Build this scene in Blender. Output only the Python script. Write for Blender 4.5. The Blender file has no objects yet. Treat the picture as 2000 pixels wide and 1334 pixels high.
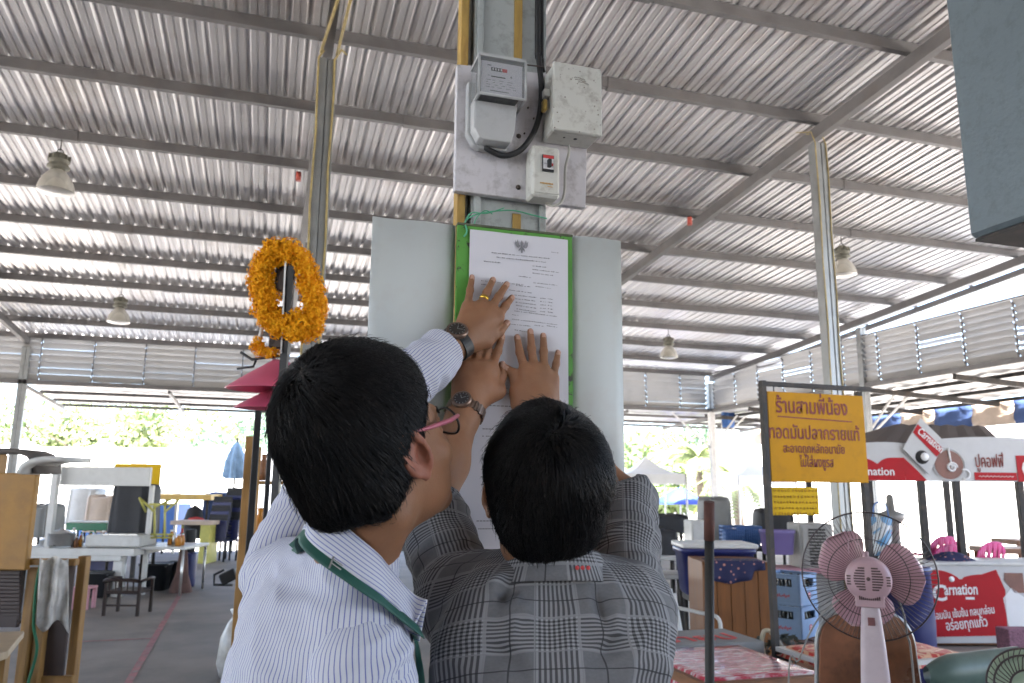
import bpy, bmesh, math, random
import numpy as np
from mathutils import Vector, Matrix, noise as mnoise
from mathutils.geometry import tessellate_polygon
R = math.radians
sc = bpy.context.scene
COL = sc.collection
# ---------------------------------------------------------------- camera
EYE = Vector((0.0, 0.0, 1.55))
FPX = 1519.6                                     # focal length in pixels of the 2000 px wide photograph
_p, _y, _r = R(10.586), R(17.158), R(0.5423)
FW = Vector((math.sin(_y)*math.cos(_p), math.cos(_y)*math.cos(_p), math.sin(_p)))
RT = Vector((math.cos(_y), -math.sin(_y), 0)); UP = RT.cross(FW)
RT, UP = RT*math.cos(_r) + UP*math.sin(_r), UP*math.cos(_r) - RT*math.sin(_r)
cam = bpy.data.cameras.new('camera'); camo = bpy.data.objects.new('camera', cam); COL.objects.link(camo)
camo.matrix_world = Matrix(((RT.x, UP.x, -FW.x, EYE.x), (RT.y, UP.y, -FW.y, EYE.y), (RT.z, UP.z, -FW.z, EYE.z), (0, 0, 0, 1)))
cam.sensor_width = 36; cam.lens = 36*FPX/2000
cam.clip_start = 0.05; cam.clip_end = 3000
cam.dof.use_dof = True; cam.dof.focus_distance = 1.35; cam.dof.aperture_fstop = 9.0
sc.camera = camo
# ---------------------------------------------------------------- world, sun, exposure
SUN_EL, SUN_AZ = R(62), R(200)                   # azimuth: direction towards the sun, clockwise from +Y
w = bpy.data.worlds.new('World'); sc.world = w; w.use_nodes = True
nt = w.node_tree; nt.nodes.clear()
sky = nt.nodes.new('ShaderNodeTexSky'); sky.sky_type = 'NISHITA'; sky.sun_disc = False
sky.sun_elevation = SUN_EL; sky.sun_rotation = SUN_AZ
sky.air_density = .8; sky.dust_density = 2.5; sky.ozone_density = 1.0
bg = nt.nodes.new('ShaderNodeBackground'); bg.inputs[1].default_value = 0.15
wo = nt.nodes.new('ShaderNodeOutputWorld')
nt.links.new(sky.outputs[0], bg.inputs[0]); nt.links.new(bg.outputs[0], wo.inputs[0])
sl = bpy.data.lights.new('sun', 'SUN'); sl.energy = 5.0; sl.angle = R(0.5); sl.color = (1, .95, .88)
so = bpy.data.objects.new('sun', sl); COL.objects.link(so)
sd = Vector((math.sin(SUN_AZ)*math.cos(SUN_EL), math.cos(SUN_AZ)*math.cos(SUN_EL), math.sin(SUN_EL)))
so.rotation_euler = (-sd).to_track_quat('-Z', 'Y').to_euler(); so.location = (0, 0, 30)
vs = sc.view_settings; vs.view_transform = 'Standard'; vs.look = 'None'; vs.exposure = 3.2; vs.gamma = 1.0
sc.cycles.use_denoising = True; sc.cycles.max_bounces = 10; sc.cycles.diffuse_bounces = 6
sc.cycles.sample_clamp_indirect = 8.0
# ---------------------------------------------------------------- helpers
def ray(x, y): return FW + RT*((x-1000)/FPX) + UP*((667-y)/FPX)
def at(x, y, d): return EYE + ray(x, y)*d                       # point at depth d along the view axis
def pl(x, y, ax, v):                                            # point on the world plane axis = v
    q = ray(x, y); return EYE + q*((v-EYE[ax])/q[ax])
def V(*a): return Vector(a)
ORG = {}
def tag(o, label=None, cat=None, group=None, kind=None):
    for k, v in (('label', label), ('category', cat), ('group', group), ('kind', kind)):
        if v: o[k] = v
    return o
def thing(name, label, cat, loc=(0, 0, 0), group=None):
    o = bpy.data.objects.new(name, None); COL.objects.link(o); o.location = loc
    o.empty_display_size = 0.1; ORG[o] = Vector(loc); return tag(o, label, cat, group)
def copy_tree(o, parent=None, **props):
    c = o.copy(); COL.objects.link(c)
    ORG[c] = ORG.get(o, Vector())
    if parent is not None: c.parent = parent
    for k, v in props.items(): c[k] = v
    for ch in list(o.children): copy_tree(ch, c)
    return c
class MB:
    """collects faces, then links them as ONE mesh object"""
    def __init__(s): s.v = []; s.f = []; s.m = []; s.uv = []; s.sm = []
    def add(s, vs, fs, mi=0, uvs=None, smooth=False):
        n = len(s.v); s.v += [tuple(v) for v in vs]
        for i, f in enumerate(fs):
            s.f.append(tuple(n+k for k in f)); s.m.append(mi); s.sm.append(smooth)
            s.uv.append(uvs[i] if uvs else None)
        return s
    def hexa(s, c, ax, ay, az, mi=0):
        c, ax, ay, az = map(Vector, (c, ax, ay, az)); vs = [c+ax*i+ay*j+az*k for k in (-1, 1) for j in (-1, 1) for i in (-1, 1)]
        return s.add(vs, [(0, 2, 3, 1), (4, 5, 7, 6), (0, 1, 5, 4), (2, 6, 7, 3), (0, 4, 6, 2), (1, 3, 7, 5)], mi)
    def box(s, lo, hi, mi=0):
        lo, hi = Vector(lo), Vector(hi); h = (hi-lo)/2
        return s.hexa((lo+hi)/2, (h.x, 0, 0), (0, h.y, 0), (0, 0, h.z), mi)
    def bbox(s, c, ax, ay, az, b=.005, mi=0):
        """box with bevelled edges (half axes given)"""
        c, ax, ay, az = map(Vector, (c, ax, ay, az))
        L = [a.length for a in (ax, ay, az)]; b = min(b, min(L)*.45)
        U = [a/l for a, l in zip((ax, ay, az), L)]
        vs = []; idx = {}
        for sx in (-1, 1):
            for sy in (-1, 1):
                for sz in (-1, 1):
                    for k in range(3):
                        e = [L[0], L[1], L[2]]
                        for q in range(3):
                            if q != k: e[q] -= b
                        idx[(sx, sy, sz, k)] = len(vs); vs.append(c+U[0]*sx*e[0]+U[1]*sy*e[1]+U[2]*sz*e[2])
        fs = []
        for k in range(3):
            for sg in (-1, 1):
                o = [q for q in range(3) if q != k]; loop = []
                for a, d in ((-1, -1), (1, -1), (1, 1), (-1, 1)):
                    t = [0, 0, 0]; t[k] = sg; t[o[0]] = a; t[o[1]] = d; loop.append(idx[(*t, k)])
                fs.append(loop if (sg > 0) == (k != 1) else loop[::-1])
        for k in range(3):
            o = [q for q in range(3) if q != k]
            for a in (-1, 1):
                for d in (-1, 1):
                    t0 = [0, 0, 0]; t0[o[0]] = a; t0[o[1]] = d; t1 = list(t0); t0[k] = -1; t1[k] = 1
                    fs.append([idx[(*t0, o[0])], idx[(*t1, o[0])], idx[(*t1, o[1])], idx[(*t0, o[1])]])
        for sx in (-1, 1):
            for sy in (-1, 1):
                for sz in (-1, 1): fs.append([idx[(sx, sy, sz, k)] for k in range(3)])
        return s.add(vs, fs, mi)
    def bar(s, a, b, w, h, up=(0, 0, 1), mi=0, bev=0):
        a, b = Vector(a), Vector(b); d = (b-a); l = d.length; d /= l
        x = d.cross(Vector(up))
        if x.length < 1e-4: x = d.cross(Vector((0, 1, 0)))
        x.normalize(); z = x.cross(d)
        if bev: return s.bbox((a+b)/2, x*w/2, d*l/2, z*h/2, bev, mi)
        return s.hexa((a+b)/2, x*w/2, d*l/2, z*h/2, mi)
    def tube(s, pts, r, n=8, closed=False, mi=0, cap=True, smooth=True):
        pts = [Vector(p) for p in pts]; N = len(pts)
        rs = r if isinstance(r, (list, tuple)) else [r]*N
        vs = []; prev = None
        for i, p in enumerate(pts):
            if closed: t = pts[(i+1) % N]-pts[i-1]
            else: t = pts[min(i+1, N-1)]-pts[max(i-1, 0)]
            t.normalize()
            if prev is None:
                u = t.cross(Vector((0, 0, 1)))
                if u.length < .1: u = t.cross(Vector((1, 0, 0)))
            else: u = prev - t*prev.dot(t)
            if u.length < 1e-6: u = t.orthogonal()
            u.normalize(); prev = u; q = t.cross(u)
            vs += [p+(u*math.cos(2*math.pi*k/n)+q*math.sin(2*math.pi*k/n))*rs[i] for k in range(n)]
        fs = []
        for i in range(N if closed else N-1):
            a, b = i*n, ((i+1) % N)*n
            fs += [(a+k, a+(k+1) % n, b+(k+1) % n, b+k) for k in range(n)]
        s.add(vs, fs, mi, None, smooth)
        if cap and not closed:
            m = len(s.v)-len(vs)
            for base, rev in ((0, True), ((N-1)*n, False)):
                f = [m+base+k for k in range(n)]; s.f.append(tuple(f[::-1] if rev else f)); s.m.append(mi); s.sm.append(False); s.uv.append(None)
        return s
    def lathe(s, prof, c, axis=(0, 0, 1), n=24, mi=0, smooth=True, a0=0, a1=2*math.pi):
        c = Vector(c); ax = Vector(axis).normalized(); u = ax.orthogonal().normalized()
        if abs(ax.z) > .99: u = Vector((1, 0, 0))
        q = ax.cross(u); full = abs(a1-a0-2*math.pi) < 1e-6; m = n if full else n+1
        vs = [c+ax*z+(u*math.cos(a0+(a1-a0)*k/n)+q*math.sin(a0+(a1-a0)*k/n))*r for r, z in prof for k in range(m)]
        fs = []
        for i in range(len(prof)-1):
            for k in range(n):
                k2 = (k+1) % m; fs.append((i*m+k, i*m+k2, (i+1)*m+k2, (i+1)*m+k))
        return s.add(vs, fs, mi, None, smooth)
    def prism(s, poly, o, ux, uy, un, t, mi=0):
        """flat outline (2-D points in ux, uy) given thickness t along un"""
        o, ux, uy, un = map(Vector, (o, ux, uy, un)); n = len(poly)
        a = [o+ux*p[0]+uy*p[1] for p in poly]; vs = a+[v+un*t for v in a]
        tri = tessellate_polygon([[Vector((p[0], p[1], 0)) for p in poly]])
        fs = []
        for q in tri:
            fs.append(tuple(n+i for i in q)); fs.append(tuple(q[::-1]))
        fs += [(i, (i+1) % n, n+(i+1) % n, n+i) for i in range(n)]
        return s.add(vs, fs, mi)
    def grid(s, P, mi=0, smooth=True, closed_u=False, uv=None):
        """P[i][j] points"""
        ni, nj = len(P), len(P[0]); vs = [p for row in P for p in row]; fs = []; us = []
        for i in range(ni-1 if not closed_u else ni):
            for j in range(nj-1):
                i2 = (i+1) % ni; fs.append((i*nj+j, i2*nj+j, i2*nj+j+1, i*nj+j+1))
                if uv: us.append([uv(i, j), uv(i+1, j), uv(i+1, j+1), uv(i, j+1)])
        return s.add(vs, fs, mi, us if uv else None, smooth)
    def text(s, txt, o, ux, uy, size, mi=0, t=.0015, align='CENTER', bold=0.0, fitw=None):
        vs, fs = text_mesh(txt, bold, t/size); o, ux, uy = map(Vector, (o, ux, uy)); ux = ux.normalized(); uy = uy.normalized(); un = ux.cross(uy)
        xs = [v[0] for v in vs]; x0, x1 = min(xs), max(xs)
        off = {'CENTER': (x0+x1)/2, 'LEFT': x0, 'RIGHT': x1}[align]; sx = size if fitw is None else fitw/(x1-x0)
        return s.add([o+ux*((v[0]-off)*sx)+uy*(v[1]*size)+un*(v[2]*size) for v in vs], fs, mi)
    def build(s, name, mats, parent=None, loc=None, smooth=None, bevel=0, solid=0):
        me = bpy.data.meshes.new(name)
        base = ORG.get(parent, Vector()) if parent is not None else (Vector(loc) if loc is not None else Vector())
        me.from_pydata([(v[0]-base.x, v[1]-base.y, v[2]-base.z) for v in s.v], [], s.f)
        if not isinstance(mats, (list, tuple)): mats = [mats]
        for m in mats: me.materials.append(m)
        me.polygons.foreach_set('material_index', s.m)
        me.polygons.foreach_set('use_smooth', s.sm if smooth is None else [smooth]*len(s.f))
        if any(u is not None for u in s.uv):
            L = me.uv_layers.new(name='UVMap'); flat = []
            for f, u in zip(s.f, s.uv): flat += [c for q in (u if u else [(0, 0)]*len(f)) for c in q]
            L.data.foreach_set('uv', flat)
        me.update()
        o = bpy.data.objects.new(name, me); COL.objects.link(o)
        if parent is not None: o.parent = parent
        else: o.location = base
        ORG[o] = base
        if bevel:
            b = o.modifiers.new('bevel', 'BEVEL'); b.width = bevel; b.segments = 2; b.limit_method = 'ANGLE'
        if solid:
            b = o.modifiers.new('solid', 'SOLIDIFY'); b.thickness = solid; b.offset = 0
        return o
_tc = {}
def text_mesh(txt, bold, t):
    k = (txt, bold, round(t, 4))
    if k not in _tc:
        cu = bpy.data.curves.new('t', 'FONT'); cu.body = txt; cu.size = 1; cu.offset = bold; cu.extrude = t/2; cu.resolution_u = 3
        o = bpy.data.objects.new('t', cu); COL.objects.link(o)
        dg = bpy.context.evaluated_depsgraph_get(); me = bpy.data.meshes.new_from_object(o.evaluated_get(dg))
        _tc[k] = ([(v.co.x, v.co.y, v.co.z+t/2) for v in me.vertices], [tuple(p.vertices) for p in me.polygons])
        bpy.data.objects.remove(o); bpy.data.curves.remove(cu); bpy.data.meshes.remove(me)
    return _tc[k]
# ---------------------------------------------------------------- materials
def _new(name):
    m = bpy.data.materials.new(name); m.use_nodes = True; n = m.node_tree
    return m, n, n.nodes['Principled BSDF']
def nd(n, t, ins=None, **kw):
    x = n.nodes.new(t)
    for k, v in kw.items(): setattr(x, k, v)
    for k, v in (ins or {}).items():
        if hasattr(v, 'is_output') or isinstance(v, bpy.types.NodeSocket): n.links.new(v, x.inputs[k])
        else: x.inputs[k].default_value = v
    return x
def c4(c): return (*c, 1) if len(c) == 3 else c
def mth(n, op, a, b=None, c=None):
    return nd(n, 'ShaderNodeMath', {k: v for k, v in ((0, a), (1, b), (2, c)) if v is not None}, operation=op).outputs[0]
def mixc(n, f, a, b, bt='MIX'):
    x = n.nodes.new('ShaderNodeMix'); x.data_type = 'RGBA'; x.blend_type = bt
    for s, v in ((x.inputs[0], f), (x.inputs[6], a), (x.inputs[7], b)):
        if isinstance(v, bpy.types.NodeSocket): n.links.new(v, s)
        else: s.default_value = c4(v) if isinstance(v, tuple) else v
    return x.outputs[2]
def ramp(n, f, stops):
    x = n.nodes.new('ShaderNodeValToRGB'); n.links.new(f, x.inputs[0]); e = x.color_ramp.elements
    while len(e) < len(stops): e.new(.5)
    for q, (p, c) in zip(e, stops): q.position = p; q.color = c4(c) if isinstance(c, tuple) else (c, c, c, 1)
    return x.outputs[0]
def mat(name, col, rough=.5, metal=0., var=.12, scale=8., dirt=0., dcol=(.12, .1, .08), dscale=3., bump=0., bscale=60., stretch=(1, 1, 1), spec=.5, coat=0., trans=0., alpha=1., sss=0.):
    m, n, b = _new(name); tc = nd(n, 'ShaderNodeTexCoord').outputs['Object']
    mp = nd(n, 'ShaderNodeMapping', {0: tc, 'Scale': stretch}).outputs[0]
    nz = nd(n, 'ShaderNodeTexNoise', {'Vector': mp, 'Scale': scale, 'Detail': 5., 'Roughness': .6}).outputs[0]
    lo = tuple(c*(1-var) for c in col); hi = tuple(min(1, c*(1+var)) for c in col)
    c = ramp(n, nz, [(.3, lo), (.7, hi)])
    if dirt:
        dz = nd(n, 'ShaderNodeTexNoise', {'Vector': mp, 'Scale': dscale, 'Detail': 8., 'Roughness': .7}).outputs[0]
        c = mixc(n, mth(n, 'MULTIPLY', ramp(n, dz, [(.5, 0.), (.68, 1.)]), dirt), c, dcol)
    n.links.new(c, b.inputs['Base Color'])
    b.inputs['Metallic'].default_value = metal; b.inputs['Specular IOR Level'].default_value = spec
    n.links.new(mth(n, 'MULTIPLY_ADD', nz, .25, rough-.12), b.inputs['Roughness'])
    if coat: b.inputs['Coat Weight'].default_value = coat; b.inputs['Coat Roughness'].default_value = .1
    if trans: b.inputs['Transmission Weight'].default_value = trans
    if sss: b.inputs['Subsurface Weight'].default_value = sss; b.inputs['Subsurface Radius'].default_value = (.01, .004, .002); b.inputs['Subsurface Scale'].default_value = .6
    if alpha < 1: b.inputs['Alpha'].default_value = alpha
    if bump:
        bz = nd(n, 'ShaderNodeTexNoise', {'Vector': mp, 'Scale': bscale, 'Detail': 4.}).outputs[0]
        bp = nd(n, 'ShaderNodeBump', {'Strength': bump, 'Distance': .01, 'Height': bz}); n.links.new(bp.outputs[0], b.inputs['Normal'])
    return m
# ================================================================ ground
M = {}
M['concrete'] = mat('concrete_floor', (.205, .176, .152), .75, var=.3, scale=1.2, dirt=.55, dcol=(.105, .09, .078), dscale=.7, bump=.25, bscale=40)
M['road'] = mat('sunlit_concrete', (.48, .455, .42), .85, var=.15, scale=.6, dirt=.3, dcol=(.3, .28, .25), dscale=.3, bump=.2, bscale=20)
M['redline'] = mat('red_line_paint', (.30, .11, .11), .7, var=.4, scale=9, dirt=1., dcol=(.22, .19, .175), dscale=7)
M['step'] = mat('pale_step', (.45, .43, .40), .8, var=.15)
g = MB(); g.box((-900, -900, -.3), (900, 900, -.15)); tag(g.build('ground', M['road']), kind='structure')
fl = MB()
fl.add([(-20, -22, 0), (13, -22, 0), (13, 20.2, 0), (-20, 20.2, 0), (-20, -22, -.149), (13, -22, -.149), (13, 20.2, -.149), (-20, 20.2, -.149)],
       [(0, 1, 2, 3), (0, 4, 5, 1), (1, 5, 6, 2), (2, 6, 7, 3), (3, 7, 4, 0)])
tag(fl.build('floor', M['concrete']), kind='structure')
ln = MB()
a, b = pl(250, 1334, 2, .004), pl(345, 1172, 2, .004); d = (b-a); a = a-d*.9; b = b+d*.55
n_ = V(d.y, -d.x, 0).normalized()*.03
ln.add([a-n_, a+n_, b+n_, b-n_], [(0, 1, 2, 3)])
a2, b2 = pl(130, 1254, 2, .004), pl(290, 1254, 2, .004)
a2 = V(-3.6, a2.y, .004); b2 = V(-.98, a2.y, .004)
ln.add([a2-V(0, .018, 0), b2-V(0, .018, 0), b2+V(0, .018, 0), a2+V(0, .018, 0)], [(0, 1, 2, 3)])
tag(ln.build('painted_line', M['redline']), kind='structure')
# ================================================================ the market shed
Z0, SL, YB, XR, XE = 4.42, .0765, 17.0, 10.45, 10.95
def rz(y): return Z0+SL*(YB-y)
def roofpt(x, y, off=0):
    q = ray(x, y); t = (Z0+SL*YB-off-EYE.z)/(q.z+SL*q.y); return EYE+q*t
def roof_metal():
    m, n, b = _new('galvanised_roof_sheet'); tc = nd(n, 'ShaderNodeTexCoord').outputs['Object']
    s1 = nd(n, 'ShaderNodeTexNoise', {'Vector': nd(n, 'ShaderNodeMapping', {0: tc, 'Scale': (7, .12, 1)}).outputs[0], 'Scale': 1.6, 'Detail': 5., 'Roughness': .6}).outputs[0]
    s2 = nd(n, 'ShaderNodeTexNoise', {'Vector': tc, 'Scale': 1.1, 'Detail': 6., 'Roughness': .65}).outputs[0]
    c = ramp(n, s1, [(.3, (.68, .66, .65)), (.55, (.76, .745, .74)), (.75, (.82, .815, .815))])
    c = mixc(n, mth(n, 'MULTIPLY', ramp(n, s2, [(.52, 0.), (.72, 1.)]), .5), c, (.40, .31, .25))
    n.links.new(c, b.inputs['Base Color']); b.inputs['Metallic'].default_value = .45
    n.links.new(mth(n, 'MULTIPLY_ADD', s1, .12, .29), b.inputs['Roughness'])
    bp = nd(n, 'ShaderNodeBump', {'Strength': .04, 'Distance': .02, 'Height': s1}); n.links.new(bp.outputs[0], b.inputs['Normal'])
    return m
M['roof'] = roof_metal()
M['purlin'] = mat('grey_painted_steel', (.15, .143, .14), .5, .25, var=.18, scale=4, dirt=.4, dcol=(.17, .14, .12), dscale=5)
M['galv'] = mat('galvanised_steel', (.27, .28, .28), .42, .55, var=.15, scale=7, dirt=.35, dcol=(.30, .27, .23), dscale=9)
M['rust'] = mat('rusty_steel', (.22, .14, .10), .8, .1, var=.35, scale=14)
M['louver'] = mat('louver_blade_metal', (.47, .455, .435), .5, .3, var=.1, scale=3, dirt=.25, dcol=(.3, .28, .26))
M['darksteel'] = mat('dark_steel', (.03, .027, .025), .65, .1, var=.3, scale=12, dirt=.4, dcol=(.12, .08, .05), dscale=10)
M['whitepost'] = mat('white_painted_steel', (.70, .69, .67), .5, var=.08, dirt=.3, dcol=(.4, .34, .27), dscale=5)
M['wire'] = mat('yellowed_cable', (.36, .28, .11), .6, var=.3, scale=20)
M['redcap'] = mat('red_plastic_cap', (.42, .07, .045), .5)
shed = thing('market_shed', 'open market shed with ribbed metal roof on steel posts', 'market shed', (0, 17, 0))
r = MB(); P = []
x = -16.0; prof = []
while x < XE-.02:
    prof += [(x, 0), (x+.036, 0), (x+.041, .009), (x+.053, .009), (x+.058, 0), (x+.094, 0), (x+.119, .026), (x+.132, .026), (x+.157, 0)]; x += .163
ys = [-17.0, -9, -3, 1, 4.85, 8.4, 12, 15, 17.35]
r.grid([[V(px, y, rz(y)+pz) for y in ys] for px, pz in prof], smooth=False)
r.build('roof_sheet', M['roof'], shed, solid=.0015)
PY = [17-1.22*i+.02 for i in range(0, 22)]
PY = [16.98, 15.78, 14.56, 13.3, 12.08, 10.86, 9.68, 8.42, 7.2, 6.05, 4.86, 3.65, 2.43, 1.2, 0, -1.2, -2.4, -3.6, -4.8, -6, -7.2, -8.4, -9.6, -10.8, -12, -13.2, -14.4, -15.6, -16.8]
rng = random.Random(4)
for y in PY:
    p = MB(); z = rz(y)-.003
    # C channel: web and two flanges with a lip
    p.box((-16, y-.028, z-.1), (XE, y-.0245, z)); p.box((-16, y-.0245, z-.0035), (XE, y+.028, z))
    p.box((-16, y-.0245, z-.1), (XE, y+.028, z-.0965)); p.box((-16, y+.0245, z-.0965), (XE, y+.028, z-.078))
    xx = -14+rng.random()*3
    while xx < XE-1: p.box((xx, y-.036, z-.108), (xx+.26, y+.036, z-.002)); xx += 4.6+rng.random()*1.2
    p.build('purlin', M['purlin'], shed)
def rafter(x, y0=-17., y1=17.0, w=.075, h=.125):
    m = MB(); z0, z1 = rz(y0)-.112, rz(y1)-.112
    m.add([(x-w/2, y0, z0-h), (x+w/2, y0, z0-h), (x+w/2, y0, z0), (x-w/2, y0, z0), (x-w/2, y1, z1-h), (x+w/2, y1, z1-h), (x+w/2, y1, z1), (x-w/2, y1, z1)],
          [(0, 1, 2, 3), (7, 6, 5, 4), (0, 4, 5, 1), (1, 5, 6, 2), (2, 6, 7, 3), (3, 7, 4, 0)])
    return m.build('rafter', M['purlin'], shed)
for x in (-14.2, -9.5, -4.6, .26, 5.08, 10.45): rafter(x)
rafter(XE-.02, 3, 17.2, .05, .1)
def post(x, y, top, w=.15, dp=.1, mtl=None, base=0):
    m = MB()                                            # two C channels welded back to back, a groove down each side
    for sx in (-1, 1):
        m.box((x+sx*w*.03 if sx > 0 else x-w/2, y-dp/2, base), (x+w/2 if sx > 0 else x-w*.03, y+dp/2, top))
    m.box((x-w*.03, y-dp*.36, base), (x+w*.03, y+dp*.36, top-.003)); m.box((x-w*.75, y-w*.75, base), (x+w*.75, y+w*.75, base+.012))
    return m.build('post', mtl or M['galv'], shed, bevel=.004)
for x, y in ((.26, 6.05), (5.08, 6.1), (5.08, -3.5), (.26, -3.5), (-4.6, -3.5)): post(x, y, rz(y)-.285)
post(10.45, 11.72, rz(11.7)-.285, .13, .12); post(10.45, 17.0, rz(17)-.285, .17, .16, M['galv'], 3.45); post(10.45, 17.0, 3.44, .13, .13, M['whitepost'])
post(-4.6, 17.0, rz(17)-.285); post(10.45, 7, rz(7)-.285); post(10.45, 2, rz(2)-.285)
# old wiring fixed to the posts
for (x, y, s) in ((.26, 6.05, 1), (5.08, 6.1, -1)):
    m = MB(); zt = rz(y)-.2
    for dx in (-.068, .055):
        pts = [V(x+dx+.006*math.sin(k*1.7+dx*90), y-.058, .6+(zt-.7)*k/14) for k in range(15)]
        pts += [V(x+dx+s*.05, y-.06, zt), V(x+dx+s*.1, y+.1, zt+.06)]
        m.tube(pts, .009 if s > 0 else .006, 6)
    m.build('wiring', M['wire'], shed)
m = MB(); m.tube([V(.33, 5.98, 5.0), V(.36, 5.4, 5.05), V(.42, 4.4, 5.12)], .012, 6); m.tube([V(.2, 5.98, 5.0), V(.27, 5.4, 5.06), V(.36, 4.4, 5.13)], .012, 6); m.build('wiring', M['wire'], shed)
for c in (roofpt(1347, 432, .3), roofpt(583, 345, .2)):
    m = MB(); m.tube([c-V(0, 0, .05), c+V(0, 0, .05)], .03, 10); m.build('end_cap', M['redcap'], shed)
m = MB(); m.grid([[V(-16+.1*i, -17.05+(.03 if i % 2 else 0), z) for z in (0, 3, rz(-17)-.02)] for i in range(270)], smooth=False); m.build('rear_light_block', M['louver'], shed)  # unseen wall added to hold back light from behind the camera
# louver walls
def louver(p0, p1, z0, z1, n, seed, openness):
    """bay of overlapping tilted blades between two jambs"""
    rg = random.Random(seed); m = MB(); p0, p1 = Vector(p0), Vector(p1); d = (p1-p0).normalized(); nn = V(d.y, -d.x, 0)
    for k in range(n):
        z = z0+(z1-z0)*(k+.5)/n; h = (z1-z0)/n*.56; tilt = R(36)+rg.uniform(-.1, .1)
        if rg.random() < openness: tilt = R(72)
        c = (p0+p1)/2+V(0, 0, z)
        up = V(0, 0, math.cos(tilt))+nn*math.sin(tilt)*1.0; up.normalize(); no = d.cross(up)
        m.hexa(c, d*((p1-p0).length/2-.012), up*h, no*.0015)
    return m.build('louver_panel', M['louver'], shed)
def jamb(p, z0, z1, w=.022):
    m = MB(); m.box((p.x-w/2, p.y-w/2, z0), (p.x+w/2, p.y+w/2, z1))
    for k in range(8):
        z = z0+(z1-z0)*(k+.5)/8; m.box((p.x-w*.7, p.y-w*.7, z-.014), (p.x+w*.7, p.y+w*.7, z+.014))
    return m.build('louver_jamb', M['purlin'], shed)
LZ0, LZ1 = 3.50, 4.36
xs = [-9+.93*i for i in range(21)]+[10.33]
for i in range(len(xs)-1): louver(V(xs[i], 17, 0), V(xs[i+1], 17, 0), LZ0, LZ1, 7, i, .05); jamb(V(xs[i], 17, 0), LZ0, LZ1)
yy = [16.85-.92*i for i in range(14)]
for i in range(len(yy)-1): louver(V(XR, yy[i], 0), V(XR, yy[i+1], 0), LZ0, LZ1, 8, 50+i, .05); jamb(V(XR, yy[i], 0), LZ0, LZ1)
m = MB(); m.box((-9.1, 16.95, LZ0-.09), (XR-.09, 17.05, LZ0-.005)); m.box((-9.1, 16.96, LZ1+.005), (XR-.09, 17.04, LZ1+.045)); m.build('louver_rail', M['purlin'], shed)
m = MB(); m.box((XR-.05, 4.8, LZ0-.09), (XR+.05, 16.9, LZ0-.005)); m.box((XR-.03, 4.8, LZ1+.005), (XR+.03, 16.9, LZ1+.035)); m.build('louver_rail', M['purlin'], shed)
# eaves awnings outside the louvers, back and right
M['awnroof'] = mat('pale_awning_sheet', (.62, .61, .60), .45, .3, var=.06, scale=2)
m = MB(); m.grid([[V(-4.6+.2*i, y, z+(.02 if i % 2 else 0)) for y, z in ((17.1, 3.5), (20.1, 3.36))] for i in range(92)], smooth=False); m.build('awning_sheet', M['awnroof'], shed, solid=.002)
for y in (18.2, 19.3, 20.1):
    m = MB(); m.box((-4.6, y-.03, 3.5-(y-17.1)*.0467-.085), (13.6, y+.03, 3.5-(y-17.1)*.0467-.02)); m.build('awning_purlin', M['purlin'], shed)
for i in range(8):
    x = -4.55+i*2.55; m = MB(); m.bar((x, 17.06, 3.37), (x, 20.1, 3.23), .05, .07); m.build('awning_rafter', M['purlin'], shed)
m = MB(); m.grid([[V(x, 20.1-.2*i, z+(.02 if i % 2 else 0)) for x, z in ((10.55, 3.5), (13.6, 3.36))] for i in range(72)], smooth=False); m.build('awning_sheet', M['awnroof'], shed, solid=.002)
for x in (11.4, 12.5, 13.6):
    m = MB(); m.box((x-.03, 6, 3.5-(x-10.5)*.0467-.085), (x+.03, 20, 3.5-(x-10.5)*.0467-.02)); m.build('awning_purlin', M['darksteel'], shed)
for i in range(7):
    y = 17.4-i*1.9; m = MB(); m.bar((10.52, y, 3.37), (13.6, y, 3.23), .06, .09); m.build('awning_rafter', M['darksteel'], shed)
for (x, y, dx, dy) in ((10.45, 17, -1.1, 0), (10.45, 17, 1.0, 0), (10.45, 17, .8, .0), (10.45, 11.72, 1.1, 0), (10.45, 11.72, .8, 0)):
    m = MB(); s = -1 if dx < 0 else 1
    m.bar((x+s*.07, y+(.0 if abs(dx) > .9 else .1), 2.55), (x+dx, y+(.0 if abs(dx) > .9 else .1), 3.38), .035, .035); m.build('knee_brace', M['whitepost'], shed)
post(10.45, 11.72, 3.40, .11, .11, M['whitepost'])
# ================================================================ the centre post with its electric boxes, boards and papers
YC = 1.50                                        # front face of the post
def px(x, y, Y): return pl(x, y, 1, Y)
M['paintpost'] = mat('grey_green_post_paint', (.40, .43, .42), .5, .1, var=.08, scale=5, dirt=.55, dcol=(.12, .11, .10), dscale=24)
M['oldwood'] = mat('yellow_brown_strip', (.42, .27, .07), .7, var=.3, scale=10, dirt=.5, dcol=(.2, .09, .03), dscale=18, stretch=(3, 3, .6))
M['boxwhite'] = mat('cream_enclosure_paint', (.58, .58, .53), .45, var=.05, scale=4, dirt=.5, dcol=(.20, .17, .13), dscale=34)
M['backboard'] = mat('white_painted_board', (.60, .58, .60), .6, var=.05, dirt=.5, dcol=(.2, .18, .16), dscale=30)
M['greyplastic'] = mat('pale_grey_plastic', (.45, .46, .46), .4, var=.06, dirt=.25, dscale=12)
M['black'] = mat('black_rubber', (.015, .015, .016), .5)
M['brass'] = mat('brass', (.42, .30, .09), .35, .9, var=.2)
M['screw'] = mat('rusty_screw', (.10, .08, .07), .6, .4)
M['panel'] = mat('pale_aqua_plastic_sheet', (.54, .575, .565), .38, var=.035, scale=3, dirt=.5, dcol=(.47, .42, .39), dscale=3.2)
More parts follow.
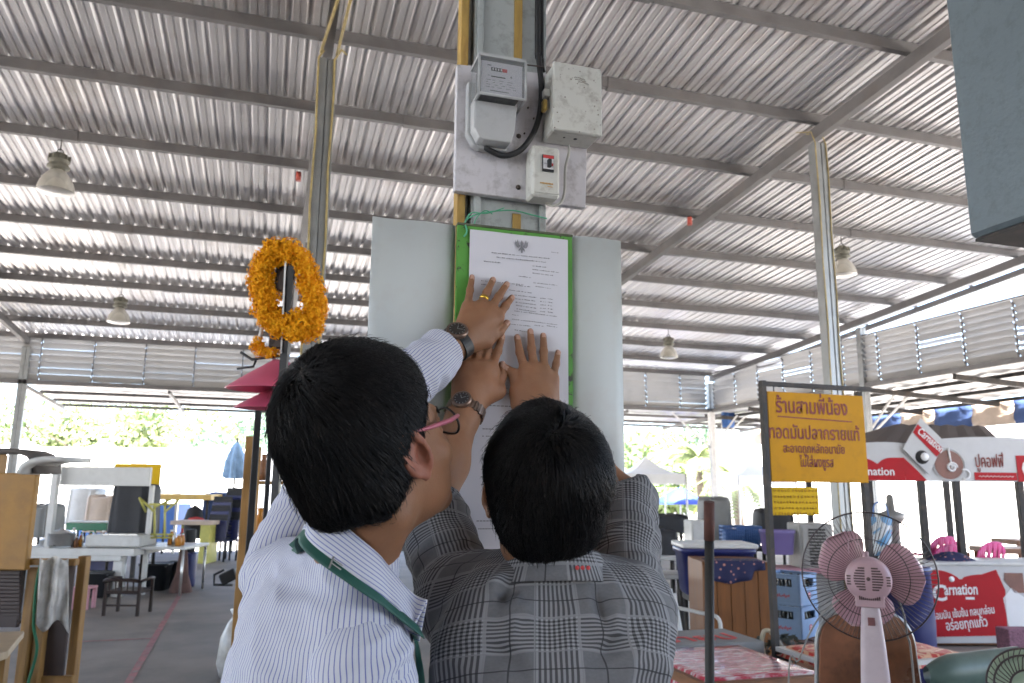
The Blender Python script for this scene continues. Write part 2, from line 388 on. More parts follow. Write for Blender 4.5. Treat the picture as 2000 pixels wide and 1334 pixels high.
def peeling(name, col, under):
    m, n, b = _new(name); tc = nd(n, 'ShaderNodeTexCoord').outputs['Object']
    z = nd(n, 'ShaderNodeTexNoise', {'Vector': tc, 'Scale': 26., 'Detail': 8., 'Roughness': .75}).outputs[0]
    z2 = nd(n, 'ShaderNodeTexNoise', {'Vector': tc, 'Scale': 7., 'Detail': 3.}).outputs[0]
    c = ramp(n, z2, [(.3, tuple(q*.75 for q in col)), (.7, col)])
    n.links.new(mixc(n, ramp(n, z, [(.565, 0.), (.60, 1.)]), c, under), b.inputs['Base Color']); b.inputs['Roughness'].default_value = .6
    n.links.new(nd(n, 'ShaderNodeBump', {'Strength': .3, 'Distance': .004, 'Height': z}).outputs[0], b.inputs['Normal'])
    return m
M['green'] = peeling('worn_green_paint', (.11, .36, .055), (.05, .06, .035))
M['paper'] = mat('white_office_paper', (.66, .66, .71), .75, var=.015)
M['ink'] = mat('grey_ink', (.26, .26, .28), .8)
M['greenstring'] = mat('green_raffia', (.10, .42, .24), .5, var=.2)
M['red'] = mat('red_print', (.55, .05, .05), .5)
M['white'] = mat('white_print', (.75, .75, .75), .5, var=.03)
def clear_plastic():
    m, n, b = _new('dusty_clear_plastic'); b.inputs['Base Color'].default_value = (.34, .36, .36, 1); b.inputs['Roughness'].default_value = .12
    b.inputs['Alpha'].default_value = .22; b.inputs['Specular IOR Level'].default_value = .8; return m
M['clear'] = clear_plastic()
# --- post (part of the shed)
xa, xb = px(927, 60, YC).x, px(1066, 60, YC).x
c = MB(); c.box((xa, YC, 0), (xb, YC+.13, 5.1)); c.box((xa-.012, YC+.02, 0), (xa-.001, YC+.11, 5.1))
c.box((xa+.004, YC-.012, 0), (xa+.018, YC-.001, 5.1)); c.box((xb-.016, YC-.01, 0), (xb-.002, YC-.001, 5.1))
c.build('post', M['paintpost'], shed, bevel=.003)['label'] = 'wide grey green post carrying the electric boxes'
c = MB(); x0 = px(1004, 60, YC).x; x1 = px(1019, 60, YC).x
for z0, z1 in ((2.47, 3.4), (2.052, 2.118)): c.box((x0, YC-.004, z0), (x1, YC-.0005, z1))
o = c.build('paint_strip', M['oldwood'], shed); o['label'] = 'flaking yellow strip on the post'
s = thing('timber_batten', 'weathered yellow brown batten along left edge of the meter post', 'batten', (xa-.02, YC, 0))
c = MB(); c.box((xa-.031, YC-.005, 1.5), (xa-.0135, YC+.03, 3.9)); c.build('batten', M['oldwood'], s, bevel=.002)
# --- backing board
YB1 = 1.473
t = thing('meter_board', 'white square backing board for the electric boxes on the post', 'backing board', (.47, YB1, 2.28))
c = MB(); c.add([px(893, 125, YB1), px(1150, 152, YB1), px(1144, 406, YB1), px(888, 372, YB1)]+[px(893, 125, YB1)+V(0, .018, 0), px(1150, 152, YB1)+V(0, .018, 0), px(1144, 406, YB1)+V(0, .018, 0), px(888, 372, YB1)+V(0, .018, 0)],
               [(0, 3, 2, 1), (4, 5, 6, 7), (0, 1, 5, 4), (1, 2, 6, 5), (2, 3, 7, 6), (3, 0, 4, 7)])
c.build('board', M['backboard'], t, bevel=.002)
for p in ((1013, 266), (1012, 366), (1031, 211), (1042, 232), (1024, 261)):
    c = MB(); q = px(*p, YB1); rr = .0055 if p[0] in (1013, 1012) else .002; c.lathe([(0, .004), (rr*.7, .004), (rr, .0015), (rr, 0)], q, (0, -1, 0), 10); c.build('bolt', M['screw'], t)
# --- electricity meter
YF = 1.385
t = thing('electricity_meter', 'grey electricity meter with clear glass front on white board', 'electricity meter', (.4, YB1, 2.3))
tl, br = px(941, 116, YF), px(1022, 192, YF); xl, xr, zt, zb = tl.x, br.x, tl.z+.004, br.z
# grey base plate with rounded bottom reaching below the cover
c = MB(); zb2 = px(960, 288, 1.44).z; poly = [(xl-.012, zt-.02), (xl-.012, zb2+.03), (xl+.002, zb2+.006), (xl+.016, zb2), (xr-.014, zb2), (xr-.004, zb2+.03), (xr+.004, zb+.0), (xr+.004, zt-.02)]
c.prism([(x, z) for x, z in poly], (0, YB1-.002, 0), (1, 0, 0), (0, 0, 1), (0, -1, 0), .022); c.build('base', M['greyplastic'], t, bevel=.003)
c = MB(); poly = [(xl-.006, zb-.003), (xl-.006, zb2+.028), (xl+.006, zb2+.007), (xl+.016, zb2+.004), (xr-.016, zb2+.004), (xr-.008, zb2+.03), (xr-.003, zb-.003)]
c.prism(poly, (0, YB1-.0245, 0), (1, 0, 0), (0, 0, 1), (0, -1, 0), .034); c.build('terminal_cover', M['greyplastic'], t, bevel=.004)
c = MB(); c.box((xl+.004, YF+.014, zb+.004), (xr-.004, YB1-.026, zt-.004)); c.build('mechanism', mat('meter_works', (.10, .105, .105), .4, .4, var=.6, scale=40), t)
c = MB(); c.box((xl+.001, YF+.0045, zb+.001), (xr-.001, YF+.0075, zt-.002)); d = c.build('dial_plate', M['paper'], t)
c = MB()
def dpt(u, v): return V(xl+(xr-xl)*u, YF+.0042, zb+(zt-zb)*v)
def drect(u0, v0, u1, v1, m, dy=0): a, b = dpt(u0, v0), dpt(u1, v1); c.box((a.x, a.y-.0006-dy*.6, a.z), (b.x, b.y-dy*.6, b.z), m)
drect(.24, .70, .50, .80, 0); drect(.505, .70, .62, .80, 1)
for k in range(4): drect(.265+.065*k, .72, .30+.065*k, .78, 2, .001)
drect(.24, .52, .58, .545, 0); drect(.16, .545, .2, .56, 3); drect(.7, .56, .74, .61, 3); drect(.15, .84, .24, .87, 3)
for r_ in range(4):
    u = .12
    while u < .8:
        ww = rng.uniform(.05, .14); drect(u, .42-.07*r_, u+ww, .43-.07*r_, 3); u += ww+rng.uniform(.04, .12)
drect(.22, .10, .66, .125, 3)
c.build('counter', [M['black'], M['red'], M['white'], M['ink']], d)
c = MB()                                                    # clear cover: front, sides, bottom with thick grey rims
c.box((xl-.004, YF, zb-.002), (xr+.004, YF+.002, zt+.004)); c.box((xl-.006, YF+.0025, zb-.002), (xl-.004, YB1-.03, zt+.004)); c.box((xr+.004, YF+.0025, zb-.002), (xr+.006, YB1-.03, zt+.004))
c.add([(xl-.004, YF+.0025, zb-.004), (xr+.004, YF+.0025, zb-.004), (xr+.004, YB1-.03, zb-.0055), (xl-.004, YB1-.03, zb-.0055)], [(0, 1, 2, 3)])
cv = c.build('glass_cover', M['clear'], t)
c = MB()
for a, b in (((xl-.005, YF, zb-.004), (xl-.005, YF, zt+.005)), ((xr+.005, YF, zb-.004), (xr+.005, YF, zt+.005)), ((xl-.005, YF, zb-.003), (xr+.005, YF, zb-.003)), ((xl-.005, YF, zb-.003), (xl-.005, YB1-.03, zb-.004)), ((xr+.005, YF, zb-.003), (xr+.005, YB1-.03, zb-.004)), ((xl-.006, YB1-.03, zb-.006), (xr+.006, YB1-.03, zb-.006))):
    c.tube([a, b], .0028, 6)
c.box((xl-.006, YF-.001, zt+.005), (xr+.006, YB1-.02, zt+.012)); c.build('cover_frame', M['greyplastic'], cv)
c = MB(); q = V((xl+xr)/2-.002, YF+.045, zb-.012); c.lathe([(0, .018), (.004, .018), (.006, .012), (.006, 0), (.003, 0), (.003, -.012), (0, -.014)], q, (0, 0, -1), 10); c.tube([q+V(-.008, 0, -.003), q+V(0, -.006, -.012), q+V(.005, 0, -.02)], .0012, 5); c.build('seal_screw', M['rust'], t)
# --- enclosure with a padlock
YE = 1.398; a, b = px(1081, 117, YE), px(1177, 252, YE); zt, zb = px(1081, 118, YE).z, px(1130, 259, YE).z
t = thing('fuse_box', 'blank cream white metal fuse box right of the meter', 'fuse box', ((a.x+b.x)/2, YB1, (zt+zb)/2))
c = MB(); c.bbox(((a.x+b.x)/2, (YE+YB1)/2+.006, (zt+zb)/2), ((b.x-a.x)/2-.002, 0, 0), (0, (YB1-YE)/2-.007, 0), (0, 0, (zt-zb)/2-.002), .003); c.build('case', M['boxwhite'], t)
c = MB(); c.bbox(((a.x+b.x)/2, YE+.006, (zt+zb)/2), ((b.x-a.x)/2, 0, 0), (0, .006, 0), (0, 0, (zt-zb)/2), .004); ld = c.build('lid', M['boxwhite'], t)
c = MB(); c.box((a.x-.0125, YE+.02, (zt+zb)/2+.006), (a.x-.001, YE+.036, (zt+zb)/2+.022)); c.build('hasp', M['boxwhite'], t)
c = MB()
for u, z in ((.42, .8), (.44, .77), (.5, .74)):
    q = V(a.x+(b.x-a.x)*u, YE-.0005, zb+(zt-zb)*z); c.tube([q+V(k*.0035, 0, .0012*math.sin(k*.7)+.001*math.sin(k*2.3)) for k in range(8)], .0005, 4)
for k in range(30):
    q = V(rng.uniform(a.x, b.x), YE, rng.uniform(zb, zt)); s_ = rng.uniform(.0004, .0013); c.box(q-V(s_, .0006, s_), q+V(s_, 0, s_))
c.build('smudge', mat('rust_specks', (.20, .17, .14), .8), ld)
c = MB(); c.lathe([(0, .0006), (.004, .0006), (.004, 0)], V(a.x+.06, YE+.03, zb-.0003), (0, 0, -1), 8); c.lathe([(0, .0006), (.0025, .0006), (.0025, 0)], V(a.x+.035, YE+.03, zb-.0003), (0, 0, -1), 8); c.build('knockout', M['black'], t)
lz = (zt+zb)/2
t = thing('padlock', 'small brass padlock on side of the cream fuse box', 'padlock', (a.x-.013, YE+.028, lz))
c = MB(); c.bbox((a.x-.010, YE+.028, lz-.014), (.0045, 0, 0), (0, .0085, 0), (0, 0, .012), .002); c.build('lock_body', M['brass'], t)
c = MB(); c.tube([V(a.x-.010, YE+.023, lz-.004)]+[V(a.x-.010, YE+.028-.005*math.cos(k*math.pi/6), lz+.008+.005*math.sin(k*math.pi/6)) for k in range(7)]+[V(a.x-.010, YE+.033, lz-.004)], .0014, 6); c.build('shackle', M['galv'], t)
# --- breaker
YK = 1.425; a, b = px(1040, 282, YK), px(1094, 286, YK); zb = px(1066, 384, YK).z; zt = (a.z+b.z)/2
t = thing('breaker_box', 'small cream breaker box with black switch under the fuse box', 'breaker box', ((a.x+b.x)/2, YB1, (zt+zb)/2))
c = MB(); c.bbox(((a.x+b.x)/2, (YK+YB1)/2, (zt+zb)/2), ((b.x-a.x)/2, 0, 0), (0, (YB1-YK)/2-.001, 0), (0, 0, (zt-zb)/2), .005); c.box((a.x+.003, YK-.0015, zb+.007), (b.x-.003, YK, zb+.0095)); c.build('case', M['boxwhite'], t)
c = MB(); x0, x1 = a.x+.021, a.x+.046; z1 = zt-.022; z0 = z1-.036
c.box((x0, YK-.003, z0), (x1, YK-.0005, z1), 0); c.box((x0+.0015, YK-.0042, z0+.005), (x1-.001, YK-.0032, z1-.008), 1); c.box((x0+.0015, YK-.0042, z1-.0075), (x1-.001, YK-.0032, z1-.0012), 2)
c.box((x0+.018, YK-.005, z0+.012), (x0+.023, YK-.0043, z0+.018), 2); c.text('OFF', (x0+.0045, YK-.0045, z0+.014), (1, 0, 0), (0, 0, 1), .005, 3, .0003)
c.build('switch_plate', [M['black'], M['white'], M['red'], M['ink']], t)
c = MB(); c.bbox((x0+.0135, YK-.008, z0+.016), (.0038, 0, 0), (0, .0045, 0), (0, 0, .0085), .001); c.build('switch_lever', M['black'], t)
c = MB()
for k in range(9): c.box((a.x+.017+k*.0032, YK-.001, zb+.027), (a.x+.0192+k*.0032, YK-.0004, zb+.030))
c.box((a.x+.033, YK-.001, zb+.0215), (a.x+.044, YK-.0004, zb+.0228)); c.build('orange_lettering', mat('orange_print', (.55, .30, .06), .6), t)
# --- cables
def smooth(pts, n=6):
    pts = [Vector(p) for p in pts]; out = []
    for i in range(len(pts)-1):
        p0, p1, p2, p3 = pts[max(i-1, 0)], pts[i], pts[i+1], pts[min(i+2, len(pts)-1)]
        for k in range(n):
            t_ = k/n; out.append(.5*((2*p1)+(p2-p0)*t_+(2*p0-5*p1+4*p2-p3)*t_*t_+(3*p1-p0-3*p2+p3)*t_**3))
    return out+[pts[-1]]
t = thing('supply_cable', 'thick black cable looping down the post into the meter', 'cable', px(1055, 150, 1.46))
c = MB(); c.tube(smooth([V(px(1050, 40, 1.48).x, 1.478, 3.6), px(1050, 20, 1.478), px(1052, 110, 1.475), px(1057, 160, 1.46), px(1056, 210, 1.455), px(1044, 255, 1.45), px(1018, 292, 1.45), px(985, 304, 1.45), px(957, 294, 1.45), px(944, 283, 1.455)]), .0062, 10); c.tube(smooth([V(px(1058, 40, 1.48).x, 1.486, 3.6), px(1058, 20, 1.486), px(1059, 120, 1.484), px(1061, 140, 1.482)]), .0045, 8); c.build('cable', M['black'], t)
c = MB(); c.tube([px(1024, 126, 1.46), px(1040, 128, 1.455), px(1062, 131, 1.465), px(1064, 140, 1.47)], .0016, 6); c.build('cable_tie', M['screw'], t)
t = thing('grey_cable', 'thin grey cable looping from fuse box under the breaker box', 'cable', px(1100, 350, 1.45))
c = MB(); c.tube(smooth([px(1112, 284, 1.45), px(1111, 300, 1.45), px(1104, 330, 1.455), px(1103, 370, 1.455), px(1097, 394, 1.45), px(1082, 402, 1.45), px(1068, 398, 1.46), px(1062, 390, 1.465)]), .003, 8); c.build('cable', mat('grey_cable', (.42, .41, .37), .5), t)
t = thing('green_string', 'pale green raffia string tied around the post below meter board', 'string', px(990, 425, 1.47))
c = MB()
c.tube(smooth([px(905, 447, 1.475), px(909, 432, 1.475), px(925, 421, 1.475), px(955, 414, 1.482), px(1000, 411, 1.484), px(1040, 420, 1.484), px(1068, 427, 1.483)]), .0016, 5)
c.tube(smooth([px(905, 440, 1.475), px(920, 416, 1.475), px(950, 417, 1.478), px(985, 406, 1.47)]), .0013, 5); c.tube(smooth([px(925, 440, 1.478), px(932, 424, 1.474), px(948, 411, 1.47), px(962, 418, 1.472)]), .0011, 5)
c.tube(smooth([px(908, 436, 1.474), px(912, 452, 1.47), px(906, 462, 1.47)]), .002, 5); c.build('string', M['greenstring'], t)
# --- white sheets, green board, papers
YP = 1.470
t = thing('plastic_sheet', 'pale sheet of blank plastic left of the green board', 'plastic sheet', (.25, 1.49, 1.75))
c = MB(); x0, x1 = .1685, .3365
c.grid([[V(x0+(x1-x0)*i/8, 1.489+.004*math.sin(i*.9), z) for z in (2.075-.0, 1.9, 1.7, 1.43)] for i in range(9)]); o = c.build('sheet', M['panel'], t, solid=.004)
t = thing('plastic_sheet', 'pale narrow sheet of blank plastic right of the green board', 'plastic sheet', (.64, 1.49, 1.75))
c = MB(); c.grid([[V(.5875+.118*i/6, 1.487+.003*math.sin(i*.9+2), z) for z in (2.080, 1.9, 1.7, 1.43)] for i in range(7)]); c.build('sheet', M['panel'], t, solid=.004)
t = thing('notice_board', 'narrow board with chipped green paint behind the papers', 'notice board', (.46, 1.48, 1.75))
c = MB(); c.box((.338, 1.4735, 1.43), (.586, 1.485, 2.0715)); c.build('board', M['green'], t)
c = MB(); c.box((.337, 1.4715, 2.072), (.587, 1.487, 2.0765)); c.build('top_edge', mat('grimy_edge', (.10, .11, .07), .8, var=.4, scale=30), t)
def dashes(m, a, b, h, seed, Y=None):
    """a line of small print: broken strokes between two points"""
    rg = random.Random(seed); a, b = Vector(a), Vector(b); L = (b-a).length; d = (b-a)/L; u = 0
    up = V(0, 0, 1)
    while u < L:
        ww = min(rg.uniform(.0014, .0042), L-u); hh = h*rg.uniform(.6, 1.1)
        p = a+d*u; m.add([p, p+d*ww, p+d*ww+up*hh, p+up*hh], [(0, 1, 2, 3)]); u += ww+(rg.uniform(.0005, .0011) if rg.random() < .8 else .003)
t = thing('notice_paper', 'upper printed notice with emblem and rows of small print', 'paper notice', (.47, YP, 1.91))
c = MB(); c.grid([[V(.362+.2125*i/12, YP-.0012-.0012*math.sin(i*.8)*(1-k/10)-(.004*(1-k/3) if k < 3 else 0)*0, 2.063-.365*k/10) for k in range(11)] for i in range(13)]); pg = c.build('page', M['paper'], t)
c = MB(); YI = YP-.0032
for i, l in enumerate(((960, 494, 1073, 506), (970, 503, 1066, 513), (945, 511, 977, 514), (1077, 493, 1091, 495), (1040, 520, 1068, 523), (1040, 527, 1091, 533), (1040, 534, 1080, 539), (1013, 540, 1037, 543), (940, 549, 1022, 557), (1042, 553, 1088, 558),
    (940, 556, 952, 557), (1008, 558, 1036, 561), (1046, 560, 1075, 564), (995, 567, 1038, 573), (1005, 608, 1087, 619), (1000, 615, 1012, 617), (1000, 624, 1088, 635), (990, 633, 1036, 638), (1044, 636, 1062, 638), (1068, 637, 1088, 640),
    (1005, 645, 1030, 649))+tuple((1005+r_, 577+7*r_-(1 if r_ > 2 else 0), 1047, 582+7*r_) for r_ in range(5))+tuple((1055, 583+6.5*r_, 1066, 584+6.5*r_) for r_ in range(5))+tuple((1070, 584+6.5*r_, 1080, 586+6.5*r_) for r_ in range(5))):
    dashes(c, px(l[0], l[1], YI), px(l[2], l[3], YI), .0019, i)
c.build('print', M['ink'], pg)
c = MB(); e0 = px(1019, 481, YI); S_ = .0145
def em(poly): c.prism([(x*S_, y*S_) for x, y in poly], e0, (1, 0, 0), (0, 0, 1), (0, -1, 0), .0003)
for s_ in (-1, 1):                                          # the bird emblem: spread wings, arms, head, tail
    em([(s_*x, y) for x, y in ((.18, .1), (.35, .15), (.62, .95), (.78, .5), (.95, .85), (.9, .1), (.72, -.2), (.5, -.3), (.3, -.15))][::s_])
    em([(s_*x, y) for x, y in ((.2, -.2), (.42, -.45), (.5, -.8), (.3, -.62), (.12, -.5))][::s_])
em([(-.16, .1), (-.2, .45), (0, .9), (.2, .45), (.16, .1), (.2, -.4), (.1, -1), (-.1, -1), (-.2, -.4)])
c.build('emblem', M['ink'], pg)
t = thing('notice_paper', 'lower printed sheet hanging loose behind the two men', 'paper notice', (.45, YP, 1.62))
def p2(u, v):                                             # u across, v down
    return V(.352+.21*u-.02*v*v, YP-.0045-.05*v*v*(1-.5*u)-.004*math.sin(u*3), 1.775-.352*v)
c = MB(); c.grid([[p2(i/12, k/14) for k in range(15)] for i in range(13)]); pg = c.build('page', M['paper'], t)
c = MB()
for i, (u0, u1, v) in enumerate(((.3, .8, .1), (.28, .5, .13), (.25, .8, .2), (.2, .6, .33), (.2, .45, .37), (.2, .3, .45), (.2, .5, .49), (.2, .75, .55), (.2, .45, .59), (.24, .5, .66), (.18, .6, .82), (.2, .4, .86))):
    n_ = 14
    for k in range(n_):
        if rng.random() < .85:
            a = p2(u0+(u1-u0)*k/n_, v)-V(0, .0012, 0); b = p2(u0+(u1-u0)*(k+.8)/n_, v)-V(0, .0012, 0); c.add([a, b, b+V(0, 0, .0019), a+V(0, 0, .0019)], [(0, 1, 2, 3)])
c.build('print', M['ink'], pg)
# ================================================================ people: bodies grown as one smooth surface from a distance field
class Field:
    def __init__(s, lo, hi, h):
        s.lo = np.array(lo, np.float32); s.h = h; s.n = np.ceil((np.array(hi)-np.array(lo))/h).astype(int)+1
        s.F = np.full(s.n, .15, np.float32); s.ax = [s.lo[i]+h*np.arange(s.n[i], dtype=np.float32) for i in range(3)]
    def add(s, prim, k=.01, op='u', pad=.02):
        f, lo, hi = prim; m = k+pad; sl = []
        for i in range(3):
            a = int(np.clip(math.floor((lo[i]-m-s.lo[i])/s.h), 0, s.n[i])); b = int(np.clip(math.ceil((hi[i]+m-s.lo[i])/s.h)+1, 0, s.n[i])); sl.append(slice(a, b))
        if any(q.stop-q.start < 1 for q in sl): return
        X, Y, Z = np.meshgrid(*[s.ax[i][sl[i]] for i in range(3)], indexing='ij', copy=False)
        d = f(np.stack([X, Y, Z], -1)).astype(np.float32); o = s.F[tuple(sl)]
        if op == 'u': h = np.maximum(k-np.abs(d-o), 0)/k; r = np.minimum(d, o)-h*h*k*.25
        elif op == 's': d = -d; h = np.maximum(k-np.abs(d-o), 0)/k; r = np.maximum(d, o)+h*h*k*.25
        s.F[tuple(sl)] = r
    def cut(s, p, n, k=.004):                       # keep the side behind the plane
        n = np.array(n)/np.linalg.norm(n)
        X, Y, Z = np.meshgrid(*s.ax, indexing='ij'); d = (X-p[0])*n[0]+(Y-p[1])*n[1]+(Z-p[2])*n[2]
        h = np.maximum(k-np.abs(d-s.F), 0)/k; s.F = np.maximum(d, s.F)+h*h*k*.25
    def mesh(s, smooth=2, lam=.5):
        F = s.F; F[0] = F[-1] = .1; F[:, 0] = F[:, -1] = .1; F[:, :, 0] = F[:, :, -1] = .1
        nx, ny, nz = F.shape; ins = F < 0; c = tuple(q-1 for q in F.shape)
        acc = np.zeros(c+(3,), np.float32); cnt = np.zeros(c, np.float32)
        base = [slice(0, -1)]*3
        for axis in range(3):
            o = [i for i in range(3) if i != axis]
            A = [slice(None)]*3; B = [slice(None)]*3; A[axis] = slice(0, -1); B[axis] = slice(1, None)
            fa, fb = F[tuple(A)], F[tuple(B)]; cr = (fa < 0) != (fb < 0); t = np.where(cr, fa/np.where(cr, fa-fb, 1), 0)
            for i in (0, 1):
                for j in (0, 1):
                    S = [slice(None)]*3
                    S[o[0]] = slice(i, i-1 if i-1 < 0 else None); S[o[1]] = slice(j, j-1 if j-1 < 0 else None)
                    m = cr[tuple(S)]; tt = t[tuple(S)]
                    cnt += m; acc[..., axis] += np.where(m, tt, 0); acc[..., o[0]] += m*i; acc[..., o[1]] += m*j
        act = cnt > 0; idx = np.full(c, -1, np.int64); idx[act] = np.arange(act.sum())
        ijk = np.argwhere(act); v = (ijk+acc[act]/cnt[act][:, None])*s.h+s.lo
        Q = []
        for axis in range(3):
            o = [i for i in range(3) if i != axis]
            if axis == 1: o = o[::-1]
            A = [slice(1, -1)]*3; B = [slice(1, -1)]*3; A[axis] = slice(0, -1); B[axis] = slice(1, None)
            ia, ib = ins[tuple(A)], ins[tuple(B)]; e = np.argwhere(ia != ib); flip = ia[tuple(e.T)]
            e = e.copy()
            for q in o: e[:, q] += 1
            def cell(d0, d1):
                g = e.copy(); g[:, o[0]] -= d0; g[:, o[1]] -= d1; return idx[tuple(g.T)]
            q = np.stack([cell(1, 1), cell(0, 1), cell(0, 0), cell(1, 0)], 1)
            q[~flip] = q[~flip][:, ::-1]; Q.append(q)
        Q = np.concatenate(Q); v = relax(v, Q, smooth, lam)
        return v, Q
def relax(v, Q, it, lam):
    e = np.concatenate([Q[:, [0, 1]], Q[:, [1, 2]], Q[:, [2, 3]], Q[:, [3, 0]]]); n = len(v)
    deg = np.bincount(e[:, 0], minlength=n)+np.bincount(e[:, 1], minlength=n)
    for _ in range(it):
        a = np.stack([np.bincount(e[:, 0], v[e[:, 1], k], n)+np.bincount(e[:, 1], v[e[:, 0], k], n) for k in range(3)], 1)/np.maximum(deg, 1)[:, None]
        v = v+(a-v)*lam
    return v
def vnormals(v, Q):
    n = np.cross(v[Q[:, 2]]-v[Q[:, 0]], v[Q[:, 3]]-v[Q[:, 1]]); o = np.zeros_like(v)
    for k in range(4):
        for q in range(3): o[:, q] += np.bincount(Q[:, k], n[:, q], len(v))
    return o/np.maximum(np.linalg.norm(o, axis=1), 1e-9)[:, None]
def A_(p): return np.array(p, dtype=np.float64)
def cone(a, b, ra, rb, T=None):
    a, b = A_(a), A_(b); ba = b-a; L = max(ba@ba, 1e-12)
    def f(P):
        if T is not None: P = (P-T[1])@T[0]
        pa = P-a; t = np.clip(pa@ba/L, 0, 1); return np.linalg.norm(pa-t[..., None]*ba, axis=-1)-(ra+(rb-ra)*t)
    r = max(ra, rb); pts = np.stack([a, b])
    if T is not None: pts = pts@T[0].T+T[1]
    return f, pts.min(0)-r, pts.max(0)+r
def ell(c, r, T=None, Rm=None):
    c, r = A_(c), A_(r); m = r.max()
    def f(P):
        if T is not None: P = (P-T[1])@T[0]
        q = P-c
        if Rm is not None: q = q@Rm
        q = q/r; k0 = np.linalg.norm(q, axis=-1); k1 = np.linalg.norm(q/r, axis=-1); return k0*(k0-1)/np.maximum(k1, 1e-6)
    w_ = c if T is None else T[0]@c+T[1]
    return f, w_-m, w_+m
def rot(yaw, pitch=0, roll=0):
    """local axes as columns: x right, y facing, z up; yaw clockwise from +Y, pitch up"""
    return A_(Matrix.Rotation(-yaw, 3, 'Z') @ Matrix.Rotation(pitch, 3, 'X') @ Matrix.Rotation(roll, 3, 'Y'))
def rows(v): return [tuple(p) for p in v.tolist()]
# ---------------------------------------------------------------- skin, hair, cloth
def skin(name, c, red=.0):
    m, n, b = _new(name); tc = nd(n, 'ShaderNodeTexCoord').outputs['Object']
    z = nd(n, 'ShaderNodeTexNoise', {'Vector': tc, 'Scale': 38., 'Detail': 5., 'Roughness': .6}).outputs[0]; z2 = nd(n, 'ShaderNodeTexNoise', {'Vector': tc, 'Scale': 9., 'Detail': 3.}).outputs[0]
    k = ramp(n, z2, [(.3, tuple(q*.8 for q in c)), (.7, (c[0]*1.1, c[1]*1.02, c[2]*1.02))])
    k = mixc(n, mth(n, 'MULTIPLY', ramp(n, z, [(.45, 0.), (.75, 1.)]), .35), k, (c[0]*.72, c[1]*.6, c[2]*.55))
    n.links.new(k, b.inputs['Base Color']); b.inputs['Roughness'].default_value = .55; b.inputs['Specular IOR Level'].default_value = .3
    b.inputs['Subsurface Weight'].default_value = .12; b.inputs['Subsurface Radius'].default_value = (.012, .004, .002); b.inputs['Subsurface Scale'].default_value = .5
    vz = nd(n, 'ShaderNodeTexVoronoi', {'Vector': tc, 'Scale': 420.}).outputs[0]
    h = mth(n, 'ADD', mth(n, 'MULTIPLY', vz, .25), mth(n, 'MULTIPLY', z, .8))
    n.links.new(nd(n, 'ShaderNodeBump', {'Strength': .35, 'Distance': .002, 'Height': h}).outputs[0], b.inputs['Normal']); return m
M['skin_a'] = skin('warm_brown_skin', (.285, .145, .077)); M['skin_b'] = skin('tanned_skin', (.285, .148, .080))
M['ear'] = skin('lit_through_ear_skin', (.34, .135, .085))  # light passing through the ear is put into this redder skin colour
M['nail'] = mat('fingernail', (.46, .27, .20), .3, var=.06)
M['lip'] = mat('lip_skin', (.30, .11, .08), .4)
M['eye'] = mat('eye_white', (.7, .68, .65), .15, var=.02)
def hairmat():
    m, n, b = _new('black_hair'); b.inputs['Roughness'].default_value = .42; b.inputs['Specular IOR Level'].default_value = .26
    tc = nd(n, 'ShaderNodeTexCoord').outputs['Object']; z = nd(n, 'ShaderNodeTexNoise', {'Vector': tc, 'Scale': 30.}).outputs[0]
    n.links.new(ramp(n, z, [(.3, (.006, .0055, .006)), (.75, (.014, .012, .011))]), b.inputs['Base Color']); return m
M['hair'] = hairmat()
def uvn(n):
    x = nd(n, 'ShaderNodeUVMap', uv_map='UVMap').outputs[0]; s = nd(n, 'ShaderNodeSeparateXYZ', {0: x}); return s.outputs[0], s.outputs[1], x
def weave(n, b, uvv, s=900., st=.15):
    z = nd(n, 'ShaderNodeTexNoise', {'Vector': uvv, 'Scale': s, 'Detail': 2.}).outputs[0]; z2 = nd(n, 'ShaderNodeTexNoise', {'Vector': uvv, 'Scale': 60., 'Detail': 4.}).outputs[0]
    n.links.new(nd(n, 'ShaderNodeBump', {'Strength': st, 'Distance': .004, 'Height': mth(n, 'ADD', mth(n, 'MULTIPLY', z, .3), z2)}).outputs[0], b.inputs['Normal'])
    b.inputs['Roughness'].default_value = .85; b.inputs['Specular IOR Level'].default_value = .2
def pinstripe():
    m, n, b = _new('blue_pinstripe_cotton'); u, v, x = uvn(n)
    f = mth(n, 'FRACT', mth(n, 'MULTIPLY', u, 1/.0056)); d = mth(n, 'ABSOLUTE', mth(n, 'SUBTRACT', f, .5))
    k = ramp(n, d, [(.085, 1.), (.125, 0.)])
    n.links.new(mixc(n, k, (.54, .555, .605), (.14, .16, .38)), b.inputs['Base Color']); weave(n, b, x); return m
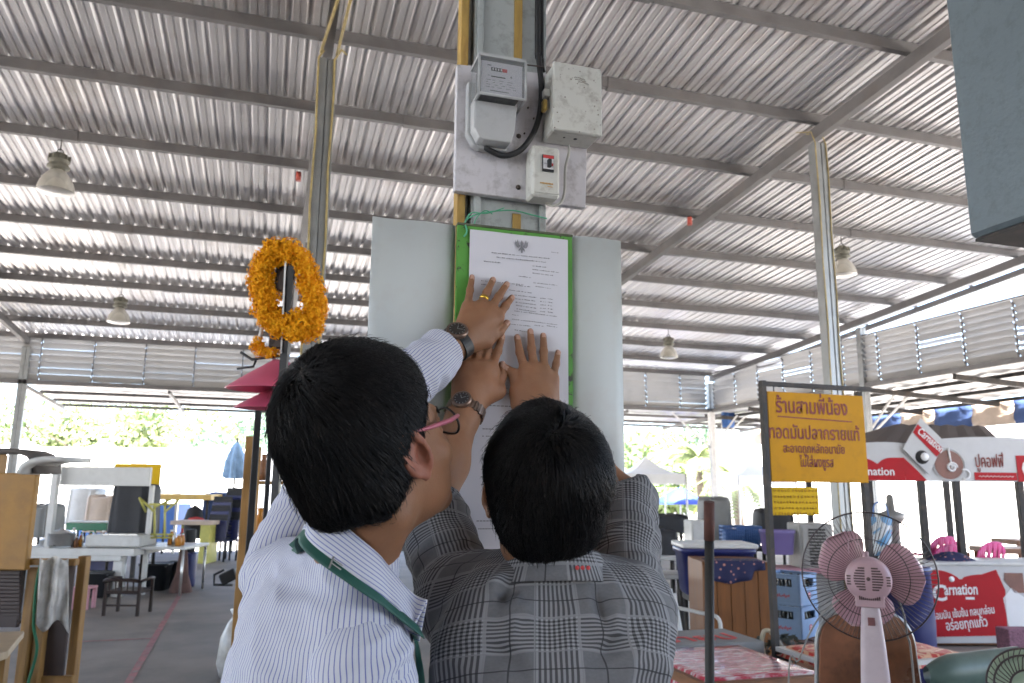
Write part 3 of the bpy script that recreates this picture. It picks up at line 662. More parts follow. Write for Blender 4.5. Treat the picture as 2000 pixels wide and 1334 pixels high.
def plaid():
    m, n, b = _new('grey_glen_plaid_cotton'); u, v, x = uvn(n); P_ = .094
    def fr(c, p, o=0.): return mth(n, 'FRACT', mth(n, 'ADD', mth(n, 'MULTIPLY', c, 1/p), o))
    def lt(a, t): return mth(n, 'LESS_THAN', a, t)
    def near(a, c, w_): return lt(mth(n, 'ABSOLUTE', mth(n, 'SUBTRACT', a, c)), w_)
    fu, fv = fr(u, P_, .27), fr(v, P_, .1); bu, bv = lt(fu, .5), lt(fv, .5)              # houndstooth half of each repeat
    su, sv = lt(fr(u, .0052), .5), lt(fr(v, .0052), .5)
    W, G, K = (.30, .30, .31), (.14, .14, .143), (.042, .042, .045)
    base = mixc(n, nd(n, 'ShaderNodeTexNoise', {'Vector': x, 'Scale': 300.}).outputs[0], (.125, .125, .13), (.175, .175, .18))
    cu = mixc(n, su, W, K); cv = mixc(n, sv, W, K)
    # only one direction: fine lines; both: small checks
    c1 = mixc(n, bu, base, mixc(n, .35, cu, G)); c2 = mixc(n, bv, c1, mixc(n, .35, cv, G))
    both = mth(n, 'MULTIPLY', bu, bv); xo = mth(n, 'ABSOLUTE', mth(n, 'SUBTRACT', su, sv))
    chk = mixc(n, su, mixc(n, sv, W, G), mixc(n, sv, G, K))
    c = mixc(n, both, c2, chk)
    edge = mth(n, 'MAXIMUM', mth(n, 'MAXIMUM', near(fu, .0, .017), near(fu, .5, .017)), mth(n, 'MAXIMUM', near(fv, 0., .017), near(fv, .5, .017)))
    c = mixc(n, mth(n, 'MULTIPLY', edge, .8), c, (.25, .25, .255))
    mid = mth(n, 'MAXIMUM', near(fu, .75, .009), near(fv, .75, .009)); c = mixc(n, mth(n, 'MULTIPLY', mid, .85), c, K)
    n.links.new(c, b.inputs['Base Color']); weave(n, b, x); return m
M['pin'] = pinstripe(); M['plaid'] = plaid()
M['trouser'] = mat('dark_trouser_cloth', (.03, .03, .035), .9); M['trouser_b'] = mat('black_trouser_cloth', (.02, .02, .02), .9)
M['shoe'] = mat('black_shoe_leather', (.02, .018, .016), .35)
M['lanyard'] = mat('dark_green_lanyard', (.012, .075, .055), .6, var=.15)
M['gold'] = mat('gold', (.75, .46, .07), .25, 1.)
M['pinkarm'] = mat('pink_plastic_temple', (.42, .10, .14), .35); M['lens'] = M['clear']
M['bronze'] = mat('bronze_brown_metal', (.20, .14, .11), .35, .8, var=.3, scale=90); M['dial'] = mat('dark_dial', (.03, .025, .022), .3)
# ---------------------------------------------------------------- head
def head_prims(F, T, neck_to):
    k = .018
    for p, kk in ((ell((0, -.018, .035), (.074, .096, .084), T), k), (ell((0, .028, -.005), (.066, .066, .083), T), .03), (ell((0, .044, -.07), (.05, .05, .046), T), .03),
              (ell((0, .078, -.102), (.022, .018, .017), T), .02), (ell((.043, .06, -.03), (.023, .02, .02), T), .02), (ell((-.043, .06, -.03), (.023, .02, .02), T), .02),
              (cone((-.03, .088, .018), (.03, .088, .018), .010, .010, T), .015)): F.add(p, kk)
    inv = lambda p: (A_(p)-T[1])@T[0]
    nk = inv(neck_to)
    F.add(cone((0, -.02, -.05), nk, .055, .056, T), .03); F.add(cone((.03, -.035, -.07), nk+A_((.022, -.01, 0)), .03, .028, T), .02); F.add(cone((-.03, -.035, -.07), nk+A_((-.022, -.01, 0)), .03, .028, T), .02)
    for sx in (-1, 1): F.add(ell((sx*.031, .101, .0), (.018, .014, .011), T), .012, 's')
    for sx in (-1, 1):
        F.add(ell((sx*.031, .079, .001), (.0135, .0135, .0125), T), .003)
        F.add(cone((sx*.018, .092, .009), (sx*.044, .084, .008), .0035, .003, T), .006); F.add(cone((sx*.02, .091, -.008), (sx*.043, .084, -.008), .003, .003, T), .006)
    F.add(cone((0, .093, .004), (0, .118, -.036), .009, .0125, T), .012)
    for sx in (-1, 1): F.add(ell((sx*.0125, .106, -.04), (.009, .010, .008), T), .006)
    F.add(cone((-.02, .093, -.067), (.02, .093, -.067), .006, .006, T), .008); F.add(cone((-.016, .092, -.078), (.016, .092, -.078), .007, .007, T), .008)
    F.add(cone((-.022, .102, -.072), (.022, .102, -.072), .0022, .0022, T), .003, 's')
    for sx in (-1, 1):                                # ears: rim, bowl, lobe
        ring = [(sx*(.076+.012*max(0, -math.cos(a*.9+.3))*.6), -.008-.017*math.cos(a)-.006*math.sin(a), -.006+.031*math.sin(a)) for a in [R(q) for q in range(-60, 245, 22)]]
        F.add(ell((sx*.074, -.004, -.008), (.006, .016, .028), T), .008)
        for a, b in zip(ring, ring[1:]): F.add(cone(a, b, .0048, .0048, T), .004)
        F.add(ell((sx*.080, .002, -.010), (.006, .008, .014), T), .003, 's'); F.add(ell((sx*.075, .003, -.036), (.0055, .009, .010), T), .006)
        F.add(cone((sx*.078, .009, -.012), (sx*.078, .008, -.002), .0035, .003, T), .004)
def hair_field(T, vol, seed, long_=0, up=0., nape=0.):
    c = T[1]; F = Field(c-.17, c+.17, .004)
    F.add(ell((0, -.018, .033+up*.5), (.077+vol, .097+vol, .085+vol+up*.6), T), .01); F.add(ell((0, -.052, -.025), (.062+vol*.8, .056+vol*.6, .062+long_), T), .025)
    F.add(ell((0, .03, .066), (.062, .058, .050+vol), T), .02)
    n_ = T[0]@A_((0, .766, -.645)); F.cut(c+T[0]@A_((0, .0, -.0))+n_*.012, n_, .012)
    for sx in (-1, 1): F.add(ell((sx*.086, -.004, -.02), (.016, .023, .034), T), .008, 's')
    F.add(ell((0, -.085, -.135+nape), (.10, .05, .045-long_*.6), T), .01, 's')
    return F
def hair_mesh(F, T, whorl, N, L, seed, amp=.004):
    """cap surface broken up by locks, plus thousands of fine strands that follow it away from the crown"""
    v, Q = F.mesh(2); nn = vnormals(v, Q); W = T[0]@A_(whorl)+T[1]; g = np.random.default_rng(seed)
    down = -T[0][:, 2]
    disp = np.array([mnoise.noise(Vector(p*70))+.7*mnoise.noise(Vector(p*26)) for p in v]); v = v+nn*(disp*amp)[:, None]-nn*.003
    verts = [v]; faces = [tuple(q) for q in Q.tolist()]; off = len(v)
    tri = g.integers(0, len(Q), N); p = v[Q[tri]].mean(1)+g.normal(0, .001, (N, 3)); n = nn[Q[tri, 0]]
    r = p-W; d = r-(r*n).sum(1)[:, None]*n; d /= np.maximum(np.linalg.norm(d, axis=1), 1e-6)[:, None]
    sw = np.cross(n, d)
    lock = np.array([[mnoise.noise(Vector(q*22)), mnoise.noise(Vector(q*22+A_((5, 3, 9))))] for q in p])
    d = d+sw*(.25+.55*lock[:, :1])+down*.35+g.normal(0, .10, (N, 3))
    nseg = 5; ln = L*g.uniform(.6, 1.2, N)/nseg; pts = [p+n*.0005]; cur = pts[0]
    def grad(q):
        ijk = np.clip(((q-F.lo)/F.h).round().astype(int), 1, np.array(F.F.shape)-2)
        x, y, z = ijk.T; G = np.stack([F.F[x+1, y, z]-F.F[x-1, y, z], F.F[x, y+1, z]-F.F[x, y-1, z], F.F[x, y, z+1]-F.F[x, y, z-1]], 1)
        return F.F[x, y, z], G/np.maximum(np.linalg.norm(G, axis=1), 1e-6)[:, None]
    lift = g.uniform(0, .0035, N)+np.where(g.random(N) < .04, .006, 0)
    for k in range(nseg):
        f, G = grad(cur); dd = d-(d*G).sum(1)[:, None]*G; dd /= np.maximum(np.linalg.norm(dd, axis=1), 1e-6)[:, None]
        cur = cur+dd*ln[:, None]+down*.0006*k; f, G = grad(cur); tgt = .0008+lift*(k+1)/nseg+amp*lock[:, 0]*.8
        cur = cur+G*np.clip(tgt-f, -.006, .006)[:, None]; pts.append(cur)
    w_ = [.0005, .0006, .0005, .0004, .0003, .00006]
    P_ = np.stack(pts, 1); t = P_[:, -1]-P_[:, 0]; s1 = np.cross(t, n); s1 /= np.maximum(np.linalg.norm(s1, axis=1), 1e-6)[:, None]; s2 = np.cross(t, s1); s2 /= np.maximum(np.linalg.norm(s2, axis=1), 1e-6)[:, None]
    rings = []
    for k in range(nseg+1):
        for q in range(3): rings.append(P_[:, k]+(s1*math.cos(q*2.094)+s2*math.sin(q*2.094))*w_[k])
    verts.append(np.stack(rings, 1).reshape(-1, 3)); m = 3*(nseg+1); b = off+m*np.arange(N)
    for k in range(nseg):
        for q in range(3):
            a0, a1 = 3*k+q, 3*k+(q+1) % 3; faces += list(zip((b+a0).tolist(), (b+a1).tolist(), (b+a1+3).tolist(), (b+a0+3).tolist()))
    return np.concatenate(verts), faces
def raw(name, v, faces, mats, parent, mi=None, uv=None, smooth=True):
    base = A_(ORG[parent]); me = bpy.data.meshes.new(name); me.from_pydata(rows(v-base), [], faces)
    for m in mats if isinstance(mats, (list, tuple)) else [mats]: me.materials.append(m)
    me.polygons.foreach_set('use_smooth', [smooth]*len(faces))
    if mi is not None: me.polygons.foreach_set('material_index', mi)
    if uv is not None: me.uv_layers.new(name='UVMap').data.foreach_set('uv', uv)
    me.update(); o = bpy.data.objects.new(name, me); COL.objects.link(o); o.parent = parent; ORG[o] = Vector(base); return o
# ---------------------------------------------------------------- arms and hands
def arm_field(chain, hand=None, h=.0026):
    """chain: [(p, r)...] shoulder to wrist; hand: dict of finger polylines [(p, r)...] and palm"""
    pts = [p for p, r in chain]+([q for f in hand['fingers'] for q, r in f] if hand else [])
    lo = np.min([A_(p) for p in pts], 0)-.06; hi = np.max([A_(p) for p in pts], 0)+.06; F = Field(lo, hi, h)
    for (a, ra), (b, rb) in zip(chain, chain[1:]): F.add(cone(a, b, ra, rb), .02)
    if hand:
        w_, wr = chain[-1]
        for i, f in enumerate(hand['fingers']):
            (m0, mr) = f[-1] if False else f[0]
            F.add(cone(w_, f[0][0], wr*.62, f[0][1]*1.18), .020 if i else .014)
        ms = [A_(f[0][0]) for f in hand['fingers'] if not f[0][2:]]
        for p, q, ra, rb in hand['palm']: F.add(cone(p, q, ra, rb), .014)
        for f in hand['fingers']:
            for (a, ra), (b, rb) in zip(f, f[1:]): F.add(cone(a, b, ra, rb), .0035, pad=.012)
            if len(f) > 2: F.add(ell(f[1][0]+A_((0, -.001, 0)), (f[1][1]*1.03,)*3), .003, pad=.012)
            F.add(ell(A_(f[0][0])+A_((0, -.0025, .001)), (f[0][1]*1.02, f[0][1]*.95, f[0][1]*1.1)), .006)
    return F
def fing(pix, offs, rs, Yp):
    return [(A_(pl(x, y, 1, Yp-o)), r) for (x, y), o, r in zip(pix, offs, rs)]
def person_mesh(t, pieces, mats, nails):
    """joins body pieces into the one body mesh; nails: tip positions -> nail material"""
    V_, Fc, MI = [], [], []; n = 0
    for v, Q, m in pieces:
        c = v[Q].mean(1); mi = np.full(len(Q), m)
        nn = np.cross(v[Q[:, 2]]-v[Q[:, 0]], v[Q[:, 3]]-v[Q[:, 1]]); nn /= np.maximum(np.linalg.norm(nn, axis=1), 1e-9)[:, None]
        for p, ax, r in nails:
            d = c-p; al = d@ax; pe = np.linalg.norm(d-al[:, None]*ax-A_((0, -1, 0))*(d@A_((0, -1, 0)))[:, None], axis=1)
            mi[(np.abs(al) < r*.95) & (pe < r*.66) & (nn[:, 1] < -.35)] = 1
        V_.append(v); Fc += [tuple(q) for q in (Q+n).tolist()]; MI += mi.tolist(); n += len(v)
    return raw('body', np.concatenate(V_), Fc, mats, t, MI)
def fold_noise(v, N, amp, scale, seed, ridge=True):
    o = A_((seed*3.7, seed*1.3, seed*7.1)); s = A_(scale); d = np.empty(len(v))
    for i, p in enumerate(v):
        q = Vector(p*s+o); a = mnoise.noise(q+Vector((mnoise.noise(q*.5), 0, 0))*.8); d[i] = (1-2*abs(a))*.6+.25*mnoise.noise(q*2.1) if ridge else a
    return v+N*(d*amp)[:, None]
def creases(v, N, lines):
    for a, b, amp, w_ in lines:
        a, b = A_(a), A_(b); ba = b-a; t = np.clip((v-a)@ba/(ba@ba), 0, 1); d = np.linalg.norm(v-a-t[:, None]*ba, axis=1)
        v = v+N*(amp*np.sin(np.pi*np.clip(t*.9+.05, 0, 1))*np.exp(-(d/w_)**2))[:, None]
    return v
def torso_uv(v, Q, c, Rm, rad=.15, front=.07):
    L_ = (v-c)@Rm; th = np.arctan2(L_[:, 0], front-L_[:, 1]); P = np.stack([th*rad, L_[:, 2]+.55*L_[:, 1]], 1)
    q = P[Q]; per = 2*math.pi*rad; q[..., 0] += per*np.round((q[:, :1, 0]-q[..., 0])/per); return q.reshape(-1)
def sleeve_uv(v, Q, a, b, rad=.055, ref=(0, -1, 0)):
    a, b = A_(a), A_(b); ax = (b-a)/np.linalg.norm(b-a); x = A_(ref)-ax*(A_(ref)@ax); x /= np.linalg.norm(x); y = np.cross(ax, x)
    d = v-a; th = np.arctan2(d@y, d@x); P = np.stack([th*rad, d@ax], 1); q = P[Q]; per = 2*math.pi*rad
    q[..., 0] += per*np.round((q[:, :1, 0]-q[..., 0])/per); return q.reshape(-1)
def sleeve_uv2(v, Q, a, b, c, rad=.05):
    a, b, c = A_(a), A_(b), A_(c); out_ = np.empty((len(v), 2)); lab = np.linalg.norm(b-a)
    tf = (v-b)@((c-b)/np.linalg.norm(c-b)); second = tf > 0
    for sel, p, q, l0 in ((~second, a, b, 0), (second, b, c, lab)):
        ax = (q-p)/np.linalg.norm(q-p); x = A_((0, -1, .3)); x = x-ax*(x@ax); x /= np.linalg.norm(x); y = np.cross(ax, x); d = v[sel]-p
        out_[sel, 0] = np.arctan2(d@y, d@x)*rad; out_[sel, 1] = l0+d@ax
    q = out_[Q]; per = 2*math.pi*rad; q[..., 0] += per*np.round((q[:, :1, 0]-q[..., 0])/per); return q.reshape(-1)
def ribbon(m, top, bot, nsub=6, uvs=True, thick=.0):
    top, bot = smooth(top, nsub), smooth(bot, nsub); L_ = [0]
    for a, b in zip(top, top[1:]): L_.append(L_[-1]+(b-a).length)
    n = 5; P_ = [[a.lerp(b, j/(n-1)) for j in range(n)] for a, b in zip(top, bot)]; wd = [(a-b).length for a, b in zip(top, bot)]
    m.grid(P_, uv=lambda i, j: (wd[i]*j/(n-1), L_[i])); return m
def wristwatch(t, c, ax, nrm, r, rd, label, case, band, dialm, links=False):
    """band ring round the wrist and a round case on its outer side"""
    c = Vector(c); ax = Vector(ax).normalized(); nrm = Vector(nrm); nrm = (nrm-ax*nrm.dot(ax)).normalized(); sd = ax.cross(nrm)
    m = MB(); w_ = .0105; n = 36
    for k in range(n):
        a0, a1 = 2*math.pi*k/n, 2*math.pi*(k+(.86 if links else 1.0))/n; ps = []
        for a in (a0, a1):
            u = nrm*math.cos(a)*r+sd*math.sin(a)*r*1.18
            for rr, s_ in ((1.0, -1), (1.0, 1), (1.09, 1), (1.09, -1)): ps.append(c+u*rr+ax*w_*s_*(.8 if links and k % 2 else 1))
        m.add(ps, [(0, 1, 5, 4), (1, 2, 6, 5), (2, 3, 7, 6), (3, 0, 4, 7), (0, 3, 2, 1), (4, 5, 6, 7)])
    w = m.build('wristwatch', band, t); w['label'] = label
    m = MB(); q = c+nrm*(r*1.02); m.lathe([(0, 0), (rd, 0), (rd*1.08, .003), (rd*1.05, .008), (rd*.86, .0105), (rd*.80, .0095)], q, nrm, 32); m.build('bezel', case, w)
    m = MB(); q2 = q+nrm*.0092; m.lathe([(0, .0002), (rd*.8, .0002)], q2, nrm, 28, 0)
    for k in range(12):
        a = k*math.pi/6; u = ax*math.cos(a)+sd*math.sin(a); m.bar(q2+u*rd*.62+nrm*.0005, q2+u*rd*.76+nrm*.0005, .0012, .0006, nrm, 1)
    m.bar(q2+nrm*.0008, q2+nrm*.0008+(ax*.3+sd*.45)*rd, .0011, .0005, nrm, 1); m.bar(q2+nrm*.0008, q2+nrm*.0008+(ax*.4-sd*.2)*rd, .0014, .0005, nrm, 1)
    m.build('watch_dial', [dialm, M['galv']], w)
def legs_field(hip, Rm, gz=0.0):
    F = Field(hip+A_((-.35, -.35, -hip[2]-.02)), hip+A_((.35, .35, .22)), .009)
    T = (Rm, hip)
    F.add(ell((0, 0, .02), (.17, .12, .13), T), .05)
    for s_ in (-1, 1):
        F.add(cone((s_*.09, 0, -.02), (s_*.1, .02, -.44), .088, .062, T), .04); F.add(cone((s_*.1, .02, -.44), (s_*.11, -.02, -hip[2]+.10), .062, .05, T), .03)
    return F
def shoes(t, hip, Rm):
    m = MB()
    for s_ in (-1, 1):
        P_ = []
        for y, w_, h_ in ((-.09, .022, .05), (-.08, .036, .08), (-.03, .042, .10), (.04, .045, .07), (.12, .046, .05), (.17, .036, .042), (.19, .015, .03)):
            P_.append([Vector(hip*A_((1, 1, 0))+Rm@A_((s_*.11+w_*math.cos(a), y, .002+max(0, h_*(.5+.5*math.sin(a)))))) for a in [2*math.pi*k/12 for k in range(13)]])
        o = MB(); o.grid(P_); o.add([p for p in P_[0][:-1]], [tuple(range(12))]); o.add([p for p in P_[-1][:-1]], [tuple(range(12))[::-1]]); o.build('shoe', M['shoe'], t)
# ================================================================ the man in the white pinstriped shirt
KA = 1.11
YB_A, YH_A = R(74), R(55)
RA = rot(YB_A); hA = A_(at(731, 882, .90*KA)); TA = (rot(YH_A, R(25), R(-3)), hA); nA = A_(at(698, 1066, .91*KA))
shR, shL = A_(at(706, 1300, .84*KA)), A_(at(548, 1122, 1.06*KA)); elL, wrL = A_(at(705, 812, 1.33)), A_(pl(900, 664, 1, 1.432))
chest = (shR+shL)/2+RA@A_((0, -.005, -.10)); hipA = A_((chest[0]-.05, chest[1]-.01, .93))
A = thing('person', 'man in white pinstriped shirt and glasses reaching up to the notice', 'person', (hipA[0], hipA[1], 0))
F = Field(hA-A_((.14, .14, .25)), hA+A_((.14, .14, .14)), .003); head_prims(F, TA, nA); hv, hq = F.mesh(2)
loc = (hv[hq].mean(1)-hA)@TA[0]; hm = np.zeros(len(hq), int)
hm[(np.abs(loc[:, 0]) > .071) & (np.abs(loc[:, 1]+.004) < .03) & (loc[:, 2] > -.05)] = 2
hm[(np.abs(loc[:, 0]) < .024) & (loc[:, 1] > .094) & (loc[:, 2] < -.058) & (loc[:, 2] > -.088)] = 3
YPH = YP-.003
lf = {'fingers': [fing([(913, 598), (918, 567), (922, 541)], [.022, .013, .009], [.0085, .0072, .0060], YPH), fing([(939, 597), (951, 571), (963, 546)], [.027, .017, .010], [.0092, .0080, .0066], YPH),
      fing([(958, 603), (974, 579), (990, 555)], [.027, .017, .010], [.0094, .0082, .0067], YPH), fing([(973, 618), (987, 598), (1000, 581)], [.026, .017, .010], [.0092, .0080, .0066], YPH),
      fing([(948, 668), (975, 648), (990, 631)], [.020, .014, .011], [.0125, .0098, .0078], YPH)], 'palm': []}
P5 = lambda x, y, o: A_(pl(x, y, 1, YPH-o))
lf['palm'] = [(P5(905, 655, .027), P5(915, 605, .020), .018, .011), (P5(908, 658, .028), P5(957, 608, .024), .019, .013), (P5(918, 668, .024), P5(970, 625, .022), .017, .012), (P5(925, 668, .020), P5(962, 655, .018), .016, .012), (P5(920, 640, .026), P5(945, 625, .026), .022, .019)]
F = arm_field([(shL, .05), (elL, .040), (elL*.55+wrL*.45, .040), (wrL*.9+elL*.1, .027), (wrL, .026)], lf); av, aq = F.mesh(2)
arR = [(shR, .05), (A_((shR[0]+.01, shR[1]-.03, 1.14)), .04), (A_((shR[0]+.05, shR[1]-.02, .90)), .026)]
hd = A_(arR[-1][0])
def hang(b, s_):
    fs = []
    for i, (dx, dy, l) in enumerate(((-.03, 0, .075), (-.01, 0, .088), (.012, 0, .092), (.032, 0, .085))):
        q = b+A_((dx, dy, -.09)); fs.append([(q, .009), (q+A_((.008, .006*s_, -l*.5)), .008), (q+A_((.002, .022*s_, -l)), .0065)])
    q = b+A_((.035, .01, -.035)); fs.append([(q, .011), (q+A_((.02, .012, -.03)), .0095), (q+A_((.02, .018, -.06)), .0075)]); return {'fingers': fs, 'palm': [(b, b+A_((0, 0, -.08)), .02, .022)]}
F = arm_field(arR, hang(hd, 1), .004); rv, rq = F.mesh(2)
F = Field(chest+A_((-.32, -.32, -.55)), chest+A_((.32, .32, .30)), .007); TC = (RA, chest)
def torso(F, T, sr, sl_, nk, k=.05, g=0., tr=.034):
    F.add(ell((0, 0, 0), (.150+g, .108+g, .17+g), T), k); F.add(ell((0, -.01, -.2), (.14+g, .10+g, .19), T), k); F.add(ell((0, 0, -.37), (.15+g, .11+g, .14), T), k)
    F.add(cone(sr, sl_, .052+g, .052+g), k)
    for s_ in (sr, sl_): F.add(cone(nk-A_((0, 0, .03)), s_, tr+g*.6, .05+g), k*.8)
torso(F, TC, shR, shL, nA, g=-.026, tr=.03); bv, bq = F.mesh(1)
nails = [(f[-1][0]+A_((0, -.005, 0)), (f[-1][0]-f[-2][0])/np.linalg.norm(f[-1][0]-f[-2][0]), .0065) for f in lf['fingers']]
bodyA = person_mesh(A, [(hv, hq, 0), (av, aq, 0), (rv, rq, 0), (bv, bq, 0)], [M['skin_a'], M['nail'], M['ear'], M['lip']], nails)
mi = [p.material_index for p in bodyA.data.polygons]; mi[:len(hm)] = hm.tolist(); bodyA.data.polygons.foreach_set('material_index', mi)
F = hair_field(TA, .009, 1, 0, .022, .034); hv2, hf2 = hair_mesh(F, TA, (.006, -.062, .115), 15000, .034, 1, .0032); raw('hair', hv2, hf2, M['hair'], A)
def flyaways(t, T, n, seed, box):
    g = random.Random(seed); m = MB()
    for k in range(n):
        x, y, z = g.uniform(*box[0]), g.uniform(*box[1]), g.uniform(*box[2]); d_ = V(g.uniform(-.6, 1), g.uniform(-.3, .8), g.uniform(-.3, .5)).normalized(); L_ = g.uniform(.012, .024); c_ = g.uniform(.3, 1.2)
        pts = [Vector(T[0]@A_(V(x, y, z)+d_*L_*q-V(0, 0, c_*L_*q*q*.8)+V(0, 0, .012*q*(1-q)*4))+T[1]) for q in (0, .2, .4, .6, .8, 1)]
        m.tube(pts, [.00035, .00035, .0003, .00025, .0002, .0001], 3, cap=False)
    m.build('loose_hair', M['hair'], t)
def brow(t, T):
    for sx in (-1, 1):
        m = MB(); m.tube([Vector(T[0]@A_((sx*x, y, z))+T[1]) for x, y, z in ((.012, .099, .017), (.022, .1, .021), (.035, .095, .021), (.047, .086, .016))], [.002, .0033, .003, .0012], 6); m.build('eyebrow', M['hair'], t)
        m = MB(); q = T[0]@A_((sx*.031, .0905, .001))+T[1]; m.lathe([(0, .0022), (.003, .0018), (.0058, .0)], Vector(q), Vector(T[0][:, 1]), 14); m.build('iris', M['dial'], t)
brow(A, TA)
# shirt
def shirt(t, T, body_fn, lo, hi, arms, neck, seed, material, cr=(), cut_hem=None, ucol=None, sl_amp=.010, uvrot=0, torso_amp=.012):
    """torso cloth and sleeves of one shirt; arms: list of (shoulder, elbow, end, r0, r1, r2, seam point, seam normal)"""
    F = Field(lo, hi, .0048); body_fn(F); F.add(cone(neck[0], neck[1], neck[2], neck[2]), .012, 's')
    v, Q = F.mesh(2); N = vnormals(v, Q)
    v = fold_noise(v, N, torso_amp*.7, (7, 7, 13), seed); v = fold_noise(v, N, torso_amp*.45, (22, 22, 26), seed+3); v = creases(v, N, cr); v = relax(v, Q, 1, .2)
    raw('shirt', v, [tuple(q) for q in Q.tolist()], material, t, None, torso_uv(v, Q, T[1], T[0]))
    for i, (s_, e, en, r0, r1, r2, sp, sn) in enumerate(arms):
        pts = np.stack([A_(s_), A_(e), A_(en)]); F = Field(pts.min(0)-.11, pts.max(0)+.11, .005)
        F.add(cone(s_, e, r0, r1), .02); F.add(cone(e, en, r1, r2), .025)
        ed = A_(en)-A_(e); ed /= np.linalg.norm(ed); F.cut(A_(en)-ed*.004, ed, .003); F.cut(A_(sp), -A_(sn), .006)
        v, Q = F.mesh(2); N = vnormals(v, Q)
        ax = A_(e)-A_(s_); ax /= np.linalg.norm(ax); Bs = A_(Vector(ax).to_track_quat('Z', 'Y').to_matrix())
        L_ = (v-A_(e))@Bs; d = fold_noise(L_, N*0+1e-9, 0, (1, 1, 1), 1) if False else None
        vv = np.empty(len(v))
        for k, p in enumerate(L_):
            q = Vector((p[0]*9+seed, p[1]*9+i*4, p[2]*30+p[0]*12)); vv[k] = (1-2*abs(mnoise.noise(q)))*.7+.3*mnoise.noise(q*1.9)
        v = v+N*(vv*sl_amp)[:, None]; v = relax(v, Q, 1, .35)
        raw('sleeve', v, [tuple(q) for q in Q.tolist()], material, t, None, sleeve_uv2(v, Q, s_, e, en))
def bA(F):
    torso(F, TC, shR, shL, nA, .05, -.006, .044); F.add(ell((0, .03, -.05), (.12, .10, .15), TC), .05)
cuffA = wrL+(elL-wrL)/np.linalg.norm(elL-wrL)*.035
seamR = shR+RA@A_((-.012, 0, 0)); seamL = shL+RA@A_((.015, 0, 0))
at_ = lambda x, y, d: A_(at(x, y, d*KA))
crA = [(at_(500, 1110, 1.0), at_(470, 1300, .98), .012, .016), (at_(480, 1180, 1.0), at_(540, 1320, .95), -.008, .014), (at_(520, 1130, .98), at_(650, 1170, .82), -.008, .016), (at_(530, 1150, .98), at_(660, 1210, .82), .009, .018),
       (at_(540, 1230, .96), at_(660, 1290, .82), .008, .02), (at_(520, 1280, .97), at_(650, 1330, .82), -.007, .015)]
armR_end = A_((shR[0]+.045, shR[1]-.02, .935))
shirt(A, TC, bA, chest+A_((-.30, -.30, -.52)), chest+A_((.30, .30, .28)),
      [(shR, arR[1][0], armR_end, .060, .056, .042, seamR, RA@A_((1, 0, -.15))), (shL, elL, cuffA, .058, .052, .043, seamL, RA@A_((-1, .25, .3)))],
      (nA+A_((0, 0, .025)), nA+A_((.02, 0, .2)), .045), 2, M['pin'], crA)
# collar and lanyard lie on the cloth: found by casting from the eye onto shirt and neck
from mathutils.bvhtree import BVHTree
def tree_of(names, parent):
    vs, fs = [], []
    for o in parent.children:
        if o.name.split('.')[0] in names:
            n = len(vs); b_ = ORG[o]; vs += [v.co+b_ for v in o.data.vertices]; fs += [[n+i for i in f.vertices] for f in o.data.polygons]
    return BVHTree.FromPolygons(vs, fs)
BT, BN = tree_of(('shirt', 'sleeve'), A), tree_of(('body', 'shirt', 'sleeve'), A)
def snap(x, y, off, bt, dflt):
    q = ray(x, y); h = bt.ray_cast(EYE, q.normalized()); p = h[0] if h[0] is not None and abs((h[0]-EYE).length/q.length-dflt) < .2 else EYE+q*dflt
    n_ = (h[1] if h[0] is not None and p == h[0] else -q.normalized()); n_ = n_ if n_.dot(q) < 0 else -n_
    return p+n_*off
mp = lambda L_: [Vector(p) for p in L_]
def out(p, bt, off):
    """pushed to lie just outside the cloth"""
    for _ in range(3):
        l, n_, i, d = bt.find_nearest(p)
        if l is None: return p
        s_ = (p-l).dot(n_)
        if s_ < off: p = l+n_*off
    return p
def around(ph, c, z, r0, r1, bt, off, Rm):
    o = Vector(Rm@A_((math.sin(ph), -math.cos(ph), 0))); q = V(c[0], c[1], z); h = bt.ray_cast(q+o*.16, -o); r = (h[0]-q).dot(o) if h[0] is not None else r0
    return q+o*(min(max(r, r0), r1)+off)
CA = nA+RA@A_((0, .012, 0)); NK = tree_of(('body',), A); tops, bots, lan1, lan2 = [], [], [], []
for k in range(41):
    ph = R(-126+252*k/40); f_ = (.5-.5*math.cos(ph)); zt_ = nA[2]+.064-.165*f_**.85; bk_ = 1-f_
    tp = around(ph, CA+RA@A_((0, .018*f_, 0)), zt_, .060, .080, NK, .006, RA); o = Vector(RA@A_((math.sin(ph), -math.cos(ph), 0)))
    bt_ = out(tp+o*(.016+.012*f_)-V(0, 0, .042+.004*f_), BT, .006); tops.append(tp); bots.append(bt_)
    if abs(ph) < R(112): lan1.append(out(bt_+V(0, 0, .003)-o*.002, BT, .0035)); lan2.append(out(bt_+o*.009-V(0, 0, .010), BT, .004))
de = (bots[-1]-EYE).dot(FW)
for k in range(7):
    w_ = (k/6)**1.5; i = 34+k; tops[i] = tops[i].lerp(at(834-(6-k)*11, 1171-(6-k)*6, de-.01), w_); bots[i] = bots[i].lerp(at(803-(6-k)*10, 1234-(6-k)*8, de-.02), w_)
m = MB(); ribbon(m, mp(tops), mp(bots), 2); m.build('collar', M['pin'], A, solid=.003)
m = MB(); ribbon(m, mp([q-V(0, 0, .002) for q in tops]), mp([q.lerp(V(CA[0], CA[1], q.z), .10)-V(0, 0, .05) for q in tops]), 2); m.build('collar_stand', M['pin'], A, solid=.002)
m = MB(); ribbon(m, mp(lan1), mp(lan2), 2); la = m.build('lanyard', M['lanyard'], A, solid=.0015)
fpx = [((795, 1226), (808, 1222)), ((803, 1255), (815, 1250)), ((812, 1290), (823, 1286)), ((818, 1334), (830, 1332)), ((822, 1380), (834, 1378))]
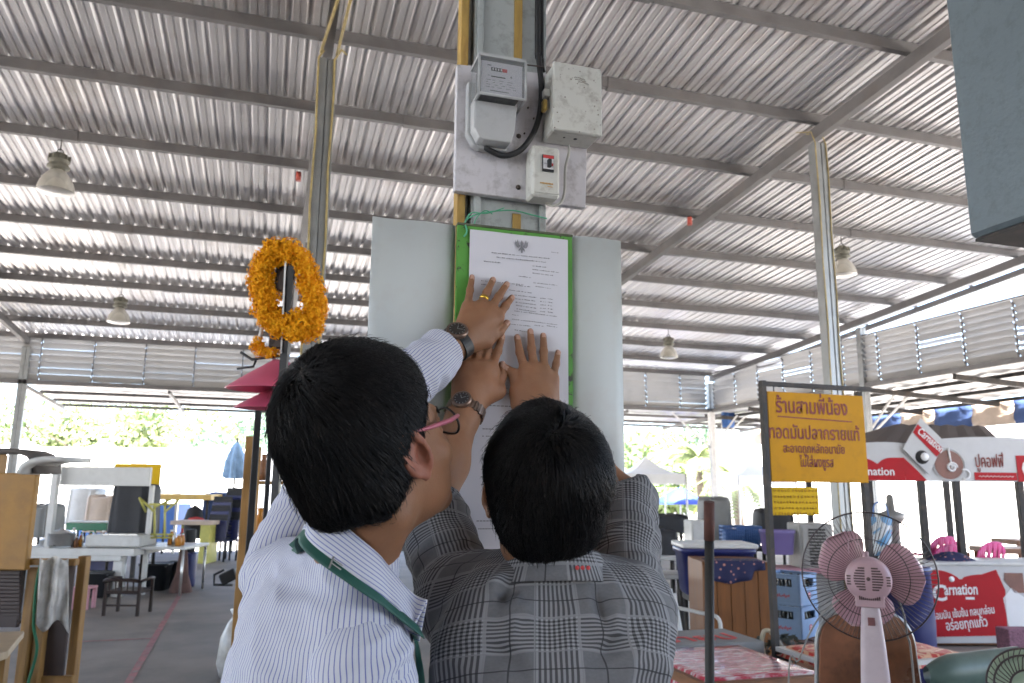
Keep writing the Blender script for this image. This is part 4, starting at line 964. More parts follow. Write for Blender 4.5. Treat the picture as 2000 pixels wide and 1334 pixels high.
m = MB(); ribbon(m, mp([snap(*b_, .005, BT, .93*KA) for a_, b_ in fpx]), mp([snap(*a_, .005, BT, .93*KA) for a_, b_ in fpx])); m.build('lanyard', M['lanyard'], A, solid=.0015)
m = MB(); i_ = int(len(lan1)*.70); nv_ = (lan2[i_]-lan1[i_]).cross(lan1[i_+1]-lan1[i_]).normalized(); nv_ = nv_ if nv_.dot(EYE-lan1[i_]) > 0 else -nv_; q = (lan1[i_]+lan2[i_])/2+nv_*.002; q2 = (lan1[i_+1]+lan2[i_+1])/2+nv_*.002; dz = lan1[i_]-lan2[i_]
m.bar(q-dz*.45, q+dz*.5, .0022, .001); m.bar(q, q2, .002, .001); m.bar(q+dz*.3, q2+dz*.3, .0014, .001); m.build('buckle', M['galv'], la)
# glasses
G = lambda x, y, z: Vector(TA[0]@A_((x, y, z))+TA[1])
def rim(sx): return [G(sx*(.033+.026*math.cos(a)), .113-.010*abs(math.cos(a)) if sx*math.cos(a) > 0 else .113, -.004+.019*math.sin(a)) for a in [2*math.pi*k/20 for k in range(20)]]
m = MB()
for sx in (-1, 1): m.tube(rim(sx), .0017, 6, True)
m.tube([G(-.008, .114, .002), G(0, .117, .004), G(.008, .114, .002)], .0015, 6); gl = m.build('glasses', M['black'], A)
for sx in (-1, 1):
    m = MB(); rr = rim(sx); m.add([sum(rr, Vector())/20]+rr, [(0, 1+k, 1+(k+1) % 20) for k in range(20)]); m.build('lens', M['clear'], gl)
    m = MB(); m.tube([G(sx*.061, .104, .004), G(sx*.073, .075, .007), G(sx*.079, .03, .014), G(sx*.081, .0, .02), G(sx*.078, -.012, .012)], [.0028, .0034, .003, .002, .002], 8); m.build('temple', M['pinkarm'], gl)
fa = (wrL-elL)/np.linalg.norm(wrL-elL)
wristwatch(A, wrL-fa*.014, fa, (-.45, -.85, .25), .0285, .0195, 'chunky black wristwatch with rose rim', M['bronze'], M['black'], M['dial'])
m = MB(); p0, p1 = lf['fingers'][1][0][0], lf['fingers'][1][1][0]; ax = Vector(p1-p0).normalized(); m.lathe([(.0084, -.0035), (.0096, -.0035), (.0098, 0), (.0096, .0035), (.0084, .0035), (.0084, -.0035)], Vector(p0*.48+p1*.52), ax, 20); m.build('ring', M['gold'], A)
F = legs_field(hipA, RA); v, Q = F.mesh(1); raw('trousers', v, [tuple(q) for q in Q.tolist()], M['trouser'], A); shoes(A, hipA, RA)
at_ = lambda x, y, d: A_(at(x, y, d))
# ================================================================ the man in the grey plaid shirt
YB_B, YH_B = R(10), R(6)
RB = rot(YB_B); hB = A_(at(1060, 960, 1.14)); TB = (rot(YH_B, R(15), R(3)), hB); nB = A_(at(1080, 1092, 1.12))
sR, sL = A_(at(1224, 1190, 1.14)), A_(at(898, 1170, 1.17)); eL, eR = A_(at(838, 985, 1.33)), A_(at(1216, 985, 1.35)); wL, wR = A_(pl(912, 795, 1, 1.432)), A_(pl(1050, 822, 1, 1.43))
chB = (sR+sL)/2+RB@A_((0, -.01, -.10)); hipB = A_((chB[0], chB[1]+.0, .88))
B = thing('person', 'man in grey plaid shirt seen from behind with both hands on the paper', 'person', (hipB[0], hipB[1], 0))
F = Field(hB-A_((.14, .14, .25)), hB+A_((.14, .14, .14)), .0032); head_prims(F, TB, nB); hv, hq = F.mesh(2)
l2 = {'fingers': [fing([(908, 716), (913, 692), (918, 672)], [.022, .012, .009], [.0088, .0075, .0062], YPH), fing([(926, 715), (934, 688), (940, 662)], [.024, .013, .009], [.0095, .0082, .0066], YPH),
      fing([(944, 716), (952, 684), (958, 656)], [.024, .013, .009], [.0096, .0083, .0067], YPH), fing([(961, 718), (972, 686), (981, 657)], [.024, .014, .009], [.0096, .0083, .0066], YPH),
      fing([(970, 765), (980, 735), (981, 712)], [.018, .013, .010], [.0125, .0098, .0078], YPH)], 'palm': []}
l2['palm'] = [(P5(905, 785, .028), P5(905, 728, .020), .019, .012), (P5(910, 788, .030), P5(944, 724, .024), .020, .014), (P5(925, 785, .025), P5(963, 730, .022), .019, .013), (P5(930, 775, .020), P5(972, 762, .017), .019, .015), (P5(918, 760, .028), P5(945, 755, .028), .026, .022), (P5(900, 765, .024), P5(897, 745, .022), .016, .013)]
F = arm_field([(sL, .05), (eL, .042), (eL*.6+wL*.4, .041), (wL*.88+eL*.12, .029), (wL, .028)], l2); lv, lq = F.mesh(2)
r2 = {'fingers': [fing([(1080, 737), (1086, 711), (1090, 688)], [.020, .013, .009], [.0088, .0074, .0062], YPH), fing([(1062, 721), (1062, 687), (1061, 655)], [.024, .014, .009], [.0096, .0082, .0066], YPH),
      fing([(1043, 719), (1038, 681), (1036, 647)], [.024, .014, .009], [.0098, .0084, .0067], YPH), fing([(1025, 722), (1015, 688), (1010, 658)], [.024, .014, .009], [.0096, .0082, .0066], YPH),
      fing([(1012, 765), (1003, 730), (985, 718)], [.018, .015, .011], [.013, .0105, .0085], YPH)], 'palm': []}
r2['palm'] = [(P5(1035, 815, .028), P5(1026, 735, .022), .020, .014), (P5(1050, 815, .030), P5(1045, 732, .025), .021, .014), (P5(1065, 812, .028), P5(1063, 735, .024), .020, .013), (P5(1078, 800, .024), P5(1079, 748, .021), .016, .012), (P5(1015, 790, .020), P5(1013, 768, .018), .018, .016), (P5(1045, 780, .027), P5(1060, 778, .027), .025, .024)]
F = arm_field([(sR, .05), (eR, .042), (eR*.6+wR*.4, .041), (wR*.88+eR*.12, .029), (wR, .028)], r2); rv, rq = F.mesh(2)
F = Field(chB+A_((-.32, -.32, -.55)), chB+A_((.32, .32, .30)), .007); TD = (RB, chB); torso(F, TD, sR, sL, nB, g=-.022, tr=.03); bv, bq = F.mesh(1)
nails = [(f[-1][0]+A_((0, -.005, 0)), (f[-1][0]-f[-2][0])/np.linalg.norm(f[-1][0]-f[-2][0]), .0066) for f in l2['fingers']+r2['fingers']]
person_mesh(B, [(hv, hq, 0), (lv, lq, 0), (rv, rq, 0), (bv, bq, 0)], [M['skin_b'], M['nail']], nails)
F = hair_field(TB, .013, 2, .0, -.003, .006); hv2, hf2 = hair_mesh(F, TB, (-.012, -.075, .095), 15000, .036, 2, .0034); raw('hair', hv2, hf2, M['hair'], B); brow(B, TB)
def bB(F):
    torso(F, TD, sR, sL, nB, .05, .004); F.add(ell((.07, -.07, .03), (.09, .05, .12), TD), .05); F.add(ell((-.07, -.07, .03), (.09, .05, .12), TD), .05); F.add(ell((0, -.02, -.1), (.150, .115, .2), TD), .05)
crB = [(a, b, am*2.1, w*.7) for a, b, am, w in [(at_(985, 1120, 1.05), at_(930, 1200, 1.05), .012, .014), (at_(1000, 1130, 1.05), at_(960, 1230, 1.03), -.010, .012), (at_(1180, 1110, 1.05), at_(1230, 1170, 1.05), .012, .014), (at_(1165, 1125, 1.05), at_(1190, 1230, 1.03), -.008, .013),
       (at_(990, 1180, 1.03), at_(1090, 1210, 1.0), .010, .018), (at_(1090, 1210, 1.0), at_(1190, 1165, 1.03), .008, .018), (at_(930, 1240, 1.04), at_(1020, 1300, 1.0), -.008, .016), (at_(1240, 1230, 1.05), at_(1150, 1300, 1.0), -.007, .016), (at_(860, 1230, 1.07), at_(900, 1334, 1.05), .008, .014),
       (at_(1075, 1120, 1.03), at_(1085, 1334, .98), -.008, .03), (at_(1010, 1140, 1.04), at_(1000, 1260, 1.02), .006, .011), (at_(1200, 1130, 1.04), at_(1210, 1280, 1.02), .006, .012), (at_(900, 1200, 1.06), at_(960, 1330, 1.02), .007, .012), (at_(1270, 1200, 1.06), at_(1215, 1330, 1.02), .007, .012)]]
shirt(B, TD, bB, chB+A_((-.32, -.30, -.5)), chB+A_((.32, .30, .28)),
      [(sR, eR, eR*.96+wR*.04, .055, .052, .052, sR+RB@A_((-.02, 0, -.0)), RB@A_((.75, .1, .65))), (sL, eL, eL*.93+wL*.07, .057, .053, .050, sL+RB@A_((.02, 0, 0)), RB@A_((-.75, .1, .65)))],
      (nB+A_((0, 0, .01)), nB+A_((0, 0, .2)), .050), 5, M['plaid'], crB)
m = MB(); top, bot = [], []
for k in range(15):
    a = R(-150+300*k/14); o = RB@A_((math.sin(a), -math.cos(a), 0)); fr = .5-.5*math.cos(a)
    top.append(nB+o*(.066+.0*fr)+A_((0, 0, .020-.03*fr))); bot.append(nB+o*(.084+.006*fr)+A_((0, 0, -.020-.035*fr)))
ribbon(m, mp(top), mp(bot), 4); m.build('collar', M['plaid'], B, solid=.003)
m = MB(); ribbon(m, mp(top), mp([p*.5+(nB+(p-nB)*.9)*.5-A_((0, 0, .04)) for p in top]), 4); m.build('collar_stand', M['plaid'], B, solid=.002)
m = MB()
for k in range(3): q = Vector(nB+RB@A_((.018+.0075*k, -.0825, -.004))); m.lathe([(0, .0012), (.003, .0008), (.003, 0)], q, Vector(RB@A_((.2, -1, .3))), 8)
m.build('red_stitching', M['red'], B)
fb = (wL-eL)/np.linalg.norm(wL-eL)
wristwatch(B, wL-fb*.012, fb, (-.5, -.85, .15), .030, .0175, 'brown metal bracelet watch', M['bronze'], M['bronze'], M['dial'], True)
F = legs_field(hipB, RB); v, Q = F.mesh(1); raw('trousers', v, [tuple(q) for q in Q.tolist()], M['trouser_b'], B); shoes(B, hipB, RB)
# ================================================================ right-hand side of the market
VD = V(FW.x, FW.y, 0).normalized(); VR = V(RT.x, RT.y, 0).normalized(); VZ = V(0, 0, 1)
def flat(x, y): return V(x, y, 0)
M['steelblue'] = mat('blue_grey_painted_steel', (.13, .165, .185), .42, .1, var=.10, scale=1.6, dirt=.35, dcol=(.05, .06, .065), dscale=26, bump=.12, bscale=90)
M['yellow'] = mat('yellow_sign_enamel', (.56, .27, .010), .6, spec=.15, var=.05, scale=3, dirt=.35, dcol=(.30, .15, .02), dscale=7)
M['signred'] = mat('dark_red_lettering', (.20, .022, .010), .6, var=.2, scale=30)
M['yellow2'] = mat('hand_painted_yellow_board', (.64, .40, .012), .6, var=.08, spec=.15)
M['cred'] = mat('red_printed_vinyl', (.40, .012, .018), .55, spec=.2, var=.06, dirt=.15, dcol=(.3, .02, .02))
M['cwhite'] = mat('white_printed_vinyl', (.48, .48, .48), .45, var=.04, dirt=.15, dcol=(.36, .35, .33))
M['coffee'] = mat('coffee_print', (.20, .085, .06), .5, var=.2, scale=6)
M['pinkplastic'] = mat('hot_pink_plastic', (.62, .035, .20), .35, var=.06)
M['wood'] = mat('brown_wood', (.20, .085, .035), .5, var=.3, scale=6, stretch=(1, 1, 6))
M['oakpanel'] = mat('grooved_brown_panel', (.17, .062, .013), .5, var=.22, scale=9, stretch=(4, 4, .4))
M['navy'] = mat('navy_plastic', (.018, .024, .115), .38, var=.12)
M['icewhite'] = mat('off_white_plastic', (.55, .55, .53), .45, var=.05, dirt=.2)
M['crate'] = mat('pale_blue_plastic', (.27, .41, .62), .45, var=.06, dirt=.25, dcol=(.15, .2, .28))
M['bottle'] = mat('dark_glass', (.03, .025, .02), .12)
M['pinkfan'] = mat('dusty_pink_plastic', (.50, .33, .36), .38, var=.06, dirt=.2, dcol=(.35, .22, .22))
M['fanwhite'] = mat('pale_pinkish_plastic', (.55, .46, .49), .4, var=.06, dirt=.3, dcol=(.40, .32, .33), dscale=20)
def bladeplastic():
    m, n, b = _new('translucent_pink_blade'); b.inputs['Base Color'].default_value = (.62, .37, .41, 1); b.inputs['Roughness'].default_value = .3; b.inputs['Alpha'].default_value = .9; return m
M['blade'] = bladeplastic()
M['wiredark'] = mat('dark_wire', (.07, .055, .055), .4, .6)
M['vinyl'] = mat('mottled_brown_vinyl', (.19, .075, .035), .30, var=.55, scale=5, dirt=.8, dcol=(.035, .016, .012), dscale=4, coat=.3)
M['rusttop'] = mat('red_brown_rust', (.085, .033, .024), .8, var=.35, scale=20)
M['polegrey'] = mat('dark_grey_pole', (.028, .026, .023), .6, .2, var=.3, scale=14)
def cloth_print(name, ca, cb, scale, thr=.5, c3=None):
    m, n, b = _new(name); tc = nd(n, 'ShaderNodeTexCoord').outputs['Object']
    z = nd(n, 'ShaderNodeTexVoronoi', {'Vector': tc, 'Scale': scale}, feature='DISTANCE_TO_EDGE').outputs[0]
    z2 = nd(n, 'ShaderNodeTexNoise', {'Vector': tc, 'Scale': scale*.8, 'Detail': 3.}).outputs[0]
    c = mixc(n, ramp(n, mth(n, 'ADD', z, mth(n, 'MULTIPLY', z2, .3)), [(thr*.5, 1.), (thr*.62, 0.)]), ca, cb)
    if c3: c = mixc(n, ramp(n, z2, [(.58, 0.), (.62, 1.)]), c, c3)
    n.links.new(c, b.inputs['Base Color']); b.inputs['Roughness'].default_value = .45; return m
M['redcloth'] = cloth_print('red_scroll_tablecloth', (.45, .03, .02), (.62, .36, .22), 16, .42, (.40, .02, .02))
M['dotcloth'] = cloth_print('navy_floral_cloth', (.40, .16, .13), (.014, .017, .07), 22, .62)
def dotmat():
    m, n, b = _new('navy_floral_cloth'); tc = nd(n, 'ShaderNodeTexCoord').outputs['Object']; z = nd(n, 'ShaderNodeTexVoronoi', {'Vector': tc, 'Scale': 24.}).outputs[0]
    n.links.new(mixc(n, ramp(n, z, [(.20, 1.), (.26, 0.)]), (.013, .016, .065), (.45, .20, .16)), b.inputs['Base Color']); return m
M['dotcloth'] = dotmat()
M['dotcloth'].node_tree.nodes['Principled BSDF'].inputs['Roughness'].default_value = .8
def shrink_cloth():
    m, n, b = _new('glossy_pink_white_oilcloth'); tc = nd(n, 'ShaderNodeTexCoord').outputs['Object']
    s1 = nd(n, 'ShaderNodeTexNoise', {'Vector': nd(n, 'ShaderNodeMapping', {0: tc, 'Scale': (6, 22, 1), 'Rotation': (0, 0, .5)}).outputs[0], 'Scale': 1.6, 'Detail': 4., 'Roughness': .65}).outputs[0]
    n.links.new(ramp(n, s1, [(.45, (.42, .03, .06)), (.53, (.52, .24, .28)), (.6, (.58, .53, .54))]), b.inputs['Base Color'])
    b.inputs['Roughness'].default_value = .16; b.inputs['Coat Weight'].default_value = .5
    n.links.new(nd(n, 'ShaderNodeBump', {'Strength': .35, 'Distance': .02, 'Height': s1}).outputs[0], b.inputs['Normal']); return m
M['oilcloth'] = shrink_cloth()
M['greenpad'] = mat('grey_green_vinyl', (.10, .155, .135), .4, var=.2, scale=9, dirt=.4, dcol=(.06, .08, .07))
M['palegreen'] = mat('pale_green_plastic', (.36, .46, .33), .4, var=.06)
M['greycab'] = mat('grey_metal_cabinet', (.30, .29, .27), .5, .2, var=.08, dirt=.3)
M['purple'] = mat('mauve_plastic', (.17, .13, .30), .5, var=.08)
M['bluebasket'] = mat('blue_plastic_basket', (.07, .17, .42), .45, var=.12)
M['tarp'] = mat('charcoal_tarpaulin', (.025, .026, .03), .7, var=.25, scale=5)
M['greytarp'] = mat('grey_tarpaulin', (.22, .225, .22), .7, var=.15, scale=3)
M['pinkcloth'] = mat('pink_cloth', (.50, .25, .29), .7, var=.1)
M['bluebag'] = cloth_print('blue_white_printed_bag', (.10, .28, .50), (.60, .64, .66), 9, .5, (.5, .08, .08))
M['brownroof'] = mat('dark_brown_roof', (.07, .052, .046), .7, var=.2, scale=3)
M['bluecloth'] = mat('blue_canvas', (.045, .085, .22), .8, var=.15, scale=4)
M['creamcloth'] = mat('cream_canvas', (.52, .42, .34), .8, var=.12, scale=4)
M['bluesheet'] = mat('blue_tarpaulin', (.05, .15, .42), .55, var=.15, scale=3)
# --- large blue grey hood near the camera
h0 = at(1891, 467, 2.2)
t = thing('steel_hood', 'big blue grey painted steel hood hanging at top right', 'steel hood', (h0.x+.3, h0.y-.8, h0.z))
m = MB(); m.bbox((h0.x+.45, h0.y-.85, h0.z+1.0), (.45, 0, 0), (0, .85, 0), (0, 0, 1.0), .012); m.build('casing', M['steelblue'], t)
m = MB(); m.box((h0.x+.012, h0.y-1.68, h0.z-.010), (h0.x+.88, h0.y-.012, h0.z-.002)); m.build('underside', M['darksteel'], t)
m = MB()
for yy_ in (-.12, -1.5):
    for xx_ in (.1, .8): m.bar((h0.x+xx_, h0.y+yy_, h0.z+2.0), (h0.x+xx_, h0.y+yy_, rz(h0.y+yy_)-.1), .04, .04)
m.build('hanger', M['darksteel'], t)
# --- yellow sign in its black frame
SY = at(1595, 850, 4.5).y
def sp(x, y, o=0.): return pl(x, y, 1, SY-o)
t = thing('yellow_sign', 'big yellow signboard with dark red lettering in black frame', 'sign', sp(1595, 850))
q = [sp(1499, 762), sp(1688, 776), sp(1692, 945), sp(1503, 939)]; x0, x1 = (q[0].x+q[3].x)/2, (q[1].x+q[2].x)/2; z1, z0 = (q[0].z+q[1].z)/2, (q[2].z+q[3].z)/2
m = MB(); m.bbox(((x0+x1)/2, SY, (z0+z1)/2), ((x1-x0)/2, 0, 0), (0, .006, 0), (0, 0, (z1-z0)/2), .004); sgn = m.build('panel', M['yellow'], t)
m = MB(); sx_, sz_ = V(1, 0, -.012), V(0, 0, 1)
def tl(txt, cx, cy, w_, size, bold=.012): p = sp(cx, cy, .0075); m.text(txt, p, (1, 0, 0), (0, 0, 1), size, 0, .001, fitw=(sp(cx+w_/2, cy).x-sp(cx-w_/2, cy).x), bold=bold)
tl('ร้านสามพีน้อง', 1587, 808, 139, .118, .016); tl('่', 1604, 800, 3, .11)
tl('ทอดมันปลากรายแท้', 1593, 858, 176, .105, .012); tl('สะอาดถูกหลักอนามัย', 1591, 885, 119, .070, .010); tl('ไม่ใส่ผงชูรส', 1596, 912, 66, .078, .010)
a, b = sp(1519, 813, .0075), sp(1664, 824, .0075); m.bar(a, b, .007, .001, (0, 1, 0))
m.build('lettering', M['signred'], sgn)
m = MB(); fr = .016
zt = sp(1497, 744).z; m.box((x0-.038, SY-.018, .02), (x0-.010, SY+.018, zt)); m.box((x0-.010, SY-.014, zt-.03), (x1+.06, SY+.014, zt-.004)); m.box((x1-.02, SY+.012, 1.05), (x1+.012, SY+.045, zt-.031))
for xx_ in (x0+.05, x1-.05): m.tube([V(xx_, SY, z1), V(xx_, SY, zt-.03)], .003, 5)
m.box((x1-.02, SY+.012, .0), (x1+.012, SY+.045, 1.045)); m.box((x0-.06, SY-.2, 0), (x0+.01, SY+.2, .02)); m.build('frame', M['darksteel'], t)
t = thing('yellow_price_board', 'small handwritten yellow board hanging under big yellow sign', 'sign', sp(1552, 980))
a, b = sp(1506, 951, .0), sp(1600, 1006, .0); m = MB(); m.box((a.x, SY-.003, b.z), (b.x, SY+.003, a.z)); sg = m.build('panel', M['yellow2'], t)
m = MB()
for r_ in range(5):
    xx_ = a.x+.012
    while xx_ < b.x-.015:
        ww = rng.uniform(.006, .016); zc = a.z-.022-.031*r_; pts = [V(xx_+ww*k/5, SY-.0045, zc+.009*math.sin(k*1.9+r_)*rng.uniform(.5, 1.1)) for k in range(6)]
        m.tube(pts, .0009, 4); xx_ += ww+rng.uniform(.006, .016)
m.build('handwriting', M['signred'], sg)
m = MB()
for xx_ in (a.x+.02, b.x-.02): m.tube([V(xx_, SY, a.z), V(xx_, SY, z0)], .0015, 4)
m.build('wire', M['wiredark'], t)
# --- steel pole
pt_, pb_ = at(1385, 980, 2.7), at(1386, 1330, 2.7); dd = (pb_-pt_)/(pb_-pt_).z; pf = pt_+dd*(0-pt_.z)
t = thing('steel_pole', 'upright dark steel pole with rusty top in front of the oilcloth table', 'pole', pf)
m = MB(); m.tube([pf, pt_+dd*(1.40-pt_.z)], .0165, 14); m.lathe([(.1, 0), (.1, .012), (.02, .016)], pf, VZ, 20); m.build('pole', M['polegrey'], t)
m = MB(); m.tube([pt_+dd*(1.375-pt_.z), pt_], .0185, 14); m.build('rusty_sleeve', M['rusttop'], t)
# --- oilcloth table
t = thing('oilcloth_table', 'table under glossy pink and white oilcloth behind steel pole', 'table', (2.1, 3.45, 0))
m = MB(); P_ = []
for i in range(15):
    row = []
    for j in range(13):
        x, y = 1.80+.64*i/14, 3.06+.72*j/12; z = .752+.004*mnoise.noise(V(x*9, y*9, 1))
        e = min(i, 14-i, j, 12-j)
        row.append(V(x, y, z-(.10 if e == 0 else 0)))
    P_.append(row)
m.grid(P_); m.build('oilcloth', M['oilcloth'], t, solid=.002)
m = MB(); m.box((1.81, 3.07, .70), (2.43, 3.77, .742)); m.build('tabletop', M['wood'], t)
for x in (1.85, 2.39):
    for y in (3.12, 3.72): m = MB(); m.box((x-.022, y-.022, 0), (x+.022, y+.022, .698)); m.build('leg', M['wood'], t)
m = MB(); m.box((1.84, 3.1, .5), (2.4, 3.12, .695)); m.box((1.83, 3.1, .5), (1.85, 3.7, .695)); m.build('apron', M['wood'], t)
t = thing('grey_counter', 'low grey counter with red painted letters beyond oilcloth table', 'counter', (2.3, 4.0, 0))
m = MB(); m.box((2.0, 3.82, .66), (2.62, 4.22, .745)); m.box((2.04, 3.86, 0), (2.58, 4.18, .655)); cb = m.build('counter', M['greytarp'], t, bevel=.006)
m = MB(); m.text('ขายป', V(2.30, 3.90, .7475), (1, .02, 0), (0, 1, 0), .22, 0, .002, bold=.01); m.build('lettering', M['red'], cb)
# --- pink fan seen from behind
fc = at(1696, 1131, 2.45); fx = ray(1696, 1131); fx = V(fx.x, fx.y, .02).normalized(); fu = V(0, 0, 1); fu = (fu-fx*fu.dot(fx)).normalized(); fr_ = fx.cross(fu)
t = thing('pink_fan', 'dusty pink electric stand fan seen from behind', 'fan', (fc.x, fc.y, 0))
def fp(a, r, z=0.): return fc+(fr_*math.cos(a)+fu*math.sin(a))*r+fx*z
bl = []
for k, a0 in enumerate((R(148), R(14), R(264))):
    m = MB(); P_ = []
    for i in range(15):
        s_ = i/14; row = []
        for j in range(11):
            q_ = j/10*2-1; r = .035+.128*s_; wd = R(50)*math.sin(math.pi*min(1, .20+.62*s_))**.8*(1 if s_ < .8 else math.sqrt(max(0, 1-((s_-.8)/.205)**2))*.999+.001)
            row.append(fp(a0+q_*wd-.15*s_, r, .075+.03*q_*(.5+s_*.5)))
        P_.append(row)
    m.grid(P_); m.build('blade', M['blade'], t, solid=.002)
m = MB()
ng = 84
for k in range(ng):
    a = 2*math.pi*k/ng; m.tube([fp(a, .05, .03), fp(a, .11, .035), fp(a, .17, .05), fp(a, .200, .085)], .0010, 4)
for r, z, w_ in ((.202, .088, .0026), (.120, .036, .0014)): m.tube([fp(2*math.pi*k/64, r, z) for k in range(64)], w_, 6, True)
m.build('rear_guard', M['wiredark'], t)
m = MB()
for k in range(ng): a = 2*math.pi*(k+.5)/ng; m.tube([fp(a, .2, .092), fp(a, .16, .13), fp(a, .1, .148), fp(a, .03, .152)], .0006, 4)
m.lathe([(0, .150), (.04, .150), (.04, .158), (0, .160)], fc, fx, 20); m.build('front_guard', M['wiredark'], t)
m = MB(); m.lathe([(0, -.052), (.045, -.050), (.062, -.040), (.068, -.02), (.068, .015), (.06, .03), (.03, .06), (0, .07)], fc, fx, 36)
m.hexa(fc-fu*.055+fx*-.01, fr_*.042, fu*.026, fx*.032); mo = m.build('motor_housing', M['pinkfan'], t, bevel=.004)
m = MB()
for sx in (-1, 1):
    for k in range(9):
        v_ = -.032+.008*k; ww = .5*math.sqrt(max(0, .04**2-v_*v_)); c_ = fc+fr_*(sx*(.008+ww*.9))+fu*(v_+.006)-fx*.0505; m.hexa(c_, fr_*ww*.8, fu*.0022, fx*.002)
    for k in range(4): m.hexa(fc+fr_*(sx*.056)+fu*(-.012+.008*k)-fx*.0435, fr_*.006, fu*.002, fx*.003)
for k in range(11): m.hexa(fc+fr_*(-.028+.0056*k)-fu*.052-fx*.0435, fr_*.0016, fu*.006, fx*.002)
m.lathe([(0, -.0545), (.006, -.054), (.006, -.05)], fc+fu*.006, fx, 10); m.build('vent', mat('vent_shadow', (.10, .06, .06), .7), mo)
m = MB(); zb_ = fc.z; co = fc+fx*.005
P_ = []
for z, w_, dp in ((fc.z-.075, .024, .02), (fc.z-.10, .028, .024), (fc.z-.2, .036, .028), (fc.z-.45, .050, .034), (.30, .055, .04), (.05, .07, .06)):
    c_ = V(co.x, co.y, z); P_.append([c_+fr_*math.copysign(abs(math.cos(a))**.5, math.cos(a))*w_+flat(fx.x, fx.y)*math.copysign(abs(math.sin(a))**.5, math.sin(a))*dp for a in [2*math.pi*k/24 for k in range(25)]])
m.grid(P_); m.build('column', M['fanwhite'], t)
m = MB(); m.hexa(co+V(0, 0, -.125)-flat(fx.x, fx.y)*.0265, fr_*.010, VZ*.012, flat(fx.x, fx.y)*.002); m.build('tilt_slot', mat('slot_shadow', (.2, .08, .08), .7), t)
m = MB(); m.lathe([(0, .05), (.1, .05), (.19, .03), (.2, .012), (.2, 0)], (co.x, co.y, 0), VZ, 36); m.build('base', M['pinkfan'], t)
m = MB(); m.tube(smooth([fp(R(95), .05, -.01), fp(R(100), .1, .01), fp(R(112), .13, .03), fp(R(125), .09, .02)]), .0016, 5); m.tube([fp(R(90), .04, .0), fp(R(92), .08, .02)], .009, 8); m.build('knob', M['pinkfan'], t)
t = thing('power_cord', 'thin grey cord hanging from the pink fan', 'cord', at(1560, 1250, 2.5))
m = MB(); m.tube(smooth([at(1640, 1170, 2.44), at(1605, 1200, 2.46), at(1580, 1240, 2.48), at(1560, 1290, 2.5), at(1540, 1340, 2.52), V(at(1530, 1400, 2.5).x, at(1530, 1400, 2.5).y, .005)]), .0028, 6); m.tube(smooth([at(1752, 1165, 2.46), at(1765, 1200, 2.48), at(1772, 1240, 2.5), at(1785, 1330, 2.55), V(at(1785, 1330, 2.55).x, at(1785, 1330, 2.55).y, .005)]), .0035, 6); m.build('cord', M['greycab'], t)
# --- brown vinyl chair behind the fan
cc = at(1692, 1290, 2.85); cy_ = V(cc.x, cc.y, 0)
t = thing('brown_chair', 'chair with tall rounded brown mottled back behind pink fan', 'chair', cy_)
ar = []
for k in range(33):
    a = math.pi*k/32; ar.append((-.175*math.copysign(abs(math.cos(a))**.62, math.cos(a))*(1.0), .155*abs(math.sin(a))**.8))
zt = at(1692, 1196, 2.85).z-.155; prof = [(-.195, .42-zt), (-.19, -.2)]+ar+[(.19, -.2), (.195, .42-zt)]
m = MB(); m.prism(prof, V(cy_.x, cy_.y, zt)-VD*.02, VR, VZ, VD, .04); m.build('backrest', M['vinyl'], t, bevel=.012)
m = MB(); m.tube([V(cy_.x, cy_.y, zt)+VR*x*1.02+VZ*z for x, z in prof], .009, 8)
for s_ in (-1, 1):
    b_ = V(cy_.x, cy_.y, 0)+VR*.19*s_; m.tube([b_+VZ*.44, b_], .011, 8); m.tube([b_+VD*.4+VZ*.44, b_+VD*.42], .011, 8); m.tube([b_+VZ*.44, b_+VD*.4+VZ*.44], .010, 8)
m.build('frame', M['galv'], t)
m = MB(); m.bbox(V(cy_.x, cy_.y, .47)+VD*.22, VR*.19, VD*.19, VZ*.03, .02); m.build('seat', M['vinyl'], t)
# --- red cloth table, green padded thing, green fan corner
def legs4(t, c, u, v, hu, hv, z, r=.018, mt='darksteel'):
    for a in (-1, 1):
        for b in (-1, 1): m = MB(); p = Vector(c)+u*hu*a+v*hv*b; p.z = 0; m.tube([p, p+VZ*z], r, 8); m.build('leg', M[mt], t)
X_, Y_ = V(1, 0, 0), V(0, 1, 0)
t = thing('red_cloth_table', 'table with red scroll patterned cloth behind pink fan', 'table', (3.1, 3.52, 0))
m = MB(); m.box((2.66, 3.30, .70), (3.50, 3.78, .722)); m.build('tabletop', M['icewhite'], t)
m = MB(); P_ = []
for i in range(22):
    row = []
    for j in range(12):
        x, y = 2.66+.84*i/21, 3.30+.48*j/11; e = min(i, 21-i, j, 11-j); row.append(V(x, y, .727+.006*mnoise.noise(V(x*11, y*11, 4))+(.006 if e else -.045)))
    P_.append(row)
m.grid(P_); m.build('tablecloth', M['redcloth'], t, solid=.002)
legs4(t, (3.08, 3.54, 0), X_, Y_, .38, .2, .70)
t = thing('green_bench', 'grey green padded bench end at lower right edge', 'bench', at(1870, 1330, 2.6)*1)
a, b = at(1810, 1318, 2.62), at(1990, 1296, 2.72); m = MB()
P_ = []
for k in range(13):
    s_ = k/12; c_ = a.lerp(b, s_); rr = .052*(.35+.65*min(1, math.sin(math.pi*min(.5, s_*1.6+.06)))); P_.append([c_+VZ*rr*1.1*math.sin(q_)+VD*rr*math.cos(q_) for q_ in [2*math.pi*i/20 for i in range(21)]])
m.grid(P_); m.build('pad', M['greenpad'], t)
m = MB()
for s_ in (.2, .85): p = a.lerp(b, s_); m.tube([V(p.x, p.y, 0), V(p.x, p.y, p.z-.04)], .018, 8)
